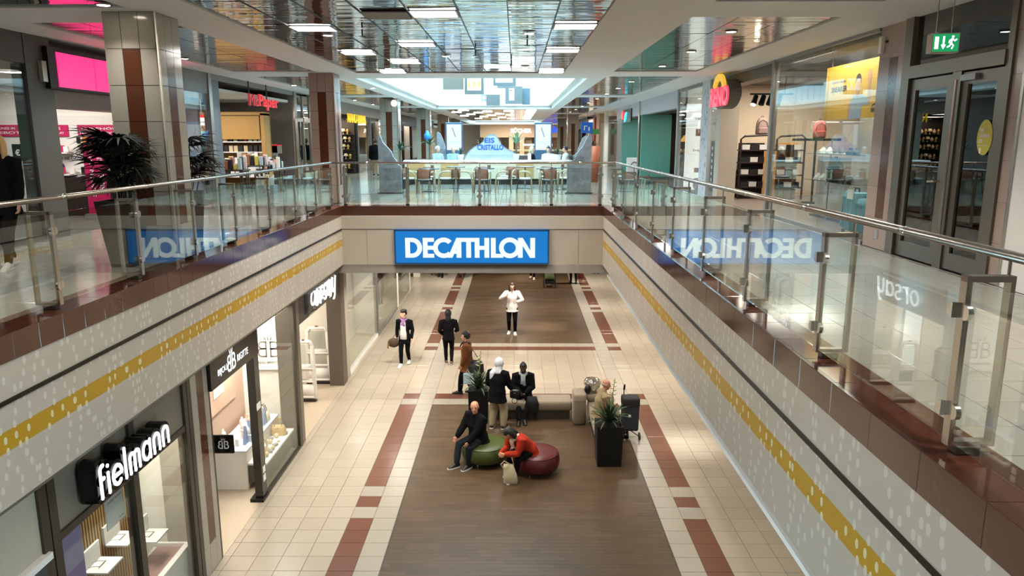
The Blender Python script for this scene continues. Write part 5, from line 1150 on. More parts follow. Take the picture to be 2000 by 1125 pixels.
def shoe(i, y, z, label, x=5.95, rz=PI): o = bpy.data.objects.new('sneaker', SHM[i]); col.objects.link(o); o.location = (x, y, z); o.rotation_euler = (0, 0, rz); tag(o, label, 'shoe', 'sneakers in the shoe shop window')
for i, y, z, lb in ((0, 14.6, 6.132, 'white sneaker at the left of the upper glass shelf'), (0, 14.3, 6.132, 'second white sneaker on the upper glass shelf'), (1, 13.95, 6.132, 'olive sneaker in the middle of the upper glass shelf'), (1, 13.7, 6.132, 'second olive sneaker on the upper glass shelf'), (2, 13.4, 6.132, 'dark sneaker at the right of the upper glass shelf'), (2, 13.15, 6.132, 'last dark sneaker on the upper glass shelf'),
                    (0, 14.75, 5.632, 'white sneaker on the lower glass shelf'), (0, 14.5, 5.632, 'second white sneaker on the lower glass shelf'), (2, 13.6, 5.632, 'dark sneaker right of the black backpack'), (2, 13.3, 5.632, 'last dark sneaker on the lower glass shelf')): shoe(i, y, z, lb, rz=PI / 2 + .9)
backpack(5.95, 14.05, 5.632, '#26272B', 'black backpack between sneakers on the lower glass shelf', .9)
def suitcase(x, y, label, k=1.0):
    t = thing('suitcase', label, 'suitcase', (x, y, 4.8), 'teal suitcases in the shoe shop window'); TE = mat('teal_shell', '#1D8C9C', .28, var=.04)
    obj('shell', MB().bbox((x - .14 * k, y - .23 * k, 4.88), (x + .14 * k, y + .23 * k, 4.88 + .62 * k), .05), TE, t, True)
    for i in range(5): obj('rib', MB().bbox((x - .155 * k, y - .17 * k + i * .085 * k - .015, 4.93), (x - .13 * k, y - .17 * k + i * .085 * k + .015, 4.82 + .6 * k), .01), TE, t)
    obj('handle', MB().tube([(x, y - .08, 4.88 + .6 * k), (x, y - .07, 4.93 + .63 * k), (x, y + .07, 4.93 + .63 * k), (x, y + .08, 4.88 + .6 * k)], .014), BLACK, t)
    for sx_ in (-1, 1):
        for sy in (-1, 1): obj('wheel', MB().cyl((x + sx_ * .1 * k, y + sy * .17 * k, 4.8), .03, .08, 10), BLACK, t)
suitcase(5.75, 12.62, 'larger teal suitcase with price tag behind the glass', 1.05); suitcase(5.72, 12.08, 'smaller teal suitcase beside the pillar', .92)
t = thing('price_tag', 'white price tag hanging on the teal suitcase', 'tag', (5.6, 12.5, 5.5)); obj('card', MB().box((5.585, 12.4, 5.42), (5.59, 12.62, 5.58)), PAPER, t); obj('string', MB().tube([(5.59, 12.5, 5.58), (5.7, 12.6, 5.62)], .004, 4), BLACK, t)
t = thing('box_stack_stand', 'low stand with grey sample boards in the shoe window', 'stand', (6.6, 14.6, UZ)); obj('board', MB().box((6.4, 14.4, UZ), (6.44, 16.0, 6.05)), mat('grey_board', '#B3A79B', .5), t); obj('logo_oval', MB().prism(arc(0, 0, .16, .1, 0, 360, 16)[:-1], (6.4, 15.3, 5.85), (0, -1, 0), UZ_, (-.004, 0, 0)), mat('amber_oval', '#B9893E', .5), t); obj('foot', MB().box((6.3, 14.4, UZ), (6.6, 16.0, UZ + .04)), BLACK, t)
for i in range(3):
    t = thing('white_locker', 'white wall panel box behind the window shelves, %s from the pillar' % ORD[i].replace('nearest', 'first'), 'cabinet', (7.1, 11.9 + i * 1.4, UZ)); obj('body', MB().box((6.9, 11.6 + i * 1.35, UZ), (7.28, 12.85 + i * 1.35, 6.7)), WHITE, t); obj('door', MB().box((6.87, 11.68 + i * 1.35, 5.0), (6.9, 12.76 + i * 1.35, 6.6)), mat('locker_door', '#DDE3E6', .35), t)
# --- narrow glass with icon strip, dotted pillar, ladies shoe window
t = thing('storefront', 'ladies shoe window with a bright white display wall', 'shop front', (XV, 23, UZ))
obj('pane', MB().box((XV, 20.3, 4.86), (XV + .012, 20.95, 7.9)), SHOPG, t); obj('pane', MB().box((XV, 21.9, 4.86), (XV + .012, 25.1, 7.9)), SHOPG, t)
obj('frame_post', MB().box((XV - .03, 25.1, UZ), (XV + .1, 25.3, 8)), FRM, t); obj('frame_rail', MB().box((XV - .02, 20.3, 7.9), (XV + .05, 25.2, 8)), FRM, t); obj('frame_rail', MB().box((XV - .02, 21.8, UZ), (XV + .05, 25.2, 4.86)), FRM, t)
s_ = obj('icon_strip', MB().box((XV - .008, 20.4, 5.0), (XV - .004, 20.75, 6.35)), mat('icon_strip', '#3F4048', .4), t); mb = MB()
for k in range(7): z = 5.1 + k * .17; mb.prism([(0, 0), (.1, .0), (.08, .09), (.02, .09)] if k % 2 else rect(0, .09, 0, .08), (XV - .0085, 20.63, z), (0, -1, 0), UZ_, (-.001, 0, 0))
obj('icons', mb, PAPER, s_, kind='stuff')
root = struct('pillar', MB().box((XV - .05, 20.98, UZ), (XV + .35, 21.85, 8)), mat('dotted_white_pillar', '#CFCFD2', .45)); mb = MB(); rr = random.Random(8)
for k in range(40): y, z = rr.uniform(21.1, 21.7), rr.uniform(5, 7.8); mb.prism(arc(0, 0, .03, .05, 0, 360, 8)[:-1], (XV - .051, y, z), (0, -1, 0), UZ_, (-.001, 0, 0))
obj('dots', mb, mat('grey_dot', '#8E8E96', .5), root, kind='stuff')
t = thing('display_wall', 'glowing white shoe display wall with small brand plates', 'display', (6.2, 23.6, UZ)); obj('wall', MB().box((5.42, 24.2, UZ), (7.6, 24.3, 7.5)), glow('white_display_glow', '#FFFDF6', 1.1, '#FFFFFF'), t)
for i, (s_, z, c) in enumerate((('Tamaris', 7.0, BLACK), ('bugatti', 6.0, BLACK))): mb = MB(); text(mb, s_, (5.66, 24.198, z), UX, UZ_, .5, .1, .002, .005); obj('lettering', mb, c, t)
for z0, z1 in ((6.5, 6.72), (5.35, 5.5)): obj('red_plate', MB().box((5.72, 24.19, z0), (6.0, 24.2, z1)), mat('red_plate', '#C23A30', .5), t)
t = thing('pink_pouffe', 'mauve upholstered seat in the ladies shoe window', 'seat', (5.85, 23.2, UZ)); obj('seat', MB().bbox((5.6, 22.7, UZ + .06), (6.1, 23.8, 5.2), .06), mat('mauve_seat', '#8E6B72', .7), t, True); obj('back', MB().bbox((6.1, 22.7, UZ + .06), (6.22, 23.8, 5.5), .05), mat('mauve_seat', '#8E6B72', .7), t, True); obj('foot', MB().box((5.65, 22.8, UZ), (6.15, 23.7, UZ + .06)), BLACK, t)
# --- teal shop
TEAL = mat('teal_wall', '#5FA08F', .45, var=.03)
struct('trim_7', MB().box((XV, 25.3, 7.42), (XV + .25, 40.5, 8)), mat('pale_lilac_fascia', '#C9C6CE', .4))
for y, x1 in ((32.4, 6.62), (38.4, 6.55)): struct('wall_teal', MB().box((XV, y, UZ), (x1, y + .15, 7.42)), TEAL)
struct('wall_back', MB().box((9, 25, UZ), (9.1, 42, 8)).box((6.7, 33.2, UZ), (9, 33.3, 8)), mat('dark_bistro_wall', '#2E2018', .6)); struct('wall_party', MB().box((XV + .3, 25.25, UZ), (9, 25.32, 8)), SHOPW)
struct('ceiling', MB().box((XV + .2, 25.3, 7.5), (9, 42, 7.55)), mat('dark_shop_ceiling', '#5C544C', .7)); obj('frame_post', MB().box((XV - .04, 32.9, UZ), (XV + .06, 33.15, 8)), STEEL, t)
t = thing('pendant_lamp', 'glowing amber dome lamp in the dark shop with teal walls', 'lamp', (7.2, 31.5, 6.4)); obj('shade', MB().lathe([(.36, 0), (.34, .1), (.22, .26), (.05, .34)], (7.2, 31.5, 6.3), 16), glow('amber_shade', '#E8A04A', 1.6), t, True); obj('cord', MB().tube([(7.2, 31.5, 6.64), (7.2, 31.5, 7.5)], .01, 5), BLACK, t)
t = thing('dark_counter', 'black counter crowded with pale figures in the teal shop', 'counter', (7.2, 32, UZ)); obj('body', MB().box((6.7, 31.2, UZ), (8.6, 31.8, 5.75)), BLACK, t)
shelf_things([GF[2].copy(), GF[0].copy()], [((6.8 + i * .18, 31.4, 5.75), 0) for i in range(8)], 'pale_ornament', 'ornament', ['cream ornament on the black counter of the teal shop', 'gilt ornament on the black counter of the teal shop'], 'ornaments on the black counter')
t = thing('white_bin', 'white box with round grey emblem beside the teal wall', 'box', (5.7, 37.8, UZ)); obj('box', MB().bbox((5.5, 37.2, UZ), (6.2, 37.6, 5.5), .02), PAPER, t); stroke_m = MB(); stroke(stroke_m, arc(0, 0, .15, .15, 0, 360, 16)[:-1], .04, (5.85, 37.19, 5.15), UX, UZ_, .004, closed=True); obj('emblem', stroke_m, mat('grey_emblem', '#6A6258', .4), t)
t = thing('shop_sign', 'neon sign of a red disc and a cyan bolt on a dark plate', 'sign', (XV - .2, 36, 7.45)); obj('plate', MB().box((XV - .06, 35.2, 7.2), (XV, 38, 7.8)), DARKM, t); obj('red_disc', MB().prism(arc(0, 0, .36, .2, 0, 360, 20)[:-1], (XV - .07, 37.4, 7.55), (0, -1, 0), UZ_, (-.08, 0, 0)), glow('red_neon', '#E8303A', 1.0), t); obj('cyan_bolt', MB().prism([(0, 0), (.3, .1), (.55, .45), (.25, .4)], (XV - .07, 36.8, 7.22), (0, -1, 0), UZ_, (-.08, 0, 0)), glow('cyan_neon', '#3FD8F0', 1.3), t)
# --- farther right fronts
struct('wall_right', MB().box((XV, 38.6, UZ), (XV + .2, 40.3, 7.4)), ALU)
t = thing('storefront', 'glass and cream shop fronts beyond the teal shop', 'shop front', (XV, 44, UZ)); obj('pane', MB().box((XV, 40.5, UZ), (XV + .02, 45.0, 8)), SHOPG, t); obj('frame_post', MB().box((XV - .1, 45, UZ), (XV + .1, 45.5, 8)), PAPER, t)
obj('cream_pier', MB().box((XV - .1, 48.2, UZ), (XV + .3, 49.9, 8)), mat('cream_pier', '#CDB495', .5), t); obj('ochre_door', MB().box((XV, 45.6, UZ), (XV + .1, 48.2, 7.4)), mat('ochre_door', '#8E8466', .5), t)
t = thing('storefront', 'red shop front with lit plate at the far right', 'shop front', (XV, 52, UZ)); obj('pier', MB().box((XV - .2, 50, UZ), (XV + .3, 55, 7.8)), mat('red_front', '#A32A24', .4), t); obj('lit_plate', MB().box((XV - .24, 51, 7.2), (XV - .2, 53.5, 7.7)), glow('cream_plate', '#FFE8C0', 1.2), t)
t = thing('storefront', 'black framed shop front beyond the red one', 'shop front', (XV, 58, UZ)); obj('header', MB().box((XV - .15, 56, 7.2), (XV + .3, 70, 8)), BLACKM, t)
for y in (56, 60, 64, 68): obj('frame_post', MB().box((XV - .15, y, UZ), (XV + .3, y + .6, 7.2)), BLACKM, t)
struct('wall_back', MB().box((7, 40, UZ), (7.1, 88, 8)), mat('beige_far_shop', '#B9A48C', .6))
for y, p in ((29.5, 60), (36, 60), (43, 150), (50, 120), (62, 200), (75, 200)): area('shop_lamp', (6.2, y, 7.45), 1.4, p, NEUT)
# --- far end of the mall: bookshop front and lit zone
t = thing('storefront', 'brown wooden bookshop front at the far end of the mall', 'shop front', (1, 84, UZ)); WB = mat('bookshop_wood', '#A87B56', .5, var=.15)
obj('header', MB().box((-4, 84, 6.6), (6, 84.5, 8)), WB, t)
for x in (-3.6, -.8, .4, 3.4, 5.2): obj('pier', MB().box((x, 84, UZ), (x + .5, 84.5, 6.6)), WB, t)
mb = MB(); text(mb, 'BÜCHER', (-.6, 83.98, 7.1), UX, UZ_, 2.3, .55, .05, .03); obj('lettering', mb, GLW, t); mb = MB(); text(mb, 'Thalia', (3.0, 83.98, 7.1), UX, UZ_, 1.7, .75, .05, .05); obj('lettering', mb, glow('blue_letter', '#3A5CE0', 1.2), t)
for x in (-2.6, .9, 3.9): 
    t = thing('bookcase', 'lit brown bookcase in the far bookshop, %s' % {-2.6: 'left', .9: 'centre', 3.9: 'right'}[x], 'bookcase', (x, 85.5, UZ)); obj('case', MB().box((x - .9, 85.4, UZ), (x + .9, 85.8, 7.0)), WB, t)
    for k in range(5): obj('shelf', MB().box((x - .85, 85.2, 5.0 + k * .4), (x + .85, 85.4, 5.06 + k * .4)), mat('shelf_oak', '#C79A62', .5), t)
area('end_lamp', (0, 80, 7.9), 4, 500, (1, .9, .75))
for x, y, hx, lb in ((4.1, 44, '#1E5FB8', 'blue hanging pictogram sign on the right side of the far mall'), (4.75, 46, '#3E7A3A', 'small green hanging exit sign in the far right mall')):
    t = thing('hanging_sign', lb, 'sign', (x, y, 7.0)); w2 = .34 if 'blue' in lb else .28; z0 = 6.75 if 'blue' in lb else 6.7; obj('plate', MB().box((x - w2, y, z0), (x + w2, y + .08, z0 + (.62 if 'blue' in lb else .3))), glow('sign_' + hx.strip('#'), hx, .6), t); obj('rod', MB().tube([(x, y + .04, z0 + .3), (x, y + .04, 8)], .012, 5), ALU, t)
    if 'blue' in lb: mb = MB(); stroke(mb, [(-.15, -.12), (-.15, .1), (0, .1)], .06, (x, y - .002, 7.05), UX, UZ_, .004); stroke(mb, [(.12, -.14), (.12, .02)], .08, (x, y - .002, 7.05), UX, UZ_, .004); obj('pictogram', mb, PAPER, t)
# ================================================================== PLANTS
def leaf_mesh(name, L_, w_, droop, m, seg=6, fold=.25):
    """one long blade rising from its base and arching outwards along +x"""
    mb = MB(); vs = []
    for i in range(seg + 1):
        t_ = i / seg; x = L_ * t_ * (.92 - .1 * droop); z = L_ * (.62 * t_ - droop * t_ * t_) ; ww = w_ * (.35 + 1.6 * t_ * (1 - t_) + .3 * (1 - t_)) * (1 if i < seg else .02)
        vs += [(x, -ww / 2, z + ww * fold), (x, 0, z), (x, ww / 2, z + ww * fold)]
    fs = []
    for i in range(seg):
        a = 3 * i
        fs += [(a, a + 3, a + 4, a + 1), (a + 1, a + 4, a + 5, a + 2)]
    mb.add(vs, fs); return mesh(name, mb, m, True)
LEAFG = mat('leaf_green', '#2C4226', .5, var=.25, scale=5, rnd=.18); LEAFD = mat('leaf_dark', '#10170F', .55, var=.2, rnd=.2, spec=.25); LEAFL = mat('leaf_pale_green', '#7F9C78', .45, var=.2, rnd=.15)
YUC = [leaf_mesh('leaf', l, .045, d, LEAFG) for l, d in ((.55, .25), (.62, .6), (.5, .9), (.45, .1))]
def rosette(parent, c, n, seed, meshes, k=1.0, up=.0, name='leaf', tilt=70):
    rr = random.Random(seed); off = OFF[parent.name]
    for i in range(n):
        t_ = i / n; o = bpy.data.objects.new(name, meshes[rr.randrange(len(meshes))]); col.objects.link(o); o.parent = parent
        o.location = Vector(c) - off + Vector((0, 0, up * (1 - t_)))
        o.rotation_euler = Euler((0, R(-tilt * (1 - t_) + rr.uniform(-10, 10)), 0)).to_matrix().to_euler() if False else (0, 0, 0)
        M = Matrix.Rotation(i * 2.399 + rr.uniform(-.3, .3), 4, 'Z') @ Matrix.Rotation(R(-tilt * (1 - t_) * .8 + rr.uniform(-8, 8)), 4, 'Y')
        o.rotation_euler = M.to_euler(); s_ = k * rr.uniform(.8, 1.1); o.scale = (s_, s_, s_)
SOIL = mat('dark_soil', '#1C1510', .9, var=.3, scale=30, bump=.5)
POT = mat('anthracite_planter', '#0C0C0D', .45, spec=.3)
def floor_planter(x, y, label, seed, h=.72, w_=.44, fx=0., fy=0.):
    t = thing('potted_yucca', label, 'plant', (x, y, 0)); a = w_ / 2
    obj('planter', MB().rings([[(x + sx_ * f, y + sy * f, z) for sx_, sy in ((-1, -1), (1, -1), (1, 1), (-1, 1))] for z, f in ((0, a * .92), (h, a), (h, a - .03), (h - .04, a - .03))], cap=True), POT, t)
    obj('soil', MB().box((x - a + .03, y - a + .03, h - .06), (x + a - .03, y + a - .03, h - .03)), SOIL, t)
    rosette(t, (x, y, h - .03), 64, seed, YUC)
    fs = obj('flower_stem', MB().tube([(x, y, h), (x + fx * .5, y + fy, h + .5), (x + fx, y + fy, h + .93)], [.012, .01, .005], 6), mat('stem_green', '#7D8B4A', .6), t)
    mb = MB()
    for i in range(9):
        zz = h + .55 + i * .042; s_ = 1 if i % 2 else -1; xx = x + fx * (.5 + .06 * i)
        mb.ell((xx + s_ * .05 * (1 - i * .07), y + fy, zz), (.05 * (1 - i * .07), .014, .012), 6, 4, M=Matrix.Rotation(-s_ * .35, 3, 'Y'))
    obj('blossom', mb, mat('blossom_cream', '#C8BF8A', .6), t, True, kind='stuff')
floor_planter(1.86, 14.05, 'tall black square planter with spiky yucca beside the trolley, nearer one', 1, .84, .52, .1, 0)
floor_planter(-.86, 16.3, 'tall black square planter with spiky yucca behind the bald man on the green seat', 2, .78, .46, .06, 0)
# upper left palms in tapered planters
FAN = []
for k in range(3):
    mb = MB(); rr = random.Random(20 + k)
    for j in range(9):
        a = R(-80 + 160 * j / 8 + rr.uniform(-6, 6)); L_ = .34 * rr.uniform(.85, 1.1); vs = []
        for i in range(5):
            t_ = i / 4; d = Vector((math.cos(a), math.sin(a), .25 - .55 * t_)) * (L_ * t_); ww = .044 * (1.25 - t_) if i < 4 else .004; q = Vector((-math.sin(a), math.cos(a), 0))
            vs += [d - q * ww / 2, d + q * ww / 2]
        mb.add(vs, [(2 * i, 2 * i + 2, 2 * i + 3, 2 * i + 1) for i in range(4)])
    FAN.append(mesh('fan_leaf', mb, LEAFD, True))
def fan_palm(x, y, z, label, h, top, bot, ph, seed, n=34):
    t = thing('potted_fan_palm', label, 'plant', (x, y, z))
    obj('planter', MB().rings([[(x + sx_ * f, y + sy * f, z + zz) for sx_, sy in ((-1, -1), (1, -1), (1, 1), (-1, 1))] for zz, f in ((0, bot), (ph, top), (ph, top - .03), (ph - .05, top - .03))]), POT, t)
    obj('soil', MB().box((x - top + .04, y - top + .04, z + ph - .07), (x + top - .04, y + top - .04, z + ph - .04)), SOIL, t)
    rr = random.Random(seed)
    for i in range(n):
        a, r_ = rr.uniform(0, 6.28), rr.uniform(.02, .3); hh = z + ph + h * rr.uniform(.25, .9); b = Vector((x + r_ * .4 * math.cos(a), y + r_ * .4 * math.sin(a), z + ph - .06)); e_ = Vector((x + r_ * math.cos(a), y + r_ * math.sin(a), hh))
        if i < 12: obj('stem', MB().tube([b, (b + e_) / 2 + Vector((0, 0, .05)), e_], .008, 5), LEAFD, t)
        o = piece(FAN[i % 3], e_ - Vector((x, y, z)), t, 'fan_leaf'); o.rotation_euler = (rr.uniform(-.3, .3), rr.uniform(-.9, .3), a + rr.uniform(-.7, .7)); s_ = rr.uniform(.8, 1.15); o.scale = (s_, s_, s_)
fan_palm(-5.02, 9.45, UZ, 'big dark fan palm in a tapered black planter before the nearest tiled column', .92, .23, .14, .84, 3, 62)
fan_palm(-4.92, 11.15, UZ, 'dark fan palm peeking out behind the nearest tiled column', .85, .18, .12, .84, 8, 34)
# ================================================================== LOWER SEATING
TAU = mat('taupe_upholstery', '#857763', .75, var=.08, scale=40, bump=.1, sheen=.2)
t = thing('bench', 'long low taupe upholstered bench across the back of the seating group', 'bench', (.5, 16.7, 0))
obj('seat', MB().bbox((-.55, 16.3, .22), (1.3, 16.86, .45), .05), TAU, t, True); obj('base', MB().box((-.5, 16.38, 0), (1.25, 16.8, .22)), DARKM, t)
t = thing('upholstered_block', 'tall taupe upholstered arm block between the two benches', 'bench arm', (1.45, 16.2, 0)); obj('block', MB().bbox((1.3, 15.98, .0), (1.6, 16.5, .74), .06), TAU, t, True); obj('seam', MB().box((1.299, 15.975, .57), (1.601, 15.98, .575)), DARKM, t)
t = thing('bench', 'taupe upholstered bench along the right edge under the bald man in beige', 'bench', (1.9, 15.3, 0))
obj('seat', MB().bbox((1.66, 14.42, .22), (2.12, 16.5, .45), .05), TAU, t, True); obj('base', MB().box((1.7, 14.5, 0), (2.1, 16.4, .22)), DARKM, t); obj('end_cushion', MB().bbox((1.64, 16.3, .45), (2.12, 16.75, .62), .04), TAU, t, True)
def ottoman(x, y, r_, label, hx):
    t = thing('ottoman', label, 'seat', (x, y, 0)); m = mat('leather_' + hx.strip('#'), hx, .38, var=.06, scale=30)
    obj('cushion', MB().lathe([(r_ * .82, .1), (r_ * .93, .12), (r_ * .99, .2), (r_, .28), (r_ * .97, .36), (r_ * .9, .415), (r_ * .75, .44), (r_ * .4, .45), (.01, .452)], (x, y, 0), 32), m, t, True)
    obj('seam', MB().tube([(x + r_ * .93 * math.cos(i * PI / 16), y + r_ * .93 * math.sin(i * PI / 16), .405) for i in range(33)], .006, 5), m, t, True)
    for i in range(4): a = R(45 + 90 * i + 22); obj('leg', MB().cyl((x + r_ * .72 * math.cos(a), y + r_ * .72 * math.sin(a), 0), .014, .11, 8), CHROME, t)
ottoman(-.62, 14.05, .48, 'round olive green leather ottoman under the man in black', '#3F491B'); ottoman(.4, 13.62, .46, 'round dark red leather ottoman under the woman in red', '#521216')
# shopping trolley bag
t = thing('shopping_trolley', 'dark grey shopping trolley bag with chrome handle beside the yucca planter', 'trolley', (2.48, 15.3, 0)); TB = mat('trolley_fabric', '#23262D', .7, var=.08)
obj('bag', MB().rings([[(2.48 + px_ * f, 15.3 + py_ * f, z) for px_, py_ in ((-.17, -.13), (.17, -.13), (.17, .13), (-.17, .13))] for z, f in ((.2, .9), (.24, 1), (.78, 1.05), (.9, .95), (.93, .6))]), TB, t)
obj('flap', MB().bbox((2.29, 15.14, .74), (2.67, 15.46, .95), .04), mat('trolley_flap', '#15161A', .7), t, True); obj('handle', MB().tube([(2.36, 15.44, .15), (2.36, 15.46, 1.12), (2.36, 15.38, 1.18)], .013), CHROME, t); obj('grip', MB().tube([(2.36, 15.46, 1.05), (2.36, 15.38, 1.18)], .022), BLACK, t)
obj('emblem', MB().prism(arc(0, 0, .03, .03, 0, 360, 12)[:-1], (2.45, 15.163, .55), UX, UZ_, (0, -.004, 0)), PAPER, t)
for x in (2.3, 2.42, 2.66): obj('wheel', MB().prism(arc(0, 0, .085, .085, 0, 360, 16)[:-1], (x, 15.16 + (.1 if x == 2.42 else 0), .09), (0, 1, 0), UZ_, (.03, 0, 0)), BLACK, t)
obj('strut', MB().tube([(2.3, 15.17, .09), (2.4, 15.3, .24), (2.66, 15.17, .09)], .012), BLACKM, t)
t = thing('dome_bag', 'clear ribbed plastic dome bag with a black strap behind the man in beige', 'bag', (1.75, 16.55, .62)); c0 = (1.78, 16.52, .62)
obj('dome', MB().lathe([(.12, 0), (.16, .06), (.2, .2), (.205, .26), (.16, .32), (.06, .35)], c0, 20), glass('clear_plastic', '#C9C4BA', 4., .08, .1), t, True); mb = MB()
for i in range(8): a = i * PI / 4; mb.tube([(c0[0] + r_ * math.cos(a), c0[1] + r_ * math.sin(a), .62 + z) for r_, z in ((.12, 0), (.2, .2), (.205, .26), (.06, .35))], .005, 4)
mb.tube([(c0[0] + .205 * math.cos(i * PI / 10), c0[1] + .205 * math.sin(i * PI / 10), .88) for i in range(21)], .008, 5); obj('ribs', mb, ALU, t, True); obj('strap', MB().ell((1.66, 16.36, .74), (.08, .07, .11)), BLACK, t, True)
# ================================================================== CAFE ON THE BRIDGE
GRS = mat('grey_stone', '#85878A', .6, var=.5, scale=7, bump=.4); HOLE = mat('stone_hole', '#4A4B4E', .8); BLUEL = mat('blue_letter_paint', '#1F55A8', .5); STW = mat('pale_stone_print', '#A9AFB4', .55, var=.25, scale=5)
def slab(x0, x1, y, poly, label, H, flip=False):
    t = thing('stone_stele', label, 'stele', ((x0 + x1) / 2, y, UZ)); W_ = x1 - x0
    p = [((1 - q[0]) * W_ if flip else q[0] * W_, q[1] * H) for q in poly]
    if flip: p = p[::-1]
    obj('stone', MB().prism(p, (x0, y, UZ), UX, UZ_, (0, .12, 0)), GRS, t); mb = MB()
    for r_, zz in ((9, .62), (9, .55), (6, .42), (5, .3)):
        for k in range(r_):
            for i in range(3): mb.prism(arc(0, 0, .013, .013, 0, 360, 6)[:-1], (x0 + W_ * (.25 + .055 * k), y, UZ + H * (zz - i * .025)), UX, UZ_, (0, -.001, 0))
    obj('drilled_holes', mb, HOLE, t, kind='stuff'); obj('plinth', MB().box((x0 - .05, y - .02, UZ), (x1 + .05, y + .2, UZ + .03)), DARKM, t)
slab(-4.1, -3.43, 22.4, [(0, 0), (1, 0), (1, .47), (.86, .5), (.78, .58), (.66, .62), (.58, .72), (.4, .8), (.2, .88), (.1, 1), (0, 1)], 'grey drilled stone stele left of the cafe with a jagged sloping top', 1.72)
slab(1.52, 2.24, 22.4, [(0, 0), (1, 0), (1, .5), (.9, .55), (.7, .58), (.62, .66), (.5, .74), (.36, .8), (.25, .9), (.12, 1), (0, .98)], 'grey drilled stone stele right of the cafe with a jagged sloping top', 1.74, True)
slab(-3.3, -2.75, 31.5, [(0, 0), (1, 0), (1, .5), (.7, .6), (.5, .8), (.3, .95), (.1, 1), (0, 1)], 'farther small grey stone stele beside the second inner column', 1.9)
slab(2.35, 2.95, 31.5, [(0, 0), (1, 0), (1, .5), (.7, .6), (.5, .8), (.3, .95), (.1, 1), (0, 1)], 'farther small grey stone stele on the right of the cafe', 1.75, True)
t = thing('counter', 'long cream cafe counter with tan panels and white top', 'counter', (-.8, 27.2, UZ)); TAN = mat('tan_panel', '#C39A64', .5, var=.08, stretch=(1, 1, 8))
obj('body', MB().box((-4.0, 27, 5.0), (2.5, 27.5, 5.6)), mat('cream_counter', '#DCCDB2', .5), t); obj('top', MB().bbox((-4.05, 26.92, 5.6), (2.55, 27.6, 5.66), .02), WHITE, t); obj('plinth', MB().box((-3.9, 27.1, UZ), (2.4, 27.45, 5.0)), BLACK, t)
for x in (-2.7, .0, -3.9, 1.9): obj('panel', MB().box((x, 26.97, 5.0), (x + .62, 27, 5.58)), TAN, t)
t = thing('mountain_board', 'grey mountain shaped stone board with blue cafe name on the counter', 'sign', (-.9, 27.3, 5.66)); MW = 2.0; X0b = -1.9
ml = [(0, 0), (1, 0), (.97, .22), (.9, .33), (.8, .42), (.74, .5), (.68, .62), (.63, .82), (.58, .97), (.5, 1.0), (.43, .95), (.38, .8), (.3, .62), (.2, .52), (.12, .4), (.06, .25)]
obj('board', MB().prism([(p[0] * MW, p[1] * .93) for p in ml], (X0b, 27.2, 5.66), UX, UZ_, (0, .1, 0)), GRS, t); obj('ridge', MB().prism([(p[0] * MW * .96 + .04, p[1] * .93 * .93) for p in ml], (X0b, 27.197, 5.66), UX, UZ_, (0, .003, 0)), STW, t)
mb = MB(); text(mb, 'EIS', (X0b + .76, 27.195, 6.27), UX, UZ_, .36, .18, .006, .03); text(mb, 'CRISTALLO', (X0b + .5, 27.195, 6.02), UX, UZ_, .94, .19, .006, .035); obj('lettering', mb, BLUEL, t); mb = MB()
for i in range(26):
    for j in range(2): mb.prism(arc(0, 0, .012, .016, 0, 360, 6)[:-1], (X0b + .25 + i * .06, 27.196, 5.78 + j * .05), UX, UZ_, (0, -.001, 0))
obj('drilled_holes', mb, HOLE, t, kind='stuff')
def kiosk(x0, x1, y, label, seed):
    t = thing('digital_kiosk', label, 'display', ((x0 + x1) / 2, y, UZ)); KB = mat('kiosk_blue', '#3C566E', .4)
    obj('body', MB().bbox((x0, y, UZ), (x1, y + .14, 7.05), .02), KB, t); obj('screen', MB().box((x0 + .05, y - .008, 5.98), (x1 - .05, y, 6.98)), screen_mat('kiosk_screen_%d' % seed, '#5FA9D6', '#F1FAFB', .8, 6.42), t); obj('ship_line', MB().tube([(x0 + .27, y - .01, 6.85), (x0 + .4, y - .01, 6.48)], .012, 5), mat('ship_dark', '#24445C', .5), t)
    mb = MB()
    for i in range(3): mb.box((x0 + .1, y - .0095, 6.3 - i * .06), (x1 - .1 - .05 * i, y - .0085, 6.315 - i * .06))
    obj('text_lines', mb, mat('pale_line', '#B7CFC9', .5), t, kind='stuff')
kiosk(-2.8, -2.12, 30, 'left tall blue digital kiosk with sea advert behind the cafe', 1); kiosk(.72, 1.42, 30, 'right tall blue digital kiosk with sea advert behind the cafe', 2)
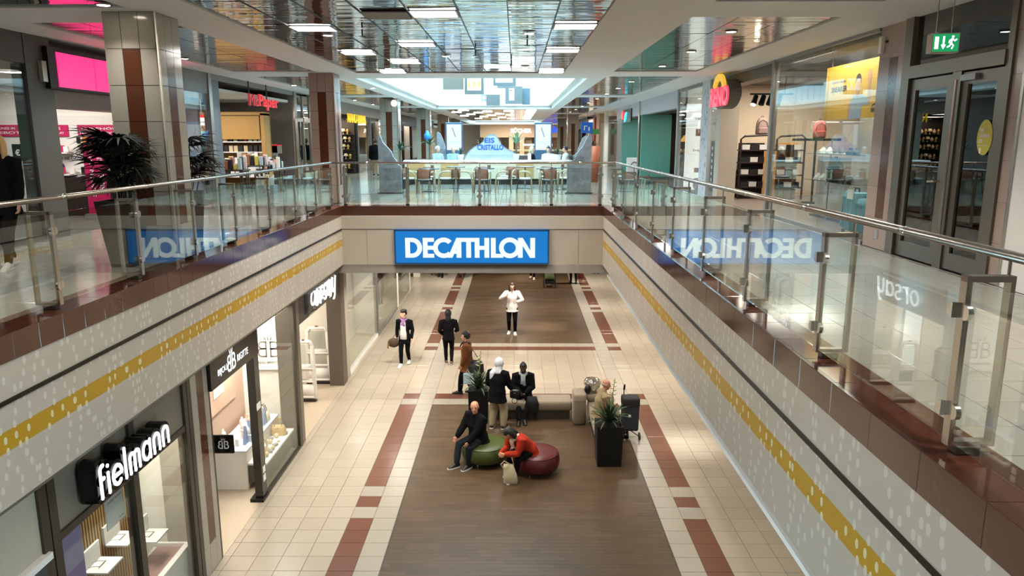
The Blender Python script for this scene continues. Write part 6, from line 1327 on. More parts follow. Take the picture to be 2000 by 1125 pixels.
# chairs and tables
TERR = mat('terracotta_back', '#A8725C', .5, var=.08, scale=10); SEATW = mat('white_vinyl_seat', '#D9DAD6', .45); BENT = mat('bent_beech', '#C6AE8C', .45, var=.1)
def make_chair(label):
    t = thing('cafe_armchair', label, 'chair', (0, 0, 0), 'armchairs around the cafe tables')
    mb = MB(); rs = []
    for z, r_ in ((.43, .23), (.52, .25), (.62, .255), (.7, .235), (.72, .2)):
        rs.append([(r_ * math.sin(a), -.02 - .235 * math.cos(a) * (1 + .1 * (z - .43)), z) for a in [R(-52 + 104 * i / 8) for i in range(9)]] + [((r_ - .012) * math.sin(a), -.02 - .22 * math.cos(a) * (1 + .1 * (z - .43)), z) for a in [R(52 - 104 * i / 8) for i in range(9)]])
    mb.rings(rs); obj('backrest', mb, TERR, t, True)
    obj('seat', MB().lathe([(.19, .38), (.225, .39), (.23, .42), (.2, .435), (.01, .437)], (0, .02, 0), 20), SEATW, t, True); obj('seat_frame', MB().lathe([(.2, .355), (.222, .36), (.222, .385), (.2, .388)], (0, .02, 0), 20), BLACK, t)
    for s_ in (-1, 1):
        obj('bentwood_arm', MB().tube([(s_ * .2, -.17, .6), (s_ * .25, -.02, .635), (s_ * .265, .13, .61), (s_ * .26, .2, .52), (s_ * .25, .225, .3), (s_ * .25, .24, 0)], [.016, .02, .022, .022, .02, .017], 8), BENT, t, True)
        obj('rear_leg', MB().tube([(s_ * .19, -.2, .7), (s_ * .19, -.18, .4), (s_ * .22, -.24, 0)], .011, 6), BLACK, t, True)
    return t
chs = [(-2.78, 22.75, 0, 'with its terracotta back towards the railing, left cluster'), (-3.3, 23.15, -90, 'turned sideways at the far left beside the stone stele'), (-2.15, 23.15, 90, 'turned sideways on the right of the left cluster'), (-2.85, 24.2, 180, 'facing the railing behind the left table'),
       (-1.04, 22.75, 0, 'with its terracotta back towards the railing, middle cluster'), (-1.58, 23.2, -90, 'turned sideways on the left of the middle table'), (-.4, 23.1, 90, 'turned sideways on the right of the middle table'), (-1.15, 24.4, 180, 'facing the railing behind the middle table'), (-.25, 24.5, 150, 'half hidden behind the middle cluster'),
       (1.02, 22.75, 0, 'with its terracotta back towards the railing, right cluster'), (.25, 23.1, -90, 'turned sideways on the left of the right table'), (1.6, 23.5, 100, 'turned sideways beside the right stone stele'), (1.0, 24.5, 180, 'facing the railing behind the right table'), (2.0, 24.6, 170, 'at the far right table behind the stele')]
proto = None
for x, y, rz, lb in chs:
    lab = 'cafe armchair with white seat ' + lb
    if proto is None: proto = make_chair(lab); o = proto; o.location = (x, y, UZ); o.rotation_euler = (0, 0, R(rz))
    else: dup(proto, (x, y, UZ), R(rz), lab)
TT = mat('dark_table_top', '#3A3436', .25)
def make_table(label):
    t = thing('cafe_table', label, 'table', (0, 0, 0), 'round pedestal cafe tables'); obj('top', MB().lathe([(.3, .685), (.32, .69), (.32, .71), (.3, .715), (.01, .716)], n=24), TT, t); obj('pedestal', MB().cyl((0, 0, .03), .03, .66, 10), STEEL, t); obj('foot', MB().lathe([(.24, 0), (.24, .015), (.05, .05), (.03, .06)], n=20), BLACKM, t); return t
pt = None
for x, y, lb in ((-2.72, 23.35, 'in the left chair cluster'), (-1.0, 23.55, 'in the middle chair cluster'), (.95, 23.5, 'in the right chair cluster'), (1.5, 24.4, 'behind the right chairs near the stele'), (-2.0, 24.9, 'behind the left chairs by the counter'), (.3, 25.0, 'behind the middle chairs by the counter')):
    lab = 'round dark topped pedestal table ' + lb
    if pt is None: pt = make_table(lab); pt.location = (x, y, UZ)
    else: dup(pt, (x, y, UZ), 0, lab)
NAPK = mesh('napkin_holder', MB().box((-.05, -.05, 0), (.05, .05, .012)).box((-.045, -.03, .012), (-.035, .03, .1)).box((.035, -.03, .012), (.045, .03, .1)).box((-.035, -.025, .012), (.035, .025, .09)), STEEL)
for x, y, lb in ((-.85, 23.5, 'metal menu holder on the middle cafe table'), (-2.6, 23.3, 'metal menu holder on the left cafe table'), (1.5, 24.35, 'metal menu holder on the table near the right stele')): shelf_things([NAPK], [((x, y, UZ + .716), .3)], 'menu_holder', 'menu holder', [lb], 'menu holders on the cafe tables')
# cafe plants
PLM = [leaf_mesh('leaf', l, .06, d, LEAFG, 5) for l, d in ((.5, .4), (.55, .8), (.42, .2))]; PLP = [leaf_mesh('leaf', l, .055, d, LEAFL, 5) for l, d in ((.6, .35), (.65, .6), (.5, .1))]
def cafe_plant(x, y, z, label, n, seed, k=1., pot=(.14, .28, '#E4E4E0'), meshes=PLM, trunk=0., tilt=75):
    t = thing('potted_plant', label, 'plant', (x, y, z)); r_, h, hx = pot; m = mat('pot_' + hx.strip('#'), hx, .5)
    obj('pot', MB().lathe([(r_ * .75, 0), (r_, h), (r_ * .88, h), (r_ * .86, h - .03)], (x, y, z), 16), m, t, True)
    if trunk: obj('trunk', MB().tube([(x, y, z + h - .03), (x, y, z + h + trunk)], .035), mat('palm_trunk', '#6B5A44', .8, bump=.4), t)
    rosette(t, (x, y, z + h + trunk - .03), n, seed, meshes, k, 0, tilt=tilt)
cafe_plant(-3.78, 24.6, UZ, 'tall green leafy plant behind the left stone stele', 26, 31, .85, (.2, .5, '#2A2C2E'), PLM, .75)
cafe_plant(-3.35, 29.2, UZ, 'tall green palm left of the left digital kiosk', 26, 32, 1.0, (.22, .5, '#2A2C2E'), PLM, .9)
cafe_plant(-2.0, 27.2, 5.66, 'small green plant in a white pot on the left part of the counter', 18, 33, .7, (.12, .2, '#E4E4E0'), PLM)
cafe_plant(.0, 27.25, 5.66, 'pale green spiky palm in a white pot on the middle of the counter', 30, 34, .95, (.12, .22, '#E4E4E0'), PLP, .38, 95)
cafe_plant(1.5, 27.2, 5.66, 'bushy green plant on the right end of the counter', 24, 35, .75, (.13, .2, '#E4E4E0'), PLM)
cafe_plant(1.95, 26.2, UZ, 'leafy plant hanging low beside the right stone stele', 26, 36, .85, (.2, .5, '#2A2C2E'), PLM, .3)
cafe_plant(2.9, 28.6, UZ, 'green plant in a terracotta pot behind the right stele', 22, 37, .7, (.3, 1.35, '#A85A3A'), PLM)
cafe_plant(-2.1, 44, UZ, 'first of two far green plants beyond the cafe', 20, 38, 1.3, (.3, .8, '#2A2C2E'), PLM, .4)
cafe_plant(-1.3, 46, UZ, 'second of two far green plants beyond the cafe', 20, 39, 1.2, (.3, .8, '#2A2C2E'), PLM, .4)
t = thing('blue_figure', 'blue paper bird ornament in the palm left of the kiosk', 'ornament', (-3.35, 28.9, 6.3)); obj('body', MB().lathe([(.02, 0), (.12, .1), (.13, .2), (.06, .32), (.02, .38)], (-3.4, 28.95, 6.35), 10), mat('bright_blue', '#2E86D6', .5), t, True); obj('string', MB().tube([(-3.4, 28.95, 6.7), (-3.4, 28.95, 8.0)], .004, 4), ALU, t)
t = thing('menu_card', 'upright white menu card on the counter right of the middle', 'card', (.5, 27.2, 5.66)); obj('card', MB().prism([(0, 0), (.12, 0), (.12, .24), (0, .24)], (.42, 27.2, 5.66), UX, UZ_, (0, .03, 0)), PAPER, t)
t = thing('ceiling_lamp', 'round white wall lamp high on the first inner column', 'lamp', (-4.9, 30.3, 7.75)); obj('globe', MB().ell((-4.85, 30.3, 7.8), (.12, .1, .13)), glow('globe_white', '#FFFFFF', 1.5), t, True); obj('bracket', MB().box((-5.1, 30.3, 7.9), (-4.85, 30.4, 7.95)), ALU, t)
t = thing('cafe_barrier', 'white rail with wooden ledge beyond the cafe on the right', 'barrier', (.5, 33, UZ)); obj('ledge', MB().box((-.2, 33, 5.9), (2.4, 33.3, 5.96)), TAN, t); obj('rail', MB().box((.3, 33.4, 6.12), (1.6, 33.5, 6.2)), WHITE, t); obj('panel', MB().box((-.2, 33.1, UZ), (2.4, 33.15, 5.7)), mat('dark_barrier', '#4A4038', .5), t); obj('post', MB().box((.9, 33.4, UZ), (1.0, 33.5, 6.12)), WHITE, t)
# hanging boards in the skylight
def hang(x, y, z, w_, h, label, hx, deco=None):
    t = thing('hanging_board', label, 'board', (x, y, z)); obj('board', MB().box((x - w_ / 2, y, z), (x + w_ / 2, y + .05, z + h)), mat('board_' + hx.strip('#'), hx, .6), t)
    for s_ in (-.35, .35): obj('wire', MB().tube([(x + w_ * s_, y + .025, z + h), (x + w_ * s_, y + .025, 11.5)], .006, 4), ALU, t)
    if deco == 'motif':
        obj('inner_panel', MB().box((x - w_ * .36, y - .01, z + h * .15), (x + w_ * .36, y, z + h * .62)), PAPER, t); mb = MB()
        for i in range(3): mb.ell((x + w_ * .27 * (i - 1), y - .012, z + h * .38), (.05, .004, .13), 10, 6)
        obj('yellow_motif', mb, mat('motif_yellow', '#D6B84C', .6), t, True)
    if deco == 'flag':
        for k, (c, p) in enumerate((('#3FB6D2', [(-.4, .45), (-.25, .45), (-.4, .2)]), ('#6E8A66', [(-.4, .2), (-.25, .45), (.0, .45), (-.1, .2)]), ('#C8605A', [(-.1, .2), (0, .45), (.25, .45)]))): obj('colour_field', MB().prism([(q[0] * w_, q[1] * h * 1.9 - .1) for q in p], (x, y - .006 - k * .001, z + .1), UX, UZ_, (0, .004, 0)), mat('field_' + c.strip('#'), c, .5), t)
        obj('white_field', MB().box((x - w_ * .4, y - .003, z + .12), (x + w_ * .36, y, z + h * .9)), PAPER, t)
    if deco == 'paper': obj('paper', MB().box((x - w_ * .28, y - .01, z + h * .2), (x + .02, y, z + h)), PAPER, t); obj('mark', MB().box((x - w_ * .26, y - .014, z + h * .75), (x - w_ * .1, y - .01, z + h * .8)), DARKM, t)
hang(-2.3, 28, 8.18, .75, .75, 'beige square board hanging leftmost in the skylight', '#696256'); hang(-1.53, 27.9, 8.0, .7, .95, 'grey board with yellow oval motifs hanging in the skylight', '#5A5A56', 'motif')
hang(-.44, 29, 8.38, .86, .8, 'grey board with coloured triangles hanging in the skylight', '#5B5F60', 'flag'); hang(-.42, 33, 8.55, .8, .6, 'grey board behind the one with coloured triangles', '#66686A')
hang(-.12, 38, 8.12, .85, .85, 'grey board with white paper strip hanging far in the skylight', '#5F605E', 'paper'); hang(.5, 38.3, 8.1, .4, .8, 'narrow blue grey board beside the paper strip board', '#56646C'); hang(-1.18, 39, 8.08, .7, .55, 'plain grey board farthest and lowest in the skylight', '#5C5E5C')
t = thing('small_window', 'small dark four pane window low in the skylight back wall', 'window', (-1.7, 41.2, 8.3)); obj('frame', MB().box((-1.85, 41.2, 8.2), (-1.45, 41.25, 8.75)), mat('window_blue', '#51748A', .5), t)
for i in (0, 1):
    for j in (0, 1): obj('pane', MB().box((-1.81 + i * .18, 41.19, 8.24 + j * .26), (-1.67 + i * .18, 41.2, 8.44 + j * .26)), PAPER, t)
# ================================================================== PEOPLE
FOLD = bpy.data.textures.new('cloth_folds', 'CLOUDS'); FOLD.noise_scale = .11
def finish(o, vox, sm=3, fold=0.):
    m = o.modifiers.new('skin', 'REMESH'); m.mode = 'VOXEL'; m.voxel_size = vox; m.use_smooth_shade = True
    if sm: s_ = o.modifiers.new('soften', 'SMOOTH'); s_.iterations = sm; s_.factor = .5
    if fold: d = o.modifiers.new('folds', 'DISPLACE'); d.texture = FOLD; d.strength = fold; d.mid_level = .5; d.texture_coords = 'GLOBAL'
def ik(a, b, l1, l2, pole):
    a, b, pole = Vector(a), Vector(b), Vector(pole); d = b - a; L = min(d.length, (l1 + l2) * .995); u = d.normalized()
    b2 = a + u * L; x = (l1 * l1 - l2 * l2 + L * L) / (2 * L); h = math.sqrt(max(0, l1 * l1 - x * x)); p = pole - u * pole.dot(u)
    p = p.normalized() if p.length > 1e-6 else Vector((0, -1, 0)); return a + u * x + p * h, b2
SKINS = {'fair': '#D2A184', 'ruddy': '#C48A6C', 'dark': '#4A2E22', 'tan': '#B98665'}
def person(label, loc, yaw, h=1.6, pel=None, lean=0, twist=0, hands=None, feet=None, look=(0, 0), skin='fair', top=('#222222', .12, 1.0), pants='#1A1A1C', pantw=1.0,
           shoes=('#E6E2DC', '#F2F0EC'), hair=('short', '#2A1D15'), scarf=None, shirt=None, fem=False, seated=False, vox=.0105, group=None, elbow=None, coat_open=None, hood=False):
    """figure in its own frame: faces +y, x to its right hand side, z up; hands / feet are wrist and ankle targets for (left, right)"""
    root = thing('person', label, 'person', (0, 0, 0), group)
    P0 = Vector(pel or (0, 0, .525 * h)); t_ = R(lean); up = Vector((0, math.sin(t_), math.cos(t_))); fw = Vector((0, math.cos(t_), -math.sin(t_)))
    cs, sn = math.cos(R(twist)), math.sin(R(twist)); rt = Vector((cs, sn, 0)); hipx = Vector((1, 0, 0))
    waist = P0 + up * (.085 * h); chest = P0 + up * (.19 * h); sh = P0 + up * (.272 * h); neck = P0 + up * (.305 * h)
    sw = (.112 if fem else .122) * h
    lk, nod = R(look[0]), R(look[1]); hup = (up * .6 + Vector((0, 0, .4)) + fw * math.sin(nod) * .6).normalized()
    hf = Vector((-math.sin(lk), math.cos(lk), 0)); hf = (hf - hup * hf.dot(hup)).normalized(); hr = hf.cross(hup).normalized()
    hc = neck + (up * .35 + hup * .65) * (.105 * h) + hf * .012 * h
    S = {-1: sh - rt * sw, 1: sh + rt * sw}; H = {-1: P0 - hipx * .055 * h - Vector((0, 0, .015 * h)), 1: P0 + hipx * .055 * h - Vector((0, 0, .015 * h))}
    hands = hands or [(-.16 * h, .03 * h, .47 * h), (.16 * h, .03 * h, .47 * h)]; feet = feet or [(-.06 * h, 0, .045 * h), (.06 * h, 0, .045 * h)]
    W, E_, A, K = {}, {}, {}, {}
    for i, s_ in enumerate((-1, 1)):
        pole = Vector(elbow[i]) if elbow else Vector((s_ * .5, -1, -.2))
        E_[s_], W[s_] = ik(S[s_], hands[i], .168 * h, .148 * h, pole); K[s_], A[s_] = ik(H[s_], feet[i], .245 * h, .235 * h, (s_ * (.25 if seated else .05), 1, .3))
    sk = mat('skin_' + skin, SKINS[skin], .55, var=.05, scale=25); b = MB()
    b.loft([P0 - up * .03 * h, P0 + up * .02 * h, waist, chest, sh, neck], [(.075 * h, .06 * h), (.085 * h, .065 * h), (.07 * h, .055 * h), (.088 * h, .06 * h), (.09 * h, .045 * h), (.035 * h, .033 * h)], rt, 14)
    b.loft([neck - up * .02 * h, hc - hup * .03 * h], [.034 * h, .031 * h], rt, 10)
    rs = []
    for z, rx, ry, yo in ((-.066, .014, .016, .034), (-.06, .024, .028, .026), (-.045, .034, .042, .014), (-.025, .04, .05, .006), (-.005, .044, .055, 0), (.015, .047, .058, -.002), (.035, .046, .056, -.004), (.05, .038, .046, -.006), (.06, .024, .03, -.007), (.066, .008, .01, -.008)):
        rs.append([hc + hup * z * h + hf * (yo * h + ry * h * math.sin(2 * PI * j / 16)) + hr * (rx * h * math.cos(2 * PI * j / 16)) for j in range(16)])
    b.rings(rs)
    b.loft([hc + hup * .012 * h + hf * .05 * h, hc - hup * .006 * h + hf * .062 * h, hc - hup * .018 * h + hf * .068 * h, hc - hup * .024 * h + hf * .058 * h], [.006 * h, .008 * h, .011 * h, .009 * h], hr, 8)
    for s_ in (-1, 1):
        b.loft([hc + hr * s_ * .046 * h + hup * .014 * h, hc + hr * s_ * .05 * h - hup * .012 * h], [(.006 * h, .013 * h), (.006 * h, .01 * h)], hr, 8)
        b.loft([hc + hr * s_ * .012 * h + hup * .016 * h + hf * .053 * h, hc + hr * s_ * .032 * h + hup * .015 * h + hf * .045 * h], [.006 * h, .005 * h], None, 6)
        b.loft([S[s_] - rt * s_ * .03 * h, S[s_], E_[s_], W[s_]], [.034 * h, .031 * h, .023 * h, .016 * h], None, 10); b.loft([H[s_], K[s_], A[s_]], [.05 * h, .034 * h, .022 * h], None, 10)
        b.loft([A[s_], A[s_] + Vector((0, .05 * h, -.02 * h))], [.022 * h, .018 * h], None, 8)
        # hand: palm, four unequal bent fingers and a thumb that leaves the side of the palm
        d = (W[s_] - E_[s_]).normalized(); inw = (-rt * s_ + fw * .3); inw = (inw - d * inw.dot(d)).normalized(); sd = d.cross(inw).normalized(); th = sd if sd.dot(fw) > 0 else -sd
        pe = W[s_] + d * .052 * h; b.loft([W[s_], W[s_] + d * .025 * h, pe], [(.012 * h, .016 * h), (.011 * h, .024 * h), (.009 * h, .025 * h)], inw, 8)
        for j, (o_, l_) in enumerate(((.021, .036), (.0075, .042), (-.0065, .039), (-.02, .03))):
            q = pe + th * o_ * h * 1.15 - d * .004 * h; m1 = q + (d * .9 + inw * .25) * l_ * .5 * h; m2 = m1 + (d * .6 + inw * .75) * l_ * .5 * h; b.loft([q, m1, m2], [.0062 * h, .0058 * h, .0048 * h], None, 6)
        q = W[s_] + d * .016 * h + th * .018 * h; m1 = q + (d * .6 + th * .7) * .024 * h; b.loft([q, m1, m1 + (d * .85 + inw * .35) * .02 * h], [.0078 * h, .0068 * h, .0055 * h], None, 6)
    bo = obj('body', b, sk, root); finish(bo, vox, 2)
    # face
    mb = MB()
    for s_ in (-1, 1): e_ = obj('eye', MB().ell(hc + hr * s_ * .02 * h + hup * .004 * h + hf * .049 * h, (.0065 * h, .006 * h, .0045 * h), 8, 6), mat('eye_dark', '#2A1F1A', .2), root, True)
    mb = MB().loft([hc - hr * .014 * h - hup * .038 * h + hf * .05 * h, hc - hup * .039 * h + hf * .056 * h, hc + hr * .014 * h - hup * .038 * h + hf * .05 * h], [.003 * h, .0045 * h, .003 * h], None, 6); obj('mouth', mb, mat('lips_' + skin, '#9A5A50' if skin != 'dark' else '#4A2620', .5), root, True)
    # trousers and shoes
    mb = MB(); pw = pantw
    mb.loft([P0 + up * .05 * h, P0, P0 - up * .045 * h], [(.078 * h, .064 * h), (.09 * h, .072 * h), (.085 * h, .066 * h)], hipx, 14)
    for s_ in (-1, 1): mb.loft([H[s_], H[s_].lerp(K[s_], .5), K[s_], K[s_].lerp(A[s_], .45), A[s_] + Vector((0, -.002, .01))], [.057 * h, .05 * h * (1 + (pw - 1) * .4), .04 * h * pw, .037 * h * pw, .028 * h * pw], None, 12)
    tr = obj('trousers', mb, mat('cloth_' + pants.strip('#'), pants, .9, var=.1, spec=.12), root); finish(tr, .0135, 3, .008)
    for s_ in (-1, 1):
        a = A[s_]; f0 = Vector((s_ * .12, 1, 0)).normalized(); z0 = max(.0, a.z - .047 * h); sd = Vector((f0.y, -f0.x, 0)); mb = MB()
        rs = []
        for y, w_, hh in ((-.045, .016, .04), (-.03, .024, .056), (0, .027, .062), (.04, .028, .048), (.08, .029, .03), (.108, .022, .02), (.12, .01, .012)):
            rs.append([Vector((a.x, a.y, z0)) + f0 * y * h + sd * (w_ * h * c) + Vector((0, 0, .008 * h + max(0, hh * h * q))) for c, q in [(math.cos(PI * i / 7), math.sin(PI * i / 7)) for i in range(8)]])
        mb.rings(rs); so = obj('shoe', mb, mat('shoe_' + shoes[0].strip('#'), shoes[0], .5), root, True)
        mb = MB(); pts = [(-.012, -.05), (.012, -.05), (.027, -.03), (.03, .04), (.031, .085), (.02, .118), (0, .126), (-.02, .118), (-.031, .085), (-.03, .04), (-.027, -.03)]
        mb.rings([[Vector((a.x, a.y, z0 + z)) + sd * x * h + f0 * y * h for x, y in pts] for z in (0, .014 * h)]); obj('sole', mb, mat('sole_' + shoes[1].strip('#'), shoes[1], .5), so)
    # upper garment with sleeves
    tc_, hem, bk = top[:3]; mb = MB(); k = bk
    lowdir = Vector((0, 0, -1)) if not seated else (Vector((0, -.12, -1))).normalized()
    pts = [P0 + lowdir * hem, P0 + lowdir * hem * .45, P0 + up * .03 * h, waist, chest, sh - up * .004 * h, sh + up * .018 * h, neck + up * .012 * h]; fl = 1.13 if hem < .2 else 1.16
    mb.loft(pts, [(.1 * h * k * fl, .08 * h * k * fl), (.098 * h * k, .08 * h * k), (.096 * h * k, .078 * h * k), (.086 * h * k, .07 * h * k), (.1 * h * k, .074 * h * k), (.102 * h * k, .058 * h), (.075 * h, .05 * h), (.044 * h, .042 * h)], rt, 16, flat=True)
    for s_ in (-1, 1): mb.loft([S[s_] - rt * s_ * .04 * h, S[s_], S[s_].lerp(E_[s_], .5), E_[s_], E_[s_].lerp(W[s_], .55), W[s_] - (W[s_] - E_[s_]).normalized() * .01 * h], [.046 * h * k, .045 * h * k, .038 * h * k, .034 * h * k, .031 * h * k, .025 * h * k], None, 12)
    if hood: mb.loft([neck - fw * .05 * h + up * .005 * h, neck - fw * .06 * h + up * .03 * h], [(.05 * h, .035 * h), (.045 * h, .03 * h)], rt, 10)
    tm = top[3] if len(top) > 3 else mat('cloth_' + tc_.strip('#'), tc_, .9, var=.12, scale=12, spec=.12)
    jk = obj('jacket', mb, tm, root); finish(jk, .0135, 3, .014)
    def front(u_, off=.0):   # a point on the front of the torso, u from waist (0) to neck (1)
        q = waist.lerp(neck, u_); return q + fw * ((.074 if u_ < .75 else .074 - (u_ - .75) * .11) * h * k + .008 + off)
    if shirt:
        mb = MB(); w0 = shirt[1] if len(shirt) > 1 else .035; lo_ = shirt[2] if len(shirt) > 2 else -.5; ps = [front(u_, .004) for u_ in (lo_, -.1, .2, .5, .75, .93)]
        mb.loft(ps, [(w0 * 1.25 * h, .012)] * 2 + [(w0 * h, .012)] * 2 + [(w0 * .9 * h, .014), (w0 * .7 * h, .014)], rt, 10); o = obj('shirt', mb, mat('cloth_' + shirt[0].strip('#'), shirt[0], .8), root, True)
    if scarf:
        mb = MB(); c0 = neck + up * .004 * h
        mb.tube([c0 + rt * (.052 * h * math.cos(i * PI / 8)) + fw * (.006 * h + .05 * h * math.sin(i * PI / 8)) + up * (.008 * h * math.cos(i * PI / 4)) for i in range(17)], .021 * h, 8)
        for s_, l_ in ((-.016, scarf[1]), (.018, scarf[1] * .8)): mb.loft([front(.97, .01) + rt * s_ * h, front(.7, .014) + rt * s_ * h, front(.97 - l_, .012) + rt * s_ * 1.2 * h], [(.022 * h, .013 * h), (.02 * h, .011 * h), (.024 * h, .009 * h)], rt, 8)
        o = obj('scarf', mb, mat('scarf_' + scarf[0].strip('#'), scarf[0], .9, var=.2, scale=14), root); finish(o, .012, 2, .006)
    # hair
    st, hx = hair; hm = mat('hair_' + hx.strip('#'), hx, .6, var=.25, scale=30, stretch=(1, 1, .2))
    def shell(f, grow, cb=(0, 0, .012), sz=(.05, .062, .064), mt=hm, nm='hair'):
        c = hc + hup * cb[2] * h + hf * (cb[1] - .004) * h; rs = []
        for i in range(1, 14):
            a = -PI / 2 + PI * i / 14; row = []
            for j in range(20):
                q = 2 * PI * j / 20; v = (math.cos(a) * math.cos(q), math.cos(a) * math.sin(q), math.sin(a)); g = grow if f(*v) else .78
                row.append(c + hr * v[0] * sz[0] * g * h + hf * v[1] * sz[1] * g * h + hup * v[2] * sz[2] * g * h)
            rs.append(row)
        o = obj(nm, MB().rings(rs), mt, root, True); return o
    if st in ('short', 'bob', 'long', 'curly', 'pony', 'afro'):
        shell((lambda x, y, z: z > (.25 if y > .35 else -.25 if y > -.2 else -.65)), 1.07 if st != 'curly' else 1.22)
    if st in ('long', 'bob'):
        mb = MB(); ln = .13 if st == 'bob' else .2
        for s_ in (-1, 1): mb.loft([hc + hup * .04 * h + hr * s_ * .036 * h - hf * .01 * h, hc + hr * s_ * .052 * h - hf * .008 * h, hc - hup * .06 * h + hr * s_ * .05 * h - hf * .005 * h, hc - hup * ln * h + hr * s_ * .05 * h + hf * .01 * h], [(.02 * h, .03 * h), (.018 * h, .034 * h), (.02 * h, .034 * h), (.012 * h, .018 * h)], hr, 8)
        mb.loft([hc + hup * .03 * h - hf * .04 * h, hc - hup * .03 * h - hf * .056 * h, hc - hup * ln * h - hf * .058 * h], [(.042 * h, .026 * h), (.05 * h, .024 * h), (.04 * h, .014 * h)], hr, 10); o = obj('hair_length', mb, hm, root, True); finish(o, .011, 2, .005)
    if st == 'pony': obj('ponytail', MB().loft([hc + hup * .02 * h - hf * .06 * h, hc - hup * .02 * h - hf * .09 * h, hc - hup * .1 * h - hf * .075 * h], [.018 * h, .026 * h, .01 * h], hr, 8), hm, root, True)
    if st in ('fringe', 'balding'): shell((lambda x, y, z: -.55 < z < (.42 if st == 'balding' else .12) and y < .1), 1.035)
    if st == 'bun': shell((lambda x, y, z: z > (.25 if y > .35 else -.5)), 1.07); obj('bun', MB().ell(hc + hup * .07 * h - hf * .015 * h, (.026 * h, .026 * h, .022 * h)), hm, root, True)
    if st == 'beret': shell((lambda x, y, z: z > (.2 if y > .3 else -.6)), 1.06, mt=mat('hair_2A1D15', '#2A1D15', .6)); obj('beret', MB().ell(hc + hup * .058 * h - hf * .006 * h, (.058 * h, .066 * h, .024 * h), 16, 8), hm, root, True)
    if st == 'cap': shell((lambda x, y, z: z > .1), 1.12); shell((lambda x, y, z: -.6 < z < .2 and y < .2), 1.05, mt=mat('hair_2A1D15', '#2A1D15', .6))
    if st == 'hoodup': shell((lambda x, y, z: y < .55 or z > .6), 1.18, sz=(.052, .064, .07)); obj('hood_collar', MB().loft([neck - up * .01 * h, hc - hup * .035 * h - hf * .012 * h], [(.058 * h, .056 * h), (.05 * h, .055 * h)], rt, 12), hm, root, True)
    if st == 'hijab':
        shell((lambda x, y, z: not (y > .62 and -.75 < z < .45)), 1.13, cb=(0, 0, .006), sz=(.052, .064, .07)); mb = MB(); mb.loft([hc - hup * .04 * h, neck + up * .02 * h, sh + up * .015 * h], [(.05 * h, .056 * h), (.058 * h, .056 * h), (.085 * h, .064 * h)], rt, 12)
        mb.loft([neck + up * .02 * h - rt * .04 * h - fw * .02 * h, sh - rt * .07 * h - fw * .055 * h, chest - rt * .075 * h - fw * .06 * h], [(.035 * h, .03 * h), (.04 * h, .022 * h), (.025 * h, .012 * h)], rt, 8); o = obj('scarf_drape', mb, hm, root); finish(o, .011, 3, .008)
    root.location = loc; root.rotation_euler = (0, 0, R(yaw))
    root['_w'] = 1; del root['_w']
    M = Matrix.Translation(Vector(loc)) @ Matrix.Rotation(R(yaw), 4, 'Z')
    return root, (lambda s_: M @ (W[s_] + (W[s_] - E_[s_]).normalized() * .05 * h))
F0 = .0
# ---- lower mall, standing and walking
p, hp = person('woman in black blazer and purple scarf with a dark cap walking past the shops', (-3.2, 20.64, 0), 172, 1.62, hands=[(-.22, .06, .80), (.24, -.04, .80)], feet=[(-.07, -.16, .1), (.07, .18, .075)], look=(-42, 0), top=('#0B0B0D', .2, 1.02), shirt=('#D9D4D2', .05, -.55), scarf=('#7D5C86', .42), pants='#0B0B0D', hair=('beret', '#1B1715'), fem=True)
a = hp(1); t = thing('shoulder_bag', 'brown furry bag hanging at the side of the woman in the purple scarf', 'bag', (-3.55, 20.62, .5)); obj('body', MB().ell((-3.52, 20.62, .66), (.17, .11, .14), 14, 10), mat('brown_fur', '#4A3A2C', .9, var=.4, scale=40, bump=.6), t, True); obj('strap', MB().tube([(-3.56, 20.62, .76), (-3.46, 20.6, .92), (-3.4, 20.62, .76)], .01), BLACK, t); obj('tassel', MB().tube([(-3.66, 20.58, .66), (-3.68, 20.57, .5)], [.03, .02]), mat('tan_fur', '#8A6A48', .9), t)
person('person in black hoodie and black trousers walking away, seen from behind', (-1.95, 20.74, 0), 4, 1.58, hands=[(-.18, .1, .86), (.2, .22, .92)], feet=[(-.08, .06, .065), (.08, -.1, .09)], top=('#0B0B0D', .1, 1.12), pants='#0B0B0D', shoes=('#6B4A46', '#CFC6C0'), hair=('hoodup', '#0D0D11'))
t = thing('phone', 'pale phone in the hand of the person in black walking away', 'phone', (-1.75, 20.97, .95)); obj('case', MB().bbox((-1.79, 20.99, .93), (-1.72, 21.0, 1.07), .004), mat('pale_phone', '#C9CCD0', .3), t)
p, hp = person('woman in brown suede coat and dark hat walking left with a black bag', (-1.25, 18.17, 0), 82, 1.62, hands=[(-.2, .1, .80), (.2, .0, .76)], feet=[(-.06, .18, .07), (.06, -.12, .08)], look=(5, 5), top=('#6E4327', .24, 1.22), pants='#0B0B0D', pantw=1.25, shoes=('#17161A', '#0B0B0D'), hair=('curly', '#171316'), scarf=('#2A1A14', .15), fem=True)
t = thing('shoulder_bag', 'big black shoulder bag behind the woman in the brown coat', 'bag', (-.98, 18.0, .7)); obj('body', MB().rings([[(-1.0 + x * f, 17.98 + y * f * .5, z) for x, y in ((-.2, -.16), (.2, -.16), (.2, .16), (-.2, .16))] for z, f in ((.52, .9), (.56, 1), (.84, .9), (.94, .5))]), mat('black_leather', '#121214', .45), t, True); obj('strap', MB().tube([(-1.1, 18.0, .9), (-1.15, 18.02, 1.3), (-.9, 18.0, .9)], .012), BLACK, t)
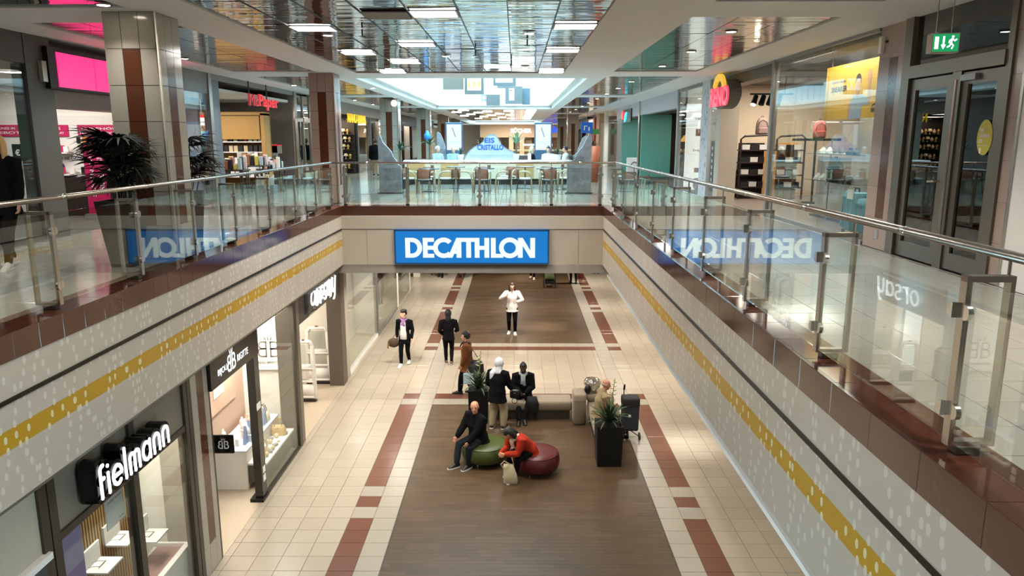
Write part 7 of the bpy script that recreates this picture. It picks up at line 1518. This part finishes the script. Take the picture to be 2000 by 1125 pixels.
t = thing('shopping_bag', 'pale blue paper shopping bag held by the woman in the brown coat', 'bag', (-1.2, 17.9, .35)); obj('bag', MB().box((-1.32, 17.82, .36), (-1.08, 17.94, .62)), mat('pale_blue_paper', '#A9C2C9', .6), t); obj('handle', MB().tube([(-1.26, 17.88, .62), (-1.22, 17.88, .74), (-1.16, 17.88, .62)], .006, 5), PAPER, t)
p, hp = person('woman in a white sweatshirt and black leggings looking at her phone while touching her hair', (-.13, 24.12, 0), 178, 1.76, hands=[(-.17, .30, 1.16), (.17, .2, 1.37)], feet=[(-.1, .03, .07), (.1, -.07, .09)], look=(5, 18), top=('#DAD4D0', .15, 1.1), pants='#0B0B0D', hair=('long', '#2B1B16'), fem=True, elbow=[(-1, -.2, -.6), (1, -.1, -.7)])
a = hp(-1); t = thing('phone', 'white phone held up by the woman in the white sweatshirt', 'phone', a); obj('case', MB().bbox((a.x - .035, a.y - .03, a.z - .03), (a.x + .04, a.y - .018, a.z + .13), .005), mat('white_phone', '#D9D6D6', .3), t)
p, hp = person('woman in white headscarf and black jacket standing with her back turned', (-.42, 15.8, 0), -22, 1.62, lean=8, hands=[(-.2, .26, .9), (.22, .3, .88)], feet=[(-.13, 0, .07), (.13, .06, .07)], look=(-30, 5), top=('#0B0B0D', .2, 1.28), pants='#9A8C72', pantw=1.55, shoes=('#1A1A1A', '#E4E0D8'), hair=('hijab', '#C9CBCE'), fem=True)
t = thing('handbag', 'small black handbag with ring handle beside the woman in white headscarf', 'handbag', (-.1, 16.15, .62)); obj('body', MB().bbox((-.14, 16.1, .6), (.08, 16.2, .8), .03), BLACK, t, True); obj('ring_handle', MB().tube([(-.03 + .06 * math.cos(i * PI / 8), 16.1, .55 + .06 * math.sin(i * PI / 8)) for i in range(17)], .008, 5), BLACK, t); obj('clasp', MB().cbox((-.03, 16.09, .74), (.04, .012, .03)), CHROME, t)
# ---- lower mall, seated
person('woman in a long black coat and grey scarf sitting on the back bench', (.17, 16.72, 0), 180, 1.6, pel=(0, .03, .54), lean=6, hands=[(-.05, .3, .62), (.06, .31, .63)], feet=[(-.03, .58, .07), (.1, .66, .07)], look=(0, 16), skin='dark', top=('#0B0B0D', .12, 1.36), pants='#0B0B0D', shoes=('#121214', '#0C0C0E'), hair=('bun', '#0E0B0B'), scarf=('#8E9494', .62), fem=True, seated=True, hood=True, elbow=[(-1, -.4, -.3), (1, -.4, -.3)])
t = thing('coat_tail', 'loose tail of the black coat hanging over the bench edge', 'coat', (.55, 16.3, .1)); mb = MB().rings([[(.36 + x, 16.34 + y, z) for x, y in q] for z, q in ((.56, ((-.1, -.06), (.12, -.06), (.12, .04), (-.1, .04))), (.42, ((-.1, -.1), (.17, -.1), (.17, -.06), (-.1, -.06))), (.22, ((-.02, -.12), (.15, -.12), (.15, -.08), (-.02, -.08))), (.1, ((.06, -.12), (.1, -.12), (.1, -.09), (.06, -.09))))]); obj('cloth', mb, mat('cloth_121216', '#0B0B0D', .85), t, True)
person('bald man in a beige jacket sitting sideways on the right bench', (1.84, 15.35, 0), -80, 1.62, pel=(0, -.02, .54), lean=10, hands=[(-.12, .34, .66), (.1, .36, .68)], feet=[(-.1, .46, .07), (.1, .4, .07)], look=(0, 8), skin='ruddy', top=('#8F7E60', .1, 1.3), pants='#5A4C3A', shoes=('#2A211A', '#1A1512'), hair=('fringe', '#B59C86'), seated=True)
person('balding man in a black jacket and jeans sitting on the green ottoman', (-.84, 14.0, 0), 133, 1.64, pel=(-.02, -.1, .53), lean=8, hands=[(-.2, .3, .58), (.14, .34, .58)], feet=[(-.13, .25, .07), (.07, .40, .07)], look=(42, 0), skin='ruddy', top=('#0B0B0D', .1, 1.4), pants='#23272E', pantw=1.2, shoes=('#0B0B0D', '#D9D6D2'), hair=('fringe', '#8E8078'), seated=True)
p, hp = person('woman in a red puffer jacket bent over her phone on the red ottoman', (.24, 13.5, 0), 128, 1.62, pel=(0, -.02, .52), lean=46, hands=[(-.05, .6, .58), (.1, .58, .55)], feet=[(-.1, .42, .07), (.12, .3, .07)], look=(0, 34), skin='tan', top=('#A5301F', .12, 1.26), pants='#0B0B0D', shoes=('#E9E6E2', '#F3F1EE'), hair=('bob', '#0F0D0E'), scarf=('#C9B49C', .5), fem=True, seated=True)
for s_ in (1,):
    a = (hp(1) + hp(-1)) / 2; t = thing('phone', 'dark phone in the hands of the woman in red', 'phone', a); obj('case', MB().prism(rect(-.04, .04, -.07, .07), a + Vector((-.05, -.05, .0)), (.7, -.7, 0), (-.45, -.45, .5), (0, 0, .01)), BLKG, t)
t = thing('tote_bag', 'cream canvas tote bag standing at the feet of the woman in red', 'bag', (-.12, 13.08, 0)); TOT = mat('canvas_cream', '#B9A988', .9, var=.12, scale=20, bump=.25)
obj('bag', MB().rings([[(-.1 + x * f + sh_, 13.1 + y * g, z) for x, y in ((-.14, -.06), (0, -.075), (.14, -.06), (.14, .06), (0, .075), (-.14, .06))] for z, f, g, sh_ in ((.0, .8, 1.1, 0), (.03, .95, 1.25, 0), (.18, .9, 1.1, -.01), (.3, .75, .8, -.03), (.38, .62, .4, -.05))]), TOT, t, True)
obj('handle', MB().tube([(-.23, 13.08, .3), (-.28, 13.04, .4), (-.22, 13.02, .48), (-.12, 13.06, .4)], .012), TOT, t)
# ---- far legs under the bridge
person('person in dark boots, only the feet showing under the bridge at the left', (-3.56, 34.6, 0), 175, 1.62, pants='#16161A', shoes=('#111113', '#0C0C0E'), vox=.02, feet=[(-.09, .1, .07), (.1, -.1, .07)])
person('person in brown trousers, only the shins showing above the brown stripe', (-2.62, 34.4, 0), 185, 1.62, top=('#5A4632', .2, 1.1), pants='#5A4A3E', shoes=('#3A2E26', '#2A2018'), vox=.02, feet=[(-.1, .06, .07), (.1, -.08, .08)])
person('person in black trousers and pale shoes left of the pushchair', (.77, 34.2, 0), 170, 1.62, pants='#0B0B0D', shoes=('#C9B5A6', '#E4E0DC'), vox=.02, feet=[(-.09, .1, .07), (.09, -.12, .1)])
person('person in black trousers carrying a red bag under the bridge', (2.6, 33.0, 0), 5, 1.65, top=('#0B0B0D', .2, 1.1), pants='#0B0B0D', shoes=('#0B0B0D', '#0C0C0E'), vox=.02, feet=[(-.1, .12, .08), (.1, -.12, .1)])
person('far person at the right edge of the brown stripe, feet only', (3.9, 35.5, 0), 0, 1.6, pants='#0B0B0D', shoes=('#0B0B0D', '#0C0C0E'), vox=.02)
person('person behind the green pushchair, hidden above the waist by the bridge', (1.5, 33.0, 0), 180, 1.65, pants='#22242A', shoes=('#0B0B0D', '#0C0C0E'), vox=.02, hands=[(-.2, .4, .95), (.2, .4, .95)])
t = thing('shopping_bag', 'dark red bag hanging from the hand under the bridge', 'bag', (2.92, 33.0, .3)); obj('body', MB().rings([[(2.92 + x * f, 33 + y * f, z) for x, y in ((-.12, -.07), (.12, -.07), (.12, .07), (-.12, .07))] for z, f in ((.22, .8), (.28, 1), (.6, .9), (.72, .5))]), mat('dark_red_bag', '#6B1C20', .5), t, True); obj('handle', MB().tube([(2.87, 33, .7), (2.9, 33, .86), (2.97, 33, .7)], .01), mat('dark_red_bag', '#6B1C20', .5), t)
t = thing('pushchair', 'black framed pushchair with a green patterned seat under the bridge', 'pushchair', (1.48, 32.3, 0))
obj('seat', MB().rings([[(1.48 + x, 32.3 + y, z) for x, y in ((-.2, a_), (.2, a_), (.2, b_), (-.2, b_))] for z, a_, b_ in ((.36, -.24, .16), (.46, -.26, .2), (.6, .1, .26), (.98, .2, .34))]), mat('green_pattern', '#4E5A2E', .8, var=.5, scale=16), t, True)
obj('canopy', MB().ell((1.48, 32.46, .98), (.24, .26, .16)), mat('green_pattern', '#4E5A2E', .8, var=.5, scale=16), t, True)
for s_ in (-1, 1):
    obj('frame', MB().tube([(1.48 + s_ * .25, 32.02, .12), (1.48 + s_ * .25, 32.3, .5), (1.48 + s_ * .23, 32.7, 1.02)], .014), BLACKM, t); obj('rear_strut', MB().tube([(1.48 + s_ * .25, 32.25, .45), (1.48 + s_ * .25, 32.62, .12)], .014), BLACKM, t)
    for y, r_ in ((32.02, .09), (32.62, .12)): obj('wheel', MB().prism(arc(0, 0, r_, r_, 0, 360, 16)[:-1], (1.48 + s_ * .25 - .015, y, r_), (0, 1, 0), UZ_, (.03, 0, 0)), BLACK, t)
obj('push_bar', MB().tube([(1.25, 32.7, 1.02), (1.71, 32.7, 1.02)], .016), BLACKM, t); obj('basket', MB().box((1.28, 32.12, .16), (1.68, 32.5, .3)), BLACK, t)
# ---- upper gallery
person('blonde woman in black walking on the left gallery at the frame edge', (-6.42, 9.3, UZ), 188, 1.66, hands=[(-.22, .1, .8), (.22, .1, .8)], feet=[(-.06, .2, .07), (.08, -.2, .1)], look=(0, 5), top=('#0B0B0D', .2, 1.1), pants='#0E0E11', shoes=('#D9CFC0', '#EEE9E0'), hair=('long', '#C29A62'), fem=True)
person('person in black jacket and beige trousers walking past the gift shop', (-6.1, 32.7, UZ), 18, 1.6, feet=[(-.06, .25, .09), (.06, -.22, .1)], top=('#0B0B0D', .12, 1.25), pants='#B59C82', pantw=1.25, shoes=('#0B0B0D', '#D9D6D2'), hair=('curly', '#2A1E18'), vox=.015)
def cafe_guest(label, x, y, yaw, top, hair, fem=True, skin='fair'): person(label, (x, y, UZ), yaw, 1.6, pel=(0, 0, .56), lean=4, hands=[(-.1, .32, .78), (.1, .32, .78)], feet=[(-.1, .42, .07), (.1, .42, .07)], top=(top, .08, 1.15), pants='#3A3A40', hair=hair, seated=True, fem=fem, skin=skin, vox=.016); t = thing('bar_stool', 'low tan stool under the ' + ' '.join(label.split()[:4]) + ' ' + ' '.join(label.split()[-3:]), 'stool', (x, y, UZ)); obj('seat', MB().cyl((x, y, UZ + .4), .2, .06, 16), TAN, t); obj('pedestal', MB().cyl((x, y, UZ), .04, .4, 10), BLACKM, t)
cafe_guest('grey haired guest in a pale patterned top at the left of the cafe', -3.05, 29.0, -140, '#9AA4AC', ('curly', '#C9C6C2'))
cafe_guest('grey haired guest in a light blue shirt left of the mountain board', -2.36, 28.5, 175, '#8FA9BE', ('short', '#CFCCC8'), False)
cafe_guest('blonde guest in a black top right of the mountain board', .55, 28.8, -75, '#12131A', ('long', '#B59A78'))
cafe_guest('dark haired guest in a pale blouse before the right kiosk', 1.22, 28.5, 170, '#D9D4D0', ('bun', '#15110F'))
cafe_guest('dark haired guest at the right end of the cafe counter', 1.95, 29.2, 100, '#B9B0AA', ('short', '#1A1412'), False)
